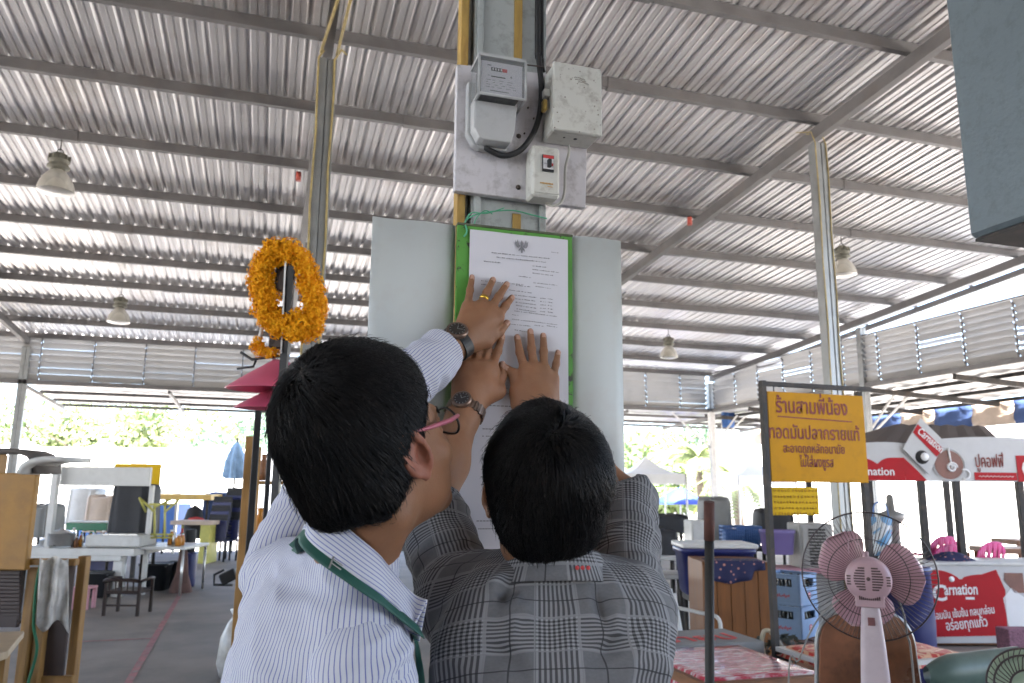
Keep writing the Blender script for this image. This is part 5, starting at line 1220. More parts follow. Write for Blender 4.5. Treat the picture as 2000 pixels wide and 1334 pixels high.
p0, p1 = a.lerp(b, .2), a.lerp(b, .85); m.bar(V(p0.x, p0.y, .2), V(p1.x, p1.y, .2), .03, .03); m.build('stand', M['darksteel'], t)
g0 = at(2012, 1345, 2.35); t = thing('green_fan', 'pale green fan with dark spiral wire guard in bottom right corner', 'fan', (g0.x, g0.y, 0)); gx = -ray(2012, 1345).normalized(); gx = V(gx.x, gx.y, .25).normalized(); gu = VZ-gx*VZ.dot(gx); gu.normalize(); gr = gx.cross(gu)
m = MB(); m.lathe([(0, .0), (.10, .0), (.115, -.02), (.10, -.05), (0, -.06)], g0, gx, 32); m.build('housing', M['palegreen'], t)
m = MB()
for k in range(40):
    a = 2*math.pi*k/40; d_ = gr*math.cos(a)+gu*math.sin(a); e_ = gr*math.cos(a+.35)+gu*math.sin(a+.35); m.tube([g0+d_*.05+gx*.02, g0+(d_+e_)*.5*.085+gx*.02, g0+e_*.112+gx*.006], .0016, 5)
for r in (.05, .092, .113): m.tube([g0+(gr*math.cos(2*math.pi*k/40)+gu*math.sin(2*math.pi*k/40))*r+gx*(.02 if r < .1 else .006) for k in range(40)], .003, 6, True)
m.build('wire_guard', M['wiredark'], t)
m = MB(); m.tube([g0-gx*.05, V(g0.x, g0.y, 0)-gx*.05+V(0, 0, .02)], .022, 10); m.lathe([(0, .03), (.16, .02), (.17, 0)], (g0.x-gx.x*.05, g0.y-gx.y*.05, 0), VZ, 24); m.build('stand', M['palegreen'], t)
# --- wooden cabinet, cloth, ice chest
def place(x, y, d): return at(x, y, d)
def local_box(m, c, w_, dp, z0, z1, bev=.006, u=VR, v=VD, mi=0):
    m.bbox(V(c.x, c.y, (z0+z1)/2), u*w_/2, v*dp/2, VZ*(z1-z0)/2, bev, mi)
cb_ = at(1440, 1150, 6.0); zt = at(1440, 1098, 6.0).z
t = thing('wood_cabinet', 'brown grooved wood cabinet under the draped floral cloth', 'cabinet', (cb_.x, cb_.y, 0)); c_ = cb_+VD*.25
m = MB(); local_box(m, c_, .53, .5, 0.02, zt); m.build('carcass', M['oakpanel'], t)
for k in range(5):
    m = MB(); q = V(cb_.x, cb_.y, 0)-VD*.008+VR*(-.212+.106*k); m.bbox(q+VZ*(zt/2+.0), VR*.0505, VD*.006, VZ*(zt/2-.03), .004); m.build('door_panel', M['oakpanel'], t)
t = thing('floral_cloth', 'navy floral cloth draped over the wood cabinet corner', 'cloth', (cb_.x, cb_.y, zt))
m = MB(); P_ = []
for i in range(17):
    s_ = i/16; hang_ = .17*(1-.5*abs(s_-.35))*(1 if s_ < .8 else .55); row = []
    for j in range(9):
        u_ = j/8; base = V(cb_.x, cb_.y, zt+.006)+VR*(-.22+.43*s_)
        row.append(base+VD*(.2-.235*min(1, u_*2))-VZ*(max(0, u_*2-1)*hang_)-VD*(.012*math.sin(i*1.3)*max(0, u_*2-1)))
    P_.append(row)
m.grid(P_); m.build('cloth', M['dotcloth'], t, solid=.004)
ic = at(1410, 1120, 6.5); t = thing('ice_chest', 'deep blue ice chest with white lid beside wood cabinet', 'ice chest', (ic.x, ic.y, 0)); za, zb_ = at(1410, 1165, 6.5).z, at(1410, 1071, 6.5).z
m = MB()
P_ = []
for z, k in ((za, .86), (za+.02, .9), (zb_-.05, 1), (zb_-.05, 1.05), (zb_-.01, 1.06), (zb_-.01, 1.0)):
    P_.append([V(ic.x, ic.y, z)+VD*.25+VR*.31*k*math.copysign(abs(math.cos(a))**.35, math.cos(a))+VD*.23*k*math.copysign(abs(math.sin(a))**.35, math.sin(a)) for a in [2*math.pi*i/40 for i in range(41)]])
m.grid(P_); m.build('tub', M['navy'], t)
m = MB(); m.bbox(V(ic.x, ic.y, zb_+.012)+VD*.25, VR*.32, VD*.24, VZ*.02, .015); m.build('lid', M['icewhite'], t)
m = MB(); local_box(m, ic+VD*.25, .5, .36, za-.06, za-.002); legs_ = m.build('stand_top', M['darksteel'], t)
legs4(t, ic+VD*.25, VR, VD, .22, .15, za-.062, .02)
# --- white plastic chair
def plastic_chair(name, label, p, face, mt, group=None, hs=1.):
    f = Vector(face).normalized(); u = f.cross(VZ); t = thing(name, label, 'chair', (p.x, p.y, p.z), group); o = V(p.x, p.y, p.z)
    m = MB(); m.grid([[o+u*(.21*i/4)+f*(.2-.4*(j/6))*1.0+VZ*(.43*hs+.012*(abs(i)/4)**2-.01*math.sin(math.pi*j/6)) for j in range(7)] for i in range(-4, 5)]); m.build('seat', mt, t, solid=.012)
    m = MB()                                          # back: frame round a set of slots
    def bp(x, z): return o+u*x+f*(-.19-.10*z/.42-.03*math.cos(x*5))+VZ*(.44*hs+z)
    N_ = 17
    for i in range(N_-1):
        x0, x1 = -.21+.42*i/(N_-1), -.21+.42*(i+1)/(N_-1)
        cx = abs((x0+x1)/2)/.21; top = .42*(1-.28*cx**3)
        slot = (i % 3 == 1) and 1 < i < N_-2
        for a, b in (((0, .10), (top-.09, top)) if slot else ((0, top),)): m.grid([[bp(x, a+(b-a)*k/3) for k in range(4)] for x in (x0, x1)])
    m.build('backrest', mt, t, solid=.010)
    for a in (-1, 1):
        for b in (-1, 1): m = MB(); q = o+u*.17*a+f*.16*b; m.tube([q+VZ*.425*hs, q+u*.05*a+f*.05*b], [.022, .016], 8); m.build('leg', mt, t)
        m = MB(); m.tube(smooth([bp(.2*a, .22), o+u*.23*a-f*.05+VZ*.65*hs, o+u*.23*a+f*.14+VZ*.63*hs, o+u*.2*a+f*.17+VZ*.43*hs]), .014, 8); m.build('armrest', mt, t)
    return t
wc = at(1330, 1180, 5.6); plastic_chair('plastic_chair', 'white plastic chair beside the wood cabinet', V(wc.x, wc.y, 0)+VD*.0, (VR*.6-VD), M['icewhite'])
for (x, y, d, lb) in ((1812, 1102, 8.8, 'hot pink plastic chair between two kiosk posts'), (1898, 1095, 9.2, 'hot pink plastic chair by the brown table in the kiosk')):
    p = at(x, y, d); plastic_chair('pink_chair', lb, V(p.x, p.y, p.z-.62 if p.z > .7 else 0), (-VR*.3+VD*.9), M['pinkplastic'], 'pink plastic chairs in the kiosk')
for k in (1, 2):
    p = at(1812, 1102, 8.8); plastic_chair('pink_chair', 'pink plastic chair %s on the stack between kiosk posts' % ('second', 'topmost')[k-1], V(p.x, p.y, .10*k)+VD*.03*k, (-VR*.3+VD*.9), M['pinkplastic'], 'pink plastic chairs in the kiosk')
# --- bottle crates
def crate(name, label, c, z):
    u = (VR+VD).normalized(); v = (VD-VR).normalized(); o = V(c.x, c.y, z); t = thing(name, label, 'crate', o, 'blue crates stacked behind the fan'); W_, D_, H_ = .36, .36, .285
    m = MB()
    def wall(cn, a, n_):
        """a wall with a wide hand hole"""
        for q, s_, h_ in ((VZ*.085, a*W_/2, .085), (VZ*.2625, a*W_/2, .0225)): m.bbox(o+cn+q, s_, n_*.008, VZ*h_, .004)
        for sg in (-1, 1): m.bbox(o+cn+VZ*.205+a*sg*(W_/2-.035), a*.035, n_*.0075, VZ*.036, .003)
        m.bbox(o+cn+VZ*.278, a*(W_/2+.006), n_*.013, VZ*.008, .003); m.bbox(o+cn+VZ*.012, a*(W_/2+.004), n_*.011, VZ*.012, .003)
    for s_ in (-1, 1): wall(u*s_*(D_/2), v, u); wall(v*s_*(W_/2), u, v)
    m.bbox(o+VZ*.016, u*W_*.48, v*W_*.48, VZ*.01, .003); bd = m.build('body', M['crate'], t)
    m = MB()
    nf = -VD
    m.text('น้ำดื่มตราช้าง'[:0] or 'โซดา', o-u*(D_/2+.009)+VZ*.075, v*-1, VZ, .06, 0, .001, fitw=.17, bold=.015) if False else None
    for k in range(11): m.bbox(o-u*(D_/2+.0085)-v*(-.08+.016*k)+VZ*(.085+.006*math.sin(k*2.1)), v*.0055, u*.0006, VZ*(.011+.004*math.cos(k*1.7)), .0005)
    m.lathe([(0, .001), (.034, .001), (.034, 0)], o-v*(W_/2+.009)+VZ*.085, -v, 24); m.build('red_print', M['red'], bd)
    m = MB(); m.lathe([(.016, .0018), (.023, .0018)], o-v*(W_/2+.009)+VZ*.085, -v, 20); m.bbox(o-v*(W_/2+.0112)+VZ*.085, u*.012, v*.0004, VZ*.003, .0002); m.build('logo', M['white'], bd)
    for i in range(4):
        for j in range(4):
            if i in (0, 3) or j in (0, 3): m = MB(); b_ = o+u*(-.12+.08*i)+v*(-.12+.08*j)+VZ*.03; m.lathe([(0, 0), (.032, 0), (.034, .02), (.034, .13), (.014, .19), (.013, .235), (0, .236)], b_, VZ, 10); m.build('bottle', M['bottle'], t)
    return t
ck = at(1567, 1250, 7.2)
zc_ = max(.02, ck.z)
pl_ = thing('pallet', 'low wooden pallet under the blue bottle crates', 'pallet', (ck.x, ck.y, 0)); m = MB()
for k in range(5): m.box((ck.x-.38+.16*k, ck.y-.36, zc_-.03), (ck.x-.26+.16*k, ck.y+.45, zc_-.004))
for yy_ in (-.3, .05, .38): m.box((ck.x-.38, ck.y+yy_-.04, 0), (ck.x+.5, ck.y+yy_+.04, zc_-.032))
m.build('boards', M['wood'], pl_)
cf = ck+VD*.26
crate('bottle_crate', 'lower pale blue bottle crate of stack behind the fan', cf, zc_); crate('bottle_crate', 'upper pale blue bottle crate of stack behind the fan', cf, zc_+.292)
# --- navy tub right of the fan
nt_ = at(1772, 1240, 6.6); t = thing('navy_barrel', 'navy blue plastic barrel right of pink fan', 'barrel', (nt_.x, nt_.y, 0)); zt = at(1772, 1106, 6.6).z
m = MB(); m.lathe([(0, .0), (.19, .0), (.21, .05), (.225, zt*.5), (.215, zt-.06), (.228, zt-.05), (.228, zt-.01), (.20, zt), (0, zt)], (nt_.x, nt_.y, 0), VZ, 32); m.build('barrel', M['navy'], t)
# --- coffee kiosk
KD = 8.6; ko = at(1690, 940, KD)
def kp(x, y, o=0.): return ko+VR*((x-1690)*KD/FPX)+VZ*((940-y)*KD/FPX)-VD*o
def kpoly(m, pts, o, th=.006, mi=0): m.prism([((x-1690)*KD/FPX, (940-y)*KD/FPX) for x, y in pts], ko-VD*o, VR, VZ, -VD, th, mi)
def arc(x0, y0, x1, y1, sag, n=14): return [(x0+(x1-x0)*k/n, y0+(y1-y0)*k/n-sag*4*(k/n)*(1-k/n)) for k in range(n+1)]
t = thing('coffee_kiosk', 'coffee kiosk with red and white fascia and dark posts', 'kiosk', (ko.x+1, ko.y, 0))
m = MB(); kpoly(m, [(1640, 939), (1640, 868)]+arc(1690, 866, 1765, 866, 2)+arc(1800, 861, 2090, 861, 9)+[(2090, 939)], 0, .05); fa_ = m.build('fascia', M['cwhite'], t)
m = MB()
def lobes(m, x0, x1, ym, yb, o, split=.47, dip=10):
    xs_ = x0+(x1-x0)*split
    a = [(x0, yb), (x0, ym)]+[(x0+(xs_-x0)*(.35+.65*k/8), ym-(1-(k/8)**2)*0-0+dip*(k/8)**3) for k in range(9)]
    b = [(xs_+2+(x1-xs_)*.65*k/8, ym+dip*(1-k/8)**3) for k in range(9)]+[(x1, ym), (x1, yb)]
    kpoly(m, a+b, o)
lobes(m, 1640, 1764, 894, 938, .051, .57, 12); m.build('red_panel', M['cred'], fa_)
for pp_ in ([(1983, 938), (1983, 888), (2090, 884), (2090, 938)], [(1899, 936), (1899, 921), (1981, 921), (1981, 936)], [(1765, 938), (1763, 893), (1790, 920), (1806, 938)]):
    m = MB(); kpoly(m, pp_, .051); m.build('red_panel', M['cred'], fa_)
m = MB(); m.text('Carnation', kp(1743, 928, .0595), VR, VZ, 22*KD/FPX*1.0, 0, .003, 'RIGHT', .012, fitw=84*KD/FPX); m.build('white_lettering', M['white'], fa_); m = MB(); m.text('C', kp(1992, 931, .0595), VR, VZ, 54*KD/FPX, 0, .003, 'LEFT', .02)
m.build('white_lettering', M['white'], fa_); m = MB(); p = kp(1940, 928.5, .0585); m.tube([p+VR*(-.19+.016*k)+VZ*.007*math.sin(k*2.4) for k in range(25)], .0035, 4); m.build('white_lettering', M['white'], fa_)
m = MB(); m.text('ปูคอฟฟี่', kp(1931, 911, .054), VR, VZ, 34*KD/FPX, 0, .003, fitw=55*KD/FPX, bold=.008); m.build('dark_lettering', M['signred'], fa_)
m = MB(); m.lathe([(0, 0), (.163, 0), (.175, .012), (.185, .0)], kp(1851, 907, .051), -VD, 40); cup = m.build('cup_print', M['cwhite'], fa_)
m = MB(); m.lathe([(0, .004), (.157, .004)], kp(1851, 907, .052), -VD, 40); m.build('coffee', M['coffee'], cup)
m = MB(); c0 = kp(1856, 912, .060)
m.tube([c0+(VR*math.cos(a)+VZ*math.sin(a))*(.055*(1-.6*k/40))-VD*.002*1 for k, a in enumerate([R(12*k) for k in range(41)])], .012, 6); m.tube([kp(1856, 915, .062), kp(1853, 890, .062), kp(1852, 874, .062)], .010, 6); m.tube([kp(1880, 925, .058)+VR*.05*math.cos(a)+VZ*.05*math.sin(a) for a in [R(k*12-110) for k in range(20)]], .012, 6); m.build('cream_swirl', M['white'], cup)
m = MB(); kpoly(m, [(1801, 817), (1843, 862), (1808, 926), (1761, 877)], .075, .012); pk = m.build('packet_board', M['cwhite'], t)
m = MB(); kpoly(m, [(1794, 829), (1839, 876), (1825, 892), (1783, 845)], .088, .004); m.build('red_band', M['cred'], pk)
m = MB(); ux = (kp(1836, 882)-kp(1788, 838)).normalized(); uy = (VZ-ux*VZ.dot(ux)).normalized(); m.text('Carnation', kp(1812, 865, .093), ux, uy, .115, 0, .003, bold=.012, fitw=.33); m.build('white_lettering', M['white'], pk)
m = MB(); m.lathe([(0, .003), (.075, .003), (.075, 0)], kp(1797, 893, .088), -VD, 24); m.build('dark_bowl', M['black'], pk)
m = MB(); m.lathe([(0, .006), (.045, .006), (.045, .003)], kp(1802, 892, .089), -VD, 20); m.build('pale_cream', M['white'], pk)
for x, d in ((1803, 8.5), (1872, 8.5), (1996, 8.5), (1700, 8.6)):
    m = MB(); p = at(x, 1000, d); m.bbox(V(p.x, p.y, (kp(x, 938).z)/2), VR*.035, VD*.035, VZ*(kp(x, 938).z/2), .004); m.build('post', M['darksteel'], t)
r0, r1 = at(1746, 842, 10.0), at(1924, 826, 10.2); r1.z = r0.z = (r0.z+r1.z)/2; e0, e1 = ko+VR*.12+VZ*.40, ko+VR*1.58+VZ*.40; bk = VD*2.6
m = MB(); n_ = 12
m.grid([[e0.lerp(e1, k/n_)+VZ*(.02 if k % 2 else 0), r0.lerp(r1, k/n_)+VZ*(.02 if k % 2 else 0), e0.lerp(e1, k/n_)+bk+VZ*(.02 if k % 2 else 0)] for k in range(n_+1)], smooth=False); m.add([e1, e1+bk, r1], [(0, 1, 2)]); m.add([e0, r0, e0+bk], [(0, 1, 2)]); m.build('roof', M['brownroof'], t, solid=.03)
for x in (.2, 2.1):
    m = MB(); m.bbox(V(ko.x, ko.y, 1.1)+VR*x+VD*2.2, VR*.035, VD*.035, VZ*1.1, .004); m.build('post', M['darksteel'], t)
# counter with its banner
KC = 7.9; co_ = at(1820, 1256, KC)
def cpoly(m, pts, o, th=.005): m.prism([((x-1820)*KC/FPX, (1256-y)*KC/FPX) for x, y in pts], co_-VD*o, VR, VZ, -VD, th)
def cp(x, y, o=0.): return co_+VR*((x-1820)*KC/FPX)+VZ*((1256-y)*KC/FPX)-VD*o
t = thing('kiosk_counter', 'kiosk counter faced with red and white printed panel', 'counter', (co_.x+.5, co_.y, 0))
m = MB(); zc = cp(1820, 1108).z; m.bbox(V(co_.x, co_.y, zc/2)+VR*.72+VD*.29, VR*.72, VD*.27, VZ*(zc/2-.01), .01); m.build('carcass', M['wood'], t)
m = MB(); m.bbox(V(co_.x, co_.y, zc+.012)+VR*.72+VD*.28, VR*.75, VD*.31, VZ*.015, .006); m.build('worktop', M['icewhite'], t)
m = MB(); cpoly(m, [(1817, 1256), (1817, 1108), (2100, 1086), (2100, 1252)], .005, .008); pn = m.build('printed_panel', M['cwhite'], t)
m = MB(); cpoly(m, [(1821, 1244), (1821, 1120)]+[(1840+5*k, 1118+.5*k*k*.42) for k in range(9)]+[(1883, 1135), (1889, 1135)]+[(1893+5*k, 1131-1.6*k+.12*k*k) for k in range(8)]+[(1958, 1116), (1972, 1155), (1968, 1240)], .0135); m.build('red_panel', M['cred'], pn)
ux = (VR+VZ*.03).normalized(); ux2 = (VR+VZ*.11).normalized(); uy2 = (VZ-ux2*VZ.dot(ux2)).normalized()
m = MB(); m.text('C', cp(1828, 1176, .019), ux, VZ, 42*KC/FPX, 0, .003, 'LEFT', .02); m.build('white_lettering', M['white'], pn); m = MB(); m.text('arnation', cp(1851, 1165, .019), ux, VZ, 30*KC/FPX, 0, .003, 'LEFT', .016, fitw=66*KC/FPX); m.build('white_lettering', M['white'], pn); m = MB()
m.text('หอมมัน เข้มข้น กลมกล่อม', cp(1886, 1205, .019), ux2, uy2, 20*KC/FPX, 0, .003, fitw=122*KC/FPX, bold=.012); m.build('white_lettering', M['white'], pn); m = MB(); m.text('อร่อยทุกแก้ว', cp(1890, 1227, .019), ux2, uy2, 25*KC/FPX, 0, .003, fitw=82*KC/FPX, bold=.014); m.build('white_lettering', M['white'], pn); m = MB(); m.bbox(cp(1901, 1171, .019), VR*.045, VD*.001, VZ*.012, .0005); m.build('white_lettering', M['white'], pn)
m = MB(); m.lathe([(0, .004), (.028, .004), (.028, 0)], cp(1868, 1135, .0185), -VD, 16); m.build('dot_print', M['white'], pn); m = MB(); cpoly(m, [(1972, 1256-30), (1966, 1170), (1985, 1150), (2010, 1170), (2010, 1256-20)], .0135); m.build('glass_print', M['white'], pn)
m = MB(); cpoly(m, [(1974, 1122), (1972, 1136), (1990, 1160), (2010, 1160), (2010, 1122)], .0135); m.build('spoon_print', M['coffee'], pn)
p = at(1975, 1252, 7.2); t = thing('mauve_box', 'speckled mauve box standing before the kiosk counter', 'box', (p.x, p.y, 0)); m = MB(); m.bbox(V(p.x+.1, p.y, p.z), VR*.16, VD*.1, VZ*.11, .01); m.build('box', mat('speckled_mauve', (.22, .10, .14), .7, var=.5, scale=60), t); m = MB(); m.bbox(V(p.x+.1, p.y, (p.z-.112)/2), VR*.15, VD*.09, VZ*((p.z-.112)/2), .006); m.build('plinth', M['wood'], t)
p = cp(1894, 1098); t = thing('floral_cloth', 'dark floral cloth bundled on the kiosk counter', 'cloth', (p.x, p.y, zc+.03)); m = MB()
m.grid([[V(p.x, p.y, zc+.028)+VR*(.26*math.cos(a)*(1-s_))+VD*(.2+.14*math.sin(a)*(1-s_))+VZ*(.13*s_*(1.2-.5*s_)+.015*math.sin(a*5)*(1-s_)*s_*3) for s_ in (0, .15, .35, .6, .85, 1)] for a in [2*math.pi*k/24 for k in range(25)]]); m.build('cloth', M['dotcloth'], t)
for (x0, x1, y, d, lb) in ((1918, 2030, 1074, 9.3, 'long brown wooden table inside the coffee kiosk'), (1960, 2040, 1058, 10.0, 'brown wooden table farthest back in the kiosk'), (1832, 1870, 1080, 9.6, 'short brown wooden bench between the pink chairs')):
    p = at((x0+x1)/2, y, d); w_ = (x1-x0)*d/FPX; t = thing('wood_table', lb, 'table', (p.x, p.y, 0)); m = MB(); m.bbox(V(p.x, p.y, p.z), VR*w_/2, VD*.28, VZ*.03, .008); m.build('tabletop', M['wood'], t); legs4(t, p, VR, VD, w_/2-.05, .22, p.z-.03, .022, 'wood')
# --- things standing between the posts, behind the sign
def cabinet(x0, x1, y0, y1, d, name, label, cat, mt, slats=False, dp=.4):
    a, b = at(x0, y1, d), at(x1, y0, d); p = at((x0+x1)/2, y1, d); w_ = (x1-x0)*d/FPX; z0, z1 = max(0, a.z), b.z
    t = thing(name, label, cat, (p.x, p.y, 0)); c_ = V(p.x, p.y, 0)+VD*dp/2; m = MB(); local_box(m, c_, w_, dp, z0 if z0 < .25 else 0.0, z1, .012); bd = m.build('case', mt, t)
    m = MB(); local_box(m, c_-VD*(dp/2+.006), w_*.86, .01, z0+(z1-z0)*.05, z1-(z1-z0)*.05, .003); dr = m.build('door', mt, t)
    if slats:
        m = MB()
        for k in range(12): local_box(m, c_-VD*(dp/2+.014), w_*.5, .012, z0+(z1-z0)*(.1+.068*k), z0+(z1-z0)*(.1+.068*k)+.02, .002)
        m.build('vent', M['darksteel'], dr)
    else:
        m = MB(); q = c_-VD*(dp/2+.02)+VR*w_*.33; m.tube([V(q.x, q.y, z0+(z1-z0)*.5), V(q.x, q.y, z0+(z1-z0)*.66)], .008, 6); m.build('handle', M['galv'], dr)
    return t
cabinet(1566, 1632, 1024, 1112, 8.4, 'louvered_cabinet', 'grey cabinet with dark louvered vent behind pink fan', 'cabinet', M['greycab'], True)
cabinet(1352, 1392, 1018, 1072, 8.6, 'white_cabinet', 'white metal cabinet behind top of the steel pole', 'cabinet', M['icewhite'])
p = at(1745, 1070, 9.0); t = thing('water_pump', 'grey stone lantern shaped pillar right of fan top', 'pillar', (p.x, p.y, 0)); m = MB(); zt = at(1745, 992, 9).z
m.lathe([(.11, 0), (.11, zt*.5), (.085, zt*.55), (.085, zt*.86), (.14, zt*.9), (.15, zt*.95), (.05, zt*.98), (.04, zt*1.10), (0, zt*1.12)], (p.x, p.y, 0), VZ, 20); m.build('pillar', M['greycab'], t)
def bin_(x0, x1, y0, y1, d, name, label, cat, mt, rimm=None):
    p = at((x0+x1)/2, y1, d); w_ = (x1-x0)*d/FPX; z0, z1 = max(0.0, p.z), at((x0+x1)/2, y0, d).z; t = thing(name, label, cat, (p.x, p.y, z0)); m = MB(); P_ = []
    for z, k in ((z0, .8), (z0+.01, .86), (z1-.04, .98), (z1-.035, 1.03), (z1, 1.03), (z1, .97), (z1-.05, .93)):
        P_.append([V(p.x, p.y, z)+VR*w_/2*k*math.copysign(abs(math.cos(a))**.45, math.cos(a))+VD*(w_*.32*k*math.copysign(abs(math.sin(a))**.45, math.sin(a))+w_*.3) for a in [2*math.pi*i/32 for i in range(33)]])
    m.grid(P_); m.build('tub', mt, t)
    m = MB(); m.bbox(V(p.x, p.y, z1-.03)+VD*w_*.3, VR*w_*.46, VD*w_*.28, VZ*.02, .01); m.build('contents', rimm or M['greytarp'], t); return t
def table_(x0, x1, y, d, label, mt, dp=.6, name='market_table', legm='darksteel', z=None):
    p = at((x0+x1)/2, y, d); w_ = (x1-x0)*d/FPX; t = thing(name, label, 'table', (p.x, p.y, 0)); m = MB(); m.bbox(V(p.x, p.y, p.z-.02)+VD*dp/2, VR*w_/2, VD*dp/2, VZ*.02, .006); m.build('tabletop', mt, t)
    legs4(t, p+VD*dp/2, VR, VD, w_/2-.04, dp/2-.04, p.z-.04, .018, legm); return p, w_
table_(1480, 1660, 1112, 8.3, 'pink topped table behind the yellow sign', M['pinkcloth'], .5)
bin_(1494, 1558, 1036, 1084, 8.45, 'mauve_tub', 'mauve plastic tub on the table behind the sign post', 'tub', M['purple'])
table_(1405, 1500, 1070, 8.9, 'dark table carrying the blue baskets', M['tarp'], .5)
for x0, x1, d, lb in ((1422, 1456, 9.0, 'left blue plastic basket on the dark table'), (1458, 1492, 9.05, 'right blue plastic basket on the dark table')):
    p = at((x0+x1)/2, 1068, d); w_ = (x1-x0)*d/FPX; z1 = at(x0, 1030, d).z; t = thing('blue_basket', lb, 'basket', (p.x, p.y, p.z), 'blue baskets on dark table'); m = MB(); c_ = V(p.x, p.y, 0)+VD*.2
    for k in range(6): z = p.z+(z1-p.z)*k/5; m.tube([V(c_.x, c_.y, z)+VR*w_/2*a+VD*.14*b for a, b in ((-1, -1), (1, -1), (1, 1), (-1, 1))], .012, 5, True)
    for k in range(9):
        for sg in (-1, 1): q = c_+VR*w_/2*(-1+k/4)+VD*.14*sg; m.tube([V(q.x, q.y, p.z), V(q.x, q.y, z1)], .009, 5)
    m.build('weave', M['bluebasket'], t); m = MB(); local_box(m, c_, w_*.9, .24, p.z+.01, z1-.05, .02); m.build('contents', M['bluesheet'], t)
def drape(x0, x1, y0, y1, d, name, label, mt, seed, dp=.5, cat='tarpaulin'):
    """cover thrown over a frame: peaked top, hanging folds"""
    p = at((x0+x1)/2, y1, d); w_ = (x1-x0)*d/FPX; z0, z1 = max(.02, p.z), at((x0+x1)/2, y0, d).z; t = thing(name, label, cat, (p.x, p.y, 0)); m = MB(); P_ = []
    for z, k in ((z0, 1.03), (z0+(z1-z0)*.35, 1.0), (z0+(z1-z0)*.75, .97), (z1-.03, .95), (z1, .90), (z1+.015, .5), (z1+.012, .02)):
        P_.append([V(p.x, p.y, z+(.05*mnoise.noise(V(a*2, seed, 1)) if k < .96 else 0))+VR*w_/2*k*(1+.04*math.sin(a*9+seed)*(k > .98))*math.copysign(abs(math.cos(a))**.4, math.cos(a))+VD*(dp/2+dp/2*k*math.copysign(abs(math.sin(a))**.4, math.sin(a))*(1+.05*math.sin(a*11+seed))) for a in [2*math.pi*i/48 for i in range(49)]])
    m.grid(P_); m.build('cover', mt, t)
    if z0 > .1:
        legs4(t, p+VD*dp/2, VR, VD, w_*.42, dp*.38, z0+.02, .02)
    return t
drape(1378, 1436, 976, 1070, 9.8, 'tarp_cover', 'grey tarpaulin covering a stall beyond the pole', M['greytarp'], 3)
drape(1490, 1560, 1002, 1060, 9.6, 'tarp_cover', 'charcoal tarpaulin covering goods behind small yellow board', M['tarp'], 5)
drape(1284, 1330, 1040, 1085, 7.6, 'tarp_cover', 'dark cloth over goods on the white table', M['tarp'], 8, .4); table_(1230, 1345, 1086, 7.5, 'white topped table left of the ice chest', M['icewhite'], .6); table_(1240, 1340, 1122, 6.9, 'low white bench left of the ice chest', M['icewhite'], .4)
drape(1268, 1352, 1010, 1040, 9.5, 'tarp_cover', 'black cover on a grill left of the pole', M['tarp'], 11, .5)
p = at(1722, 1085, 5.4); zt = at(1722, 1010, 5.4).z; t = thing('shopping_bag', 'blue and white printed bag hanging right of sign post', 'bag', (p.x, p.y, p.z)); m = MB()
m.grid([[V(p.x, p.y, 0)+VR*(-.075+.15*i/10+.02*j/8)+VZ*(p.z+(zt-p.z)*j/8)+VD*(.03*math.sin(math.pi*i/10)*sg) for j in range(9)] for sg in (1, -1) for i in (range(11) if sg > 0 else range(10, -1, -1))]); m.build('bag', M['bluebag'], t); m = MB(); m.tube(smooth([V(p.x, p.y, zt)-VR*.04, V(p.x, p.y, zt+.09)-VR*.02, V(p.x, p.y, zt+.09)+VR*.05, V(p.x, p.y, zt)+VR*.07]), .005, 6); m.build('handle', M['bluesheet'], t)
t = thing('hose_loop', 'cream hose looped beside a dark clump by the oilcloth table', 'hose', at(1520, 1280, 4.3)); m = MB()
m.tube(smooth([at(1560, 1334, 4.2), at(1535, 1280, 4.25), at(1510, 1238, 4.3), at(1494, 1232, 4.3), at(1488, 1250, 4.3), at(1492, 1280, 4.3)]), .012, 8); m.tube(smooth([at(1545, 1310, 4.3), at(1525, 1262, 4.35), at(1505, 1236, 4.35)]), .010, 8); m.build('hose', mat('cream_hose', (.34, .29, .20), .5), t)
m = MB()
for k in range(160):
    q = at(rng.uniform(1500, 1545), rng.uniform(1240, 1300), 4.4)+V(rng.uniform(-.05, .05), rng.uniform(-.05, .05), 0); a = V(rng.uniform(-1, 1), rng.uniform(-1, 1), rng.uniform(-1, 1)).normalized()*.03; b = a.orthogonal().normalized()*.012; m.add([q-a, q+b, q+a, q-b], [(0, 1, 2, 3)])
m.build('netting', mat('dark_netting', (.06, .07, .06), .8, var=.4), t)
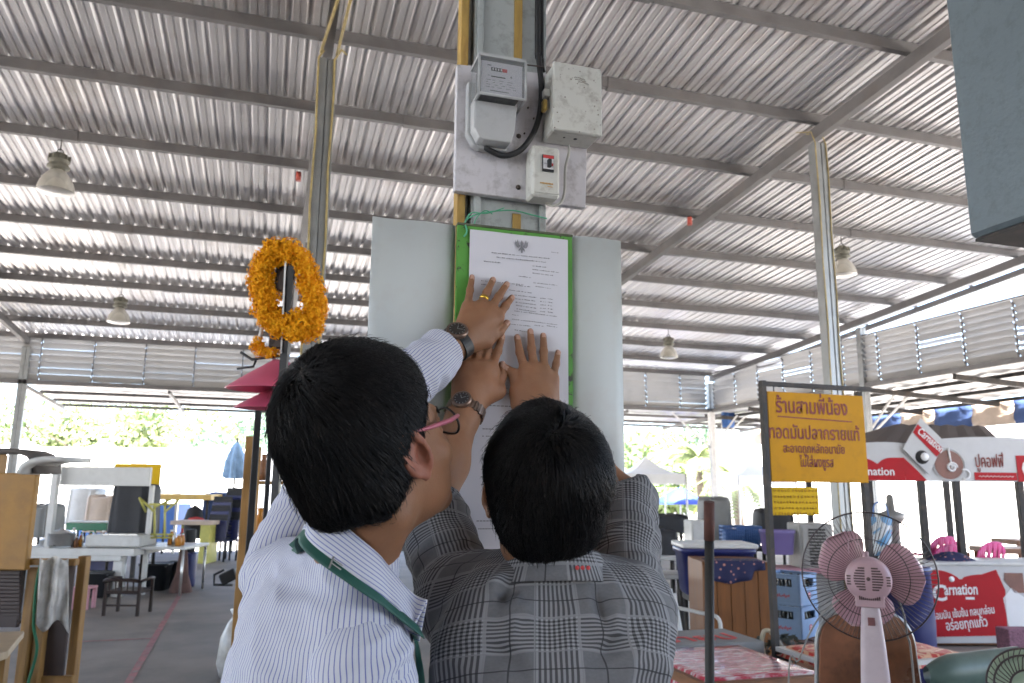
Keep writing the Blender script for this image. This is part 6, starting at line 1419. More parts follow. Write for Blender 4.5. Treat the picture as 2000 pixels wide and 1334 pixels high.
# --- hanging lamps from the purlins
def lamp_proto(name, label):
    t = thing(name, label, 'lamp', (0, 0, 0), 'lamps hung from the purlins')
    m = MB(); m.tube([V(0, 0, 0), V(0, 0, -.11)], .006, 6); m.tube([V(.03*math.cos(a), 0, -.13+.03*math.sin(a)) for a in [2*math.pi*k/16 for k in range(16)]], .005, 6, True); m.build('hook', M['darksteel'], t)
    m = MB(); m.lathe([(0, -.14), (.05, -.145), (.075, -.165), (.085, -.20), (.085, -.215), (.10, -.22), (.10, -.235), (.085, -.24), (.09, -.275), (.105, -.285), (.105, -.30), (.06, -.32)], (0, 0, 0), VZ, 20)
    for k in range(10): a = 2*math.pi*k/10; m.hexa((.092*math.cos(a), .092*math.sin(a), -.20), (.012*math.cos(a), .012*math.sin(a), 0), (-.003*math.sin(a), .003*math.cos(a), 0), (0, 0, .03))
    m.build('ballast_housing', mat('grey_green_cast_metal', (.17, .165, .13), .6, .2, var=.2, scale=20), t)
    m = MB(); m.lathe([(.05, -.32), (.075, -.34), (.115, -.39), (.15, -.45), (.168, -.52), (.170, -.55)], (0, 0, 0), VZ, 32); m.lathe([(.170, -.552), (.12, -.568), (.0, -.572)], (0, 0, 0), VZ, 32); m.build('shade', mat('dirty_white_glass_shade', (.50, .475, .41), .35, var=.12, scale=4, dirt=.5, dcol=(.36, .30, .2), trans=.25), t); return t
LP = [(122, 262, 8.42, 'nearest hanging bell lamp at far left of the roof'), (238, 566, 13.3, 'small hanging bell lamp left of the marigold garland'), (1642, 458, 8.42, 'hanging bell lamp beside the right hand roof post'), (1305, 643, 13.3, 'small hanging bell lamp right of the notice boards')]
lp0 = None
for x, y, yy_, lb in LP:
    zz = rz(yy_)-.11; q = ray(x, y); X0 = (q.x/q.y)*yy_
    if lp0 is None: lp0 = lamp_proto('hanging_lamp', lb); o = lp0
    else: o = copy_tree(lp0); o['label'] = lb
    o.location = (X0, yy_, zz)
# --- valance, flag and outside things at right
t = thing('striped_valance', 'blue and cream striped canvas valance beyond the right awning', 'valance', (14.2, 10, 3.2))
for k in range(16):
    y0, y1 = 20-.95*k, 19.05-.95*k; m = MB(); m.grid([[V(13.68+.03*math.sin(j*1.7+i), y0+(y1-y0)*i/6, 3.30-.47*j/4) for j in range(5)] for i in range(7)]); m.build('cloth_panel', M['bluecloth'] if k % 2 else M['creamcloth'], t, solid=.004)
p = at(1418, 818, 20); t = thing('blue_flag', 'blue cloth flag hung right of the white corner post', 'flag', p); m = MB(); w_ = .32
m.grid([[V(p.x, p.y, p.z)+VR*(w_*i/6-.1)+VZ*(-.22+.44*j/5)+VD*.05*math.sin(i*1.4+j*.5) for j in range(6)] for i in range(7)]); m.build('cloth', M['bluesheet'], t, solid=.004); m = MB(); m.tube([V(p.x, p.y, 3.25)-VR*.12, V(p.x, p.y, p.z-.3)-VR*.12], .012, 6); m.build('pole', M['whitepost'], t)
# ================================================================ left-hand side of the market
M['ochre'] = mat('ochre_painted_plywood', (.34, .175, .032), .55, var=.15, scale=4, dirt=.5, dcol=(.22, .11, .03), dscale=6)
M['timber'] = mat('yellow_brown_timber', (.30, .165, .05), .6, var=.25, scale=8, stretch=(3, 3, .5), dirt=.4, dcol=(.15, .08, .03))
M['paletop'] = mat('pale_scrubbed_wood', (.42, .33, .22), .6, var=.15, scale=8, stretch=(1, 5, 1))
M['darkcanopy'] = mat('grey_fibre_canopy', (.12, .105, .095), .7, var=.2, scale=5)
M['slat'] = mat('dark_brown_slats', (.055, .038, .035), .6, var=.2)
M['filmbag'] = mat('crumpled_plastic_film', (.50, .49, .47), .3, var=.2, scale=14, dirt=.5, dcol=(.40, .36, .25), dscale=9, bump=.6, bscale=22)
M['tin'] = mat('dull_tin', (.50, .50, .49), .3, .8, var=.1)
M['orange'] = cloth_print('x', (.5, .2, .02), (.5, .2, .02), 5)
def marigold():
    m, n, b = _new('marigold_petals'); tc = nd(n, 'ShaderNodeTexCoord').outputs['Object']; z = nd(n, 'ShaderNodeTexNoise', {'Vector': tc, 'Scale': 60., 'Detail': 3.}).outputs[0]
    n.links.new(ramp(n, z, [(.3, (.72, .28, .003)), (.55, (.90, .42, .008)), (.75, (.95, .55, .03))]), b.inputs['Base Color']); b.inputs['Roughness'].default_value = .7
    b.inputs['Specular IOR Level'].default_value = .2; return m
M['marigold'] = marigold()
M['leafgreen'] = mat('green_bead', (.05, .12, .03), .6)
M['pinkshade'] = mat('pink_plastic_shade', (.55, .10, .18), .35, var=.06)
M['darkwood'] = mat('dark_carved_wood', (.05, .03, .022), .5, var=.3)
M['yellowframe'] = mat('yellow_painted_tube', (.50, .47, .11), .45, var=.12)
M['brownchair'] = mat('dark_brown_lacquer', (.022, .011, .009), .5, var=.2, spec=.2)
M['blacktub'] = mat('black_plastic', (.012, .013, .015), .4)
M['greenplastic'] = mat('green_plastic', (.02, .16, .08), .45)
# --- black post with the marigold garland
GD = 2.9
def gp(x, y, o=0.): return at(x, y, GD-o)
t = thing('black_post', 'slim black square post carrying the marigold garland', 'post', V(gp(562, 700).x, gp(562, 700).y, 0))
pa, pb = gp(571, 505), gp(555, 690); d_ = (pb-pa)/(pb-pa).z; f_ = V(gp(556, 690).x, gp(556, 690).y, 0)
m = MB(); m.bar(pa, V(f_.x, f_.y, pb.z), .026, .026, VD); m.bar(V(f_.x, f_.y, pb.z-.002), f_, .026, .026, VD); m.build('post', M['blacktub'], t)
m = MB(); s0, s1 = gp(558, 506, .02), gp(549, 690, .02); m.bar(s0, s1, .006, .004, VD); m.bar(gp(548, 506, .0), gp(575, 506, .0), .016, .018, VD); m.build('trim', M['tin'], t)
m = MB(); m.bbox(gp(547, 640, -.03), VR*.018, VD*.015, VZ*.08, .004); m.bbox(gp(543, 665, -.03), VR*.03, VD*.02, VZ*.03, .006); m.bbox(gp(552, 540, -.03), VR*.022, VD*.02, VZ*.06, .004); m.build('bracket', M['darkwood'], t)
t = thing('marigold_garland', 'orange marigold garland looped over top of the black post', 'garland', gp(560, 570))
ring = smooth([gp(*p) for p in ((540, 492), (566, 494), (590, 512), (604, 545), (612, 580), (618, 606), (606, 636), (588, 645), (568, 640), (545, 632), (525, 622), (516, 600), (524, 588), (512, 570), (508, 545), (515, 522), (527, 500), (540, 492))], 5)
gm = MB()
def blossom(m, c, r, g):
    for k in range(46):
        d_ = V(g.gauss(0, 1), g.gauss(0, 1), g.gauss(0, 1)).normalized(); q = c+d_*r*g.uniform(.55, 1.0); a = d_.orthogonal().normalized(); a = (a*math.cos(k)+d_.cross(a)*math.sin(k)); b_ = d_.cross(a); w_ = r*g.uniform(.22, .36)
        m.add([q-a*w_+d_*w_*.35, q-b_*w_*.5, q+a*w_+d_*w_*.35, q+b_*w_*.5], [(0, 1, 2, 3)])
gg = random.Random(3)
for i, p in enumerate(ring[:-1]):
    tn = (ring[(i+1) % len(ring)]-ring[i]).normalized(); s1 = tn.orthogonal().normalized(); s2 = tn.cross(s1)
    for k in range(5): a = 2*math.pi*(k+gg.random()*.7)/5; blossom(gm, p+(s1*math.cos(a)+s2*math.sin(a))*.029*gg.uniform(.5, 1.25), .027*gg.uniform(.75, 1.2), gg)
for k in range(34):
    a_ = gg.uniform(0, 1); q = gp(512+a_*108+gg.uniform(-6, 6), 612+22*math.sin(a_*3.1)+gg.uniform(-26, 22), gg.uniform(-.02, .03)); blossom(gm, q, gg.uniform(.022, .03), gg)
gm.build('flower_loop', M['marigold'], t)
m = MB(); m.tube(ring[:-1], .027, 8, True); m.build('flower_core', M['marigold'], t)
m = MB(); m.lathe([(0, .012), (.01, .006), (.012, 0), (.01, -.006), (0, -.012)], gp(584, 628, .035), VD, 10); m.build('thread', M['leafgreen'], t)
t = thing('marigold_garland', 'small marigold tassel hanging below the big garland loop', 'garland', gp(510, 680)); gm = MB()
for p in ((500, 668), (508, 676), (516, 684), (497, 680), (526, 690), (536, 690), (509, 690)):
    for k in range(3): blossom(gm, gp(p[0]+gg.uniform(-4, 4), p[1]+gg.uniform(-4, 4), gg.uniform(-.02, .02)), .019, gg)
gm.build('flowers', M['marigold'], t); m = MB(); m.tube([gp(512, 640), gp(506, 668)], .009, 6); m.build('white_buds', M['icewhite'], t)
def pinkshade(name, label, x0, x1, y0, y1, d):
    a, b = at((x0+x1)/2, y1, d), at((x0+x1)/2, y0, d); r = (x1-x0)*d/FPX/2; h = b.z-a.z; t = thing(name, label, 'lamp shade', b, 'pink lamp shades')
    m = MB(); m.lathe([(r*.16, h), (r*.2, h*.95), (r*.62, h*.48), (r*.98, h*.04), (r, 0), (r*.97, .002), (r*.6, h*.44), (r*.18, h*.9)], a, (VZ+VR*.12).normalized(), 36); m.build('shade', M['pinkshade'], t)
    m = MB(); m.tube([b, b+VZ*.06], .012, 8); m.lathe([(0, -.06), (.025, -.05), (.03, -.03), (.015, 0)], a+VZ*h*.7, VZ, 14); m.tube(smooth([b+VZ*.05, b+VR*.05+VZ*.1, V(f_.x, f_.y, b.z+.06)]), .004, 5); m.build('lamp_holder', M['icewhite'], t)
pinkshade('pink_lampshade', 'upper and larger of two pink conical lamp shades', 443, 630, 702, 762, 3.0)
pinkshade('pink_lampshade', 'lower pink conical lamp shade under the larger pink one', 458, 610, 758, 799, 3.15)
m = MB(); p = at(470, 700, 3.0); t = thing('branch_hook', 'black forked bracket beside the marigold tassel', 'bracket', p); m.tube([at(470, 688, 3.), at(492, 702, 3.), at(556, 694, 2.95)], .006, 6); m.tube([at(463, 720, 3.), at(495, 716, 3.), at(500, 704, 3.)], .005, 6); m.build('bracket', M['blacktub'], t)
# upright frame behind the man
for (x0, x1, y0, d, nm, lb, mt, w_) in ((488, 492, 852, 4.4, 'timber_post', 'brown timber post beside the black frame behind the man', 'timber', .042), (505, 502, 800, 4.0, 'black_upright', 'black upright of the stall frame under the pink shades', 'blacktub', .034), (532, 524, 800, 3.9, 'black_upright', 'thinner black upright nearest the man in white', 'blacktub', .024)):
    a = at(x0, y0, d); t = thing(nm, lb, 'post', (a.x, a.y, 0)); m = MB(); m.box((a.x-w_/2, a.y-w_/2, 0), (a.x+w_/2, a.y+w_/2, a.z)); m.build('post', M[mt], t, bevel=.003); m = MB(); m.box((a.x-w_, a.y-w_, 0), (a.x+w_, a.y+w_, .012)); m.build('base_plate', M['darksteel'], t)
t = thing('souvenir_rack', 'rack of small red and brown souvenirs behind the man', 'rack', at(545, 960, 4.3)); ra = at(545, 960, 4.3)
m = MB()
for z in (.5, .9, 1.25, 1.55): m.box((ra.x-.12, ra.y-.1, z), (ra.x+.5, ra.y+.2, z+.02))
for x in (-.12, .49):
    for y in (-.1, .19): m.box((ra.x+x-.012, ra.y+y-.012, 0), (ra.x+x+.012, ra.y+y+.012, 1.75))
m.build('shelves', M['timber'], t)
cols = [M['red'], M['wood'], M['icewhite'], M['orange'], M['darkwood']]
for z in (.522, .922, 1.272, 1.572):
    x = -.09
    while x < .44:
        w_ = gg.uniform(.04, .07); h_ = gg.uniform(.08, .2); s = thing('souvenir_jar', 'small jar on the rack behind the man', 'jar', (ra.x+x, ra.y, z), 'jars on the souvenir rack'); m = MB(); m.lathe([(0, 0), (w_*.4, 0), (w_*.5, h_*.3), (w_*.45, h_*.6), (w_*.2, h_*.8), (w_*.24, h_), (0, h_)], (ra.x+x, ra.y+gg.uniform(-.05, .08), z), VZ, 12); m.build('jar', gg.choice(cols), s); x += w_+gg.uniform(.02, .05)
p = at(452, 1190, 6.5); t = thing('white_sack', 'white sack with black handled bag leaning behind the man', 'sack', (p.x, p.y, 0)); m = MB()
m.lathe([(0, 0), (.14, 0), (.17, .1), (.15, .3), (.1, .42), (.06, .47), (.09, .52), (.02, .53)], (p.x+.08, p.y, 0), VZ, 20); m.build('sack', M['filmbag'], t)
q = at(432, 1130, 6.5); m = MB(); m.bbox(q+VR*.07+VZ*.02, (VR+VZ*.5).normalized()*.07, VD*.05, (VZ-VR*.5).normalized()*.045, .01); m.tube([q+VR*.1-VZ*.05, q-VR*.055+VZ*-.05, q-VR*.06+VZ*.03, q+VR*.02+VZ*.07], .012, 6); m.build('bag_handle', M['blacktub'], t)
# --- ochre booth at far left
bd_ = 4.6
def bp_(x, y, o=0.): return at(x, y, bd_-o)
b0 = bp_(62, 1110); t = thing('ochre_booth', 'ochre wooden booth with curved grey canopy at far left', 'booth', (b0.x-.5, b0.y, 0))
def wbox(m, x0, x1, y0, y1, d, dp, bev=.006, minz=None):
    a, b = at(x0, y1, d), at(x1, y0, d); z0 = a.z if minz is None else minz; w_ = (x1-x0)*d/FPX; c_ = at((x0+x1)/2, (y0+y1)/2, d); m.bbox(V(c_.x, c_.y, (z0+b.z)/2)+VD*dp/2, VR*w_/2, VD*dp/2, VZ*(b.z-z0)/2, bev)
m = MB(); wbox(m, -180, 60, 924, 1110, bd_, .05); m.build('side_panel', M['ochre'], t)
m = MB(); P_ = []
for k in range(13):
    s_ = k/12; x = -180+240*min(1, s_/.7) if s_ < .7 else 60+18*math.sin((s_-.7)/.3*math.pi/2); y = 880 if s_ < .55 else 880+45*((s_-.55)/.45)**2
    P_.append([bp_(x, y)+VD*dd_+VZ*.0 for dd_ in (-.05, .08, .2)])
m.grid(P_); m.build('canopy', M['darkcanopy'], t, solid=.03)
m = MB(); c_ = bp_(75, 930)
P_ = []
for k in range(11):
    a = R(90*k/10); P_.append([bp_(62+88*(1-math.cos(a))*1.0, 926-42*math.sin(a)*(1-.35*k/10))+VD*q_ for q_ in (-.12, .16)])
m.grid(P_); m.build('arched_hood', M['icewhite'], t, solid=.03)
m = MB(); wbox(m, -180, 40, 1113, 1222, bd_+.02, .03)
for k in range(14): wbox(m, -180, 38, 1116+7.4*k, 1120.5+7.4*k, bd_, .02, .002)
m.build('slatted_front', M['slat'], t)
m = MB()
for x0, x1, y0, d in ((30, 48, 1112, bd_-.05), (58, 76, 1098, bd_-.02), (130, 147, 1090, 4.75)): wbox(m, x0, x1, y0, 1500, d, .06, .004, 0.0)
wbox(m, 30, 147, 1092, 1104, bd_, .05); wbox(m, 60, 140, 1322, 1340, bd_, .05); m.build('timber_frame', M['timber'], t)
m = MB(); wbox(m, 70, 134, 1105, 1322, bd_+.08, .02); m.build('inner_panel', M['slat'], t)
m = MB(); wbox(m, -180, -100, 880, 1500, bd_+.3, .4, .01, 0.0); m.build('back_frame', M['timber'], t)
t = thing('plastic_film', 'crumpled clear plastic film draped over the booth rail', 'plastic film', bp_(105, 1090)); m = MB(); P_ = []
for i in range(15):
    s_ = i/14; row = []
    for j in range(15):
        v_ = j/14; x = 78+56*s_-8*v_*(1-s_); y = 1090+(128+14*math.sin(s_*7)+10*s_)*v_+(4*math.sin(s_*9) if j == 0 else 0); row.append(bp_(x, y, .05+.03*math.sin(s_*11+v_*2)+.02*mnoise.noise(V(s_*5, v_*5, 2))))
    P_.append(row)
m.grid(P_); m.build('film', M['filmbag'], t, solid=.002)
t = thing('green_strap', 'green plastic strip hanging beside the plastic film', 'strap', bp_(72, 1180)); m = MB(); m.tube(smooth([bp_(80, 1100, .02), bp_(70, 1150, .03), bp_(66, 1220, .04), bp_(72, 1270, .04), bp_(55, 1334, .06), bp_(45, 1380, .07)]), .009, 6); m.build('strap', M['greenplastic'], t)
ct = at(0, 1240, 3.7); t = thing('pale_counter', 'pale scrubbed wooden counter at lower left corner', 'counter', (-1.5, 4.5, 0)); m = MB()
m.prism([(-2.4, 4.72), (-1.13, 4.72), (-1.06, 4.2), (-1.10, 4.05), (-2.4, 3.6)], (0, 0, .77), X_, Y_, VZ, .035); m.build('countertop', M['paletop'], t, bevel=.006)
for x, y in ((-1.2, 4.6), (-1.18, 4.2), (-2.2, 4.6)): m = MB(); m.box((x-.04, y-.04, 0), (x+.04, y+.04, .768)); m.build('leg', M['timber'], t)
m = MB(); m.box((-2.3, 4.62, .1), (-1.25, 4.65, .74)); m.build('back_panel', M['slat'], t)
# --- stalls further back
t = thing('white_stall', 'white fronted food stall with blank fascia board', 'food stall', (-2.2, 12.4, 0))
m = MB(); wbox(m, 118, 293, 913, 948, 11.2, .06); m.build('fascia', M['icewhite'], t)
m = MB(); wbox(m, 94, 106, 895, 1078, 11, .08, .004, 0.); m.build('post', M['icewhite'], t); m = MB(); wbox(m, 286, 294, 948, 1075, 11.2, .06, .004, 0.); m.build('post', M['icewhite'], t)
m = MB(); wbox(m, 20, 262, 1072, 1084, 10.8, 1.0); m.build('counter', M['icewhite'], t)
m = MB(); wbox(m, 218, 236, 1084, 1175, 10.8, .1, .006, .0); wbox(m, 20, 236, 1084, 1094, 10.8, .06); m.build('white_frame', M['icewhite'], t)
m = MB(); wbox(m, 165, 222, 1093, 1130, 11.4, .05); m.build('blue_backing', M['navy'], t)
m = MB(); wbox(m, 20, 80, 1094, 1180, 11.5, .05, .006, 0.); m.build('side_panel', M['greytarp'], t)
t = thing('ochre_board', 'ochre signboard behind the white stall fascia', 'board', at(268, 928, 13)); m = MB(); wbox(m, 222, 312, 906, 950, 13, .04); m.build('board', M['yellow2'], t); m = MB(); wbox(m, 262, 270, 950, 1100, 13.1, .05, .003, 0.); m.build('post', M['darksteel'], t)
drape(204, 284, 948, 1044, 11.2, 'covered_crate', 'tall box under black cloth on the stall counter', M['tarp'], 21, .5, 'covered box')
for i, (x, y, d, r, h, lb) in enumerate(((118, 1066, 10.9, .17, .17, 'wide tin pot on the white stall counter'), (92, 1070, 11.2, .11, .11, 'small tin pot behind the wide pot'), (80, 1000, 12.6, .2, .1, 'shallow tin pan on the far rack'), (84, 1022, 12.9, .22, .14, 'round tin pan below the shallow pan'))):
    p = at(x, y, d); t = thing('tin_pot', lb, 'pot', p, 'tin pots on the stalls'); m = MB(); m.lathe([(0, 0), (r*.9, 0), (r, h*.2), (r, h), (r*1.05, h*1.02), (r*.97, h), (r*.95, h*.15), (0, h*.12)], p, VZ, 24); m.build('pot', M['tin'], t); m = MB(); m.lathe([(r*.98, h*1.03), (r*.5, h*1.25), (.03, h*1.3), (.03, h*1.42), (0, h*1.44)], p, VZ, 20); m.build('lid', M['tin'], t)
t = thing('cooling_tray', 'white trough with steel tray beside the black covered box', 'tray', at(220, 1060, 10.9)); m = MB(); wbox(m, 165, 275, 1046, 1068, 10.9, .5, .02); m.build('trough', M['icewhite'], t); m = MB(); wbox(m, 200, 268, 1043, 1047, 10.95, .4, .004); m.build('steel_tray', M['tin'], t)
p, w_ = table_(240, 362, 1068, 11.0, 'white topped work table with steel legs right of stall', M['icewhite'], .9, 'work_table', 'tin')
t = thing('green_tray', 'green plastic tray on the stall counter behind pots', 'tray', at(175, 1035, 11.6)); m = MB(); wbox(m, 128, 208, 1022, 1036, 11.6, .3, .01); m.build('tray', M['greenplastic'], t); m = MB(); wbox(m, 132, 204, 1019, 1023, 11.65, .24, .004); m.build('contents', M['icewhite'], t)
for x0, x1, y0, y1, d, lb in ((152, 208, 1118, 1168, 10.6, 'black tub under the white stall counter'), (262, 322, 1102, 1160, 11.4, 'large black tub under the work table'), (322, 352, 1098, 1150, 11.7, 'small black tub under right end of work table')): bin_(x0, x1, y0, y1, d, 'black_tub', lb, 'tub', M['blacktub'])
for x0, x1, y0, y1, d, lb in ((357, 380, 1034, 1080, 12.2, 'charcoal drum standing on the blue drum'), (358, 381, 1080, 1124, 12.0, 'dark blue drum beside the work table')):
    p = at((x0+x1)/2, y1, d); z0 = max(0, p.z) if y1 < 1100 else 0; z1 = at(x0, y0, d).z; r = (x1-x0)*d/FPX/2; t = thing('drum', lb, 'drum', (p.x, p.y, z0)); m = MB(); m.lathe([(0, 0), (r*.95, 0), (r, .03), (r*1.02, (z1-z0)*.33), (r, (z1-z0)*.36), (r*1.02, (z1-z0)*.66), (r, (z1-z0)*.7), (r, z1-z0-.02), (r*.9, z1-z0), (0, z1-z0)], (p.x, p.y, z0), VZ, 24); m.build('drum', M['navy'] if y1 > 1100 else M['tarp'], t)
for k in range(16):
    x, y, d = ((gg.uniform(120, 200), 1071, gg.uniform(10.9, 11.5)) if k < 9 else (gg.uniform(330, 358), 1067, gg.uniform(11.1, 11.7))); p = at(x, y, d); p.z = (at(140, 1072, 10.8).z if k < 9 else at(300, 1068, 11).z)+.003; h_ = gg.uniform(.14, .26); r_ = gg.uniform(.028, .05)
    s_ = thing('sauce_bottle', 'small bottle or jar standing on a stall counter', 'bottle', p, 'bottles on the stall counters'); m = MB(); m.lathe([(0, 0), (r_, 0), (r_, h_*.6), (r_*.45, h_*.8), (r_*.45, h_*.94), (0, h_*.94)], p, VZ, 12); m.build('glass', gg.choice([M['red'], M['wood'], M['icewhite'], M['greenplastic'], M['orange'], M['tin']]), s_); m = MB(); m.lathe([(r_*.52, h_*.9), (r_*.52, h_), (0, h_)], p, VZ, 10); m.build('cap', gg.choice([M['red'], M['white'], M['greenplastic']]), s_)
for k, (x, y, d, h_, mt_, lb) in enumerate(((60, 1010, 12.2, .35, 'greytarp', 'grey cloth covered heap on the far rack at left'), (185, 1000, 15.5, .5, 'creamcloth', 'cream cloth covered heap behind the black covered box'), (150, 985, 16, .5, 'icewhite', 'white cloth covered heap far behind the tin pots'), (415, 1000, 17.5, .6, 'bluecloth', 'dark blue covered heap behind yellow side panel'))):
    drape(x-28, x+28, y-int(h_*60), y+40, d, 'covered_heap', lb, M[mt_], 30+k, .6, 'covered heap')
# folded yellow trestle on the table
t = thing('yellow_trestle', 'yellow tubular trestle frame standing on the work table', 'trestle', at(305, 1050, 11.2)); m = MB()
for a, b in (((302, 1050), (302, 985)), ((322, 1050), (322, 985)), ((302, 1000), (272, 972)), ((322, 1000), (350, 976)), ((272, 972), (285, 1000)), ((302, 990), (335, 975)), ((292, 985), (340, 985)), ((290, 1050), (335, 1050)), ((288, 1044), (338, 1044))): m.tube([at(*a, 11.2), at(*b, 11.25)], .016, 6)
m.build('frame', M['yellowframe'], t)
# low brown armchair
p = at(232, 1206, 9.2); t = thing('low_chair', 'low dark brown wooden armchair on the concrete floor', 'chair', (p.x, p.y, 0)); c_ = V(p.x, p.y, 0)+VD*.2
m = MB(); m.bbox(c_+VZ*.27, VR*.2, VD*.19, VZ*.02, .006); m.build('seat', M['brownchair'], t)
for a in (-1, 1):
    for b in (-1, 1): m = MB(); m.bar(c_+VR*.2*a+VD*.17*b+VZ*.0, c_+VR*.2*a+VD*.17*b+VZ*(.40), .032, .032, VD); m.build('leg', M['brownchair'], t)
    m = MB(); m.tube(smooth([c_+VR*.22*a-VD*.2+VZ*.40, c_+VR*.24*a+VZ*.42, c_+VR*.2*a+VD*.19+VZ*.40]), .018, 8); m.build('armrest', M['brownchair'], t)
m = MB(); m.tube(smooth([c_-VR*.22-VD*.2+VZ*.40, c_-VR*.12-VD*.22+VZ*.415, c_+VR*.12-VD*.22+VZ*.415, c_+VR*.22-VD*.2+VZ*.40]), .02, 8)
for k in range(5): m.bar(c_+VR*(-.14+.07*k)-VD*.2+VZ*.29, c_+VR*(-.14+.07*k)-VD*.21+VZ*.40, .014, .014, VD)
m.bar(c_-VR*.2-VD*.17+VZ*.12, c_+VR*.2-VD*.17+VZ*.12, .02, .02); m.build('backrest', M['brownchair'], t)
p = at(148, 1216, 9.6); t = thing('pink_stool', 'small pink plastic stool under the white stall', 'stool', (p.x, p.y, 0)); m = MB(); m.bbox(V(p.x, p.y, .26)+VD*.12, VR*.115, VD*.11, VZ*.014, .01); m.build('seat', M['pinkcloth'], t)
for a in (-1, 1):
    for b in (-1, 1): m = MB(); q = V(p.x, p.y, 0)+VD*(.12+.085*b)+VR*.09*a; m.bbox(q+VZ*.122, VR*.022, VD*.02, VZ*.122, .004); m.build('leg', M['pinkcloth'], t)
t = thing('beige_cloth', 'brown cloth bundle slumped at end of the work table', 'cloth', at(352, 1150, 11.3)); p = at(352, 1158, 11.3); m = MB()
m.lathe([(.16, 0), (.15, .06), (.09, .25), (.07, .45), (.05, .6), (0, .62)], (p.x, p.y, .005), VZ, 16); m.build('cloth', mat('brown_cloth', (.11, .06, .05), .9, var=.3), t)
# --- the sunny side beyond the floor: more stalls, tents, stacked chairs
t = thing('blue_tarp_stall', 'stall wrapped in blue tarpaulin beyond the shed', 'stall', at(250, 1040, 18)); m = MB(); wbox(m, 150, 205, 975, 1060, 17.8, .8, .02, 0.); wbox(m, 275, 345, 985, 1060, 18.5, .8, .02, 0.); m.build('tarpaulin', M['bluesheet'], t); m = MB(); wbox(m, 120, 350, 955, 962, 17.7, .1, .003); wbox(m, 152, 156, 955, 1060, 17.6, .06, .003, 0.); wbox(m, 340, 345, 955, 1060, 17.6, .06, .003, 0.); m.build('frame', M['tin'], t)
t = thing('orange_table', 'orange topped table in front of blue tarpaulin stall', 'table', at(350, 1000, 17)); m = MB(); wbox(m, 290, 412, 966, 976, 17, .8); m.build('tabletop', mat('orange_laminate', (.62, .40, .10), .5), t); p = at(350, 976, 17); legs4(t, p+VD*.4, VR, VD, .6, .34, p.z, .025)
t = thing('red_cloth_heap', 'heap of dark and red cloths under orange table', 'cloth', at(375, 1020, 17.2))
for x0, x1, y0, y1, mt_, k in ((355, 400, 985, 1050, 'tarp', 1), (365, 405, 1008, 1022, 'red', 2)):
    p = at((x0+x1)/2, y1, 17.2); m = MB(); r = (x1-x0)*17.2/FPX/2; h = at(x0, y0, 17.2).z-max(0, p.z); m.lathe([(r, 0), (r*.95, h*.4), (r*.6, h*.85), (0, h)], (p.x, p.y-.2*k, max(.01, p.z)), VZ, 14); m.build('cloth', M[mt_], t)
t = thing('yellow_table', 'pale table with yellow side panel beyond work table', 'table', at(395, 1040, 15.5)); m = MB(); wbox(m, 332, 415, 1018, 1025, 15.5, .6); m.build('tabletop', M['creamcloth'], t); m = MB(); wbox(m, 390, 408, 1025, 1070, 15.5, .5, .006, 0.); m.build('side_panel', M['yellowframe'], t); p = at(345, 1025, 15.5); m = MB(); m.tube([p+VD*.3, V(p.x, p.y, 0)+VD*.3], .025, 8); m.build('leg', M['yellowframe'], t)
for i, (x, y0, d) in enumerate(((428, 962, 16), (452, 945, 16.3))):
    lb = ('left tall stack of dark plastic chairs at edge of the floor', 'right tall stack of dark plastic chairs under the blue umbrella')[i]; p = at(x, 1066, d); t = thing('chair_stack', lb, 'chair stack', (p.x, p.y, 0)); zt = at(x, y0, d).z; n_ = 9
    for k in range(n_): m = MB(); z = .40+(zt-.9)*k/(n_-1); c_ = V(p.x, p.y, z)+VD*.03*k; m.bbox(c_, VR*.2, VD*.2, VZ*.012, .008); m.bbox(c_-VD*.2+VZ*.22, VR*.19, VD*.012, VZ*.2, .008); m.build('chair', M['tarp'] if k % 3 else M['navy'], t)
    legs4(t, p, VR, VD, .17, .17, .40, .02, 'blacktub')
p = at(458, 935, 19); t = thing('folded_umbrella', 'folded pale blue market umbrella on a pole beyond the floor', 'umbrella', (p.x, p.y, 0)); zt, zb_ = at(458, 862, 19).z, p.z; m = MB()
m.grid([[V(p.x, p.y, 0)+V(math.cos(a), math.sin(a), 0)*rr*(1+.3*math.sin(a*6))+VZ*z for rr, z in ((.02, zt), (.11, zt-.15), (.2, (zt+zb_)/2), (.24, zb_+.05), (.18, zb_))] for a in [2*math.pi*k/36 for k in range(37)]]); m.build('canopy', mat('pale_blue_canvas', (.24, .38, .55), .8, var=.2, scale=6), t); m = MB(); m.tube([V(p.x, p.y, -.14), V(p.x, p.y, zt+.1)], .025, 8); m.lathe([(.3, 0), (.3, .08), (.05, .1)], (p.x, p.y, -.149), VZ, 16); m.build('pole', M['darksteel'], t)
M['tentwhite'] = mat('white_tent_canvas', (.78, .78, .77), .8, var=.03)
M['whitewall'] = mat('white_rendered_wall', (.74, .73, .70), .85, var=.06, scale=.6)
GZ = -.149
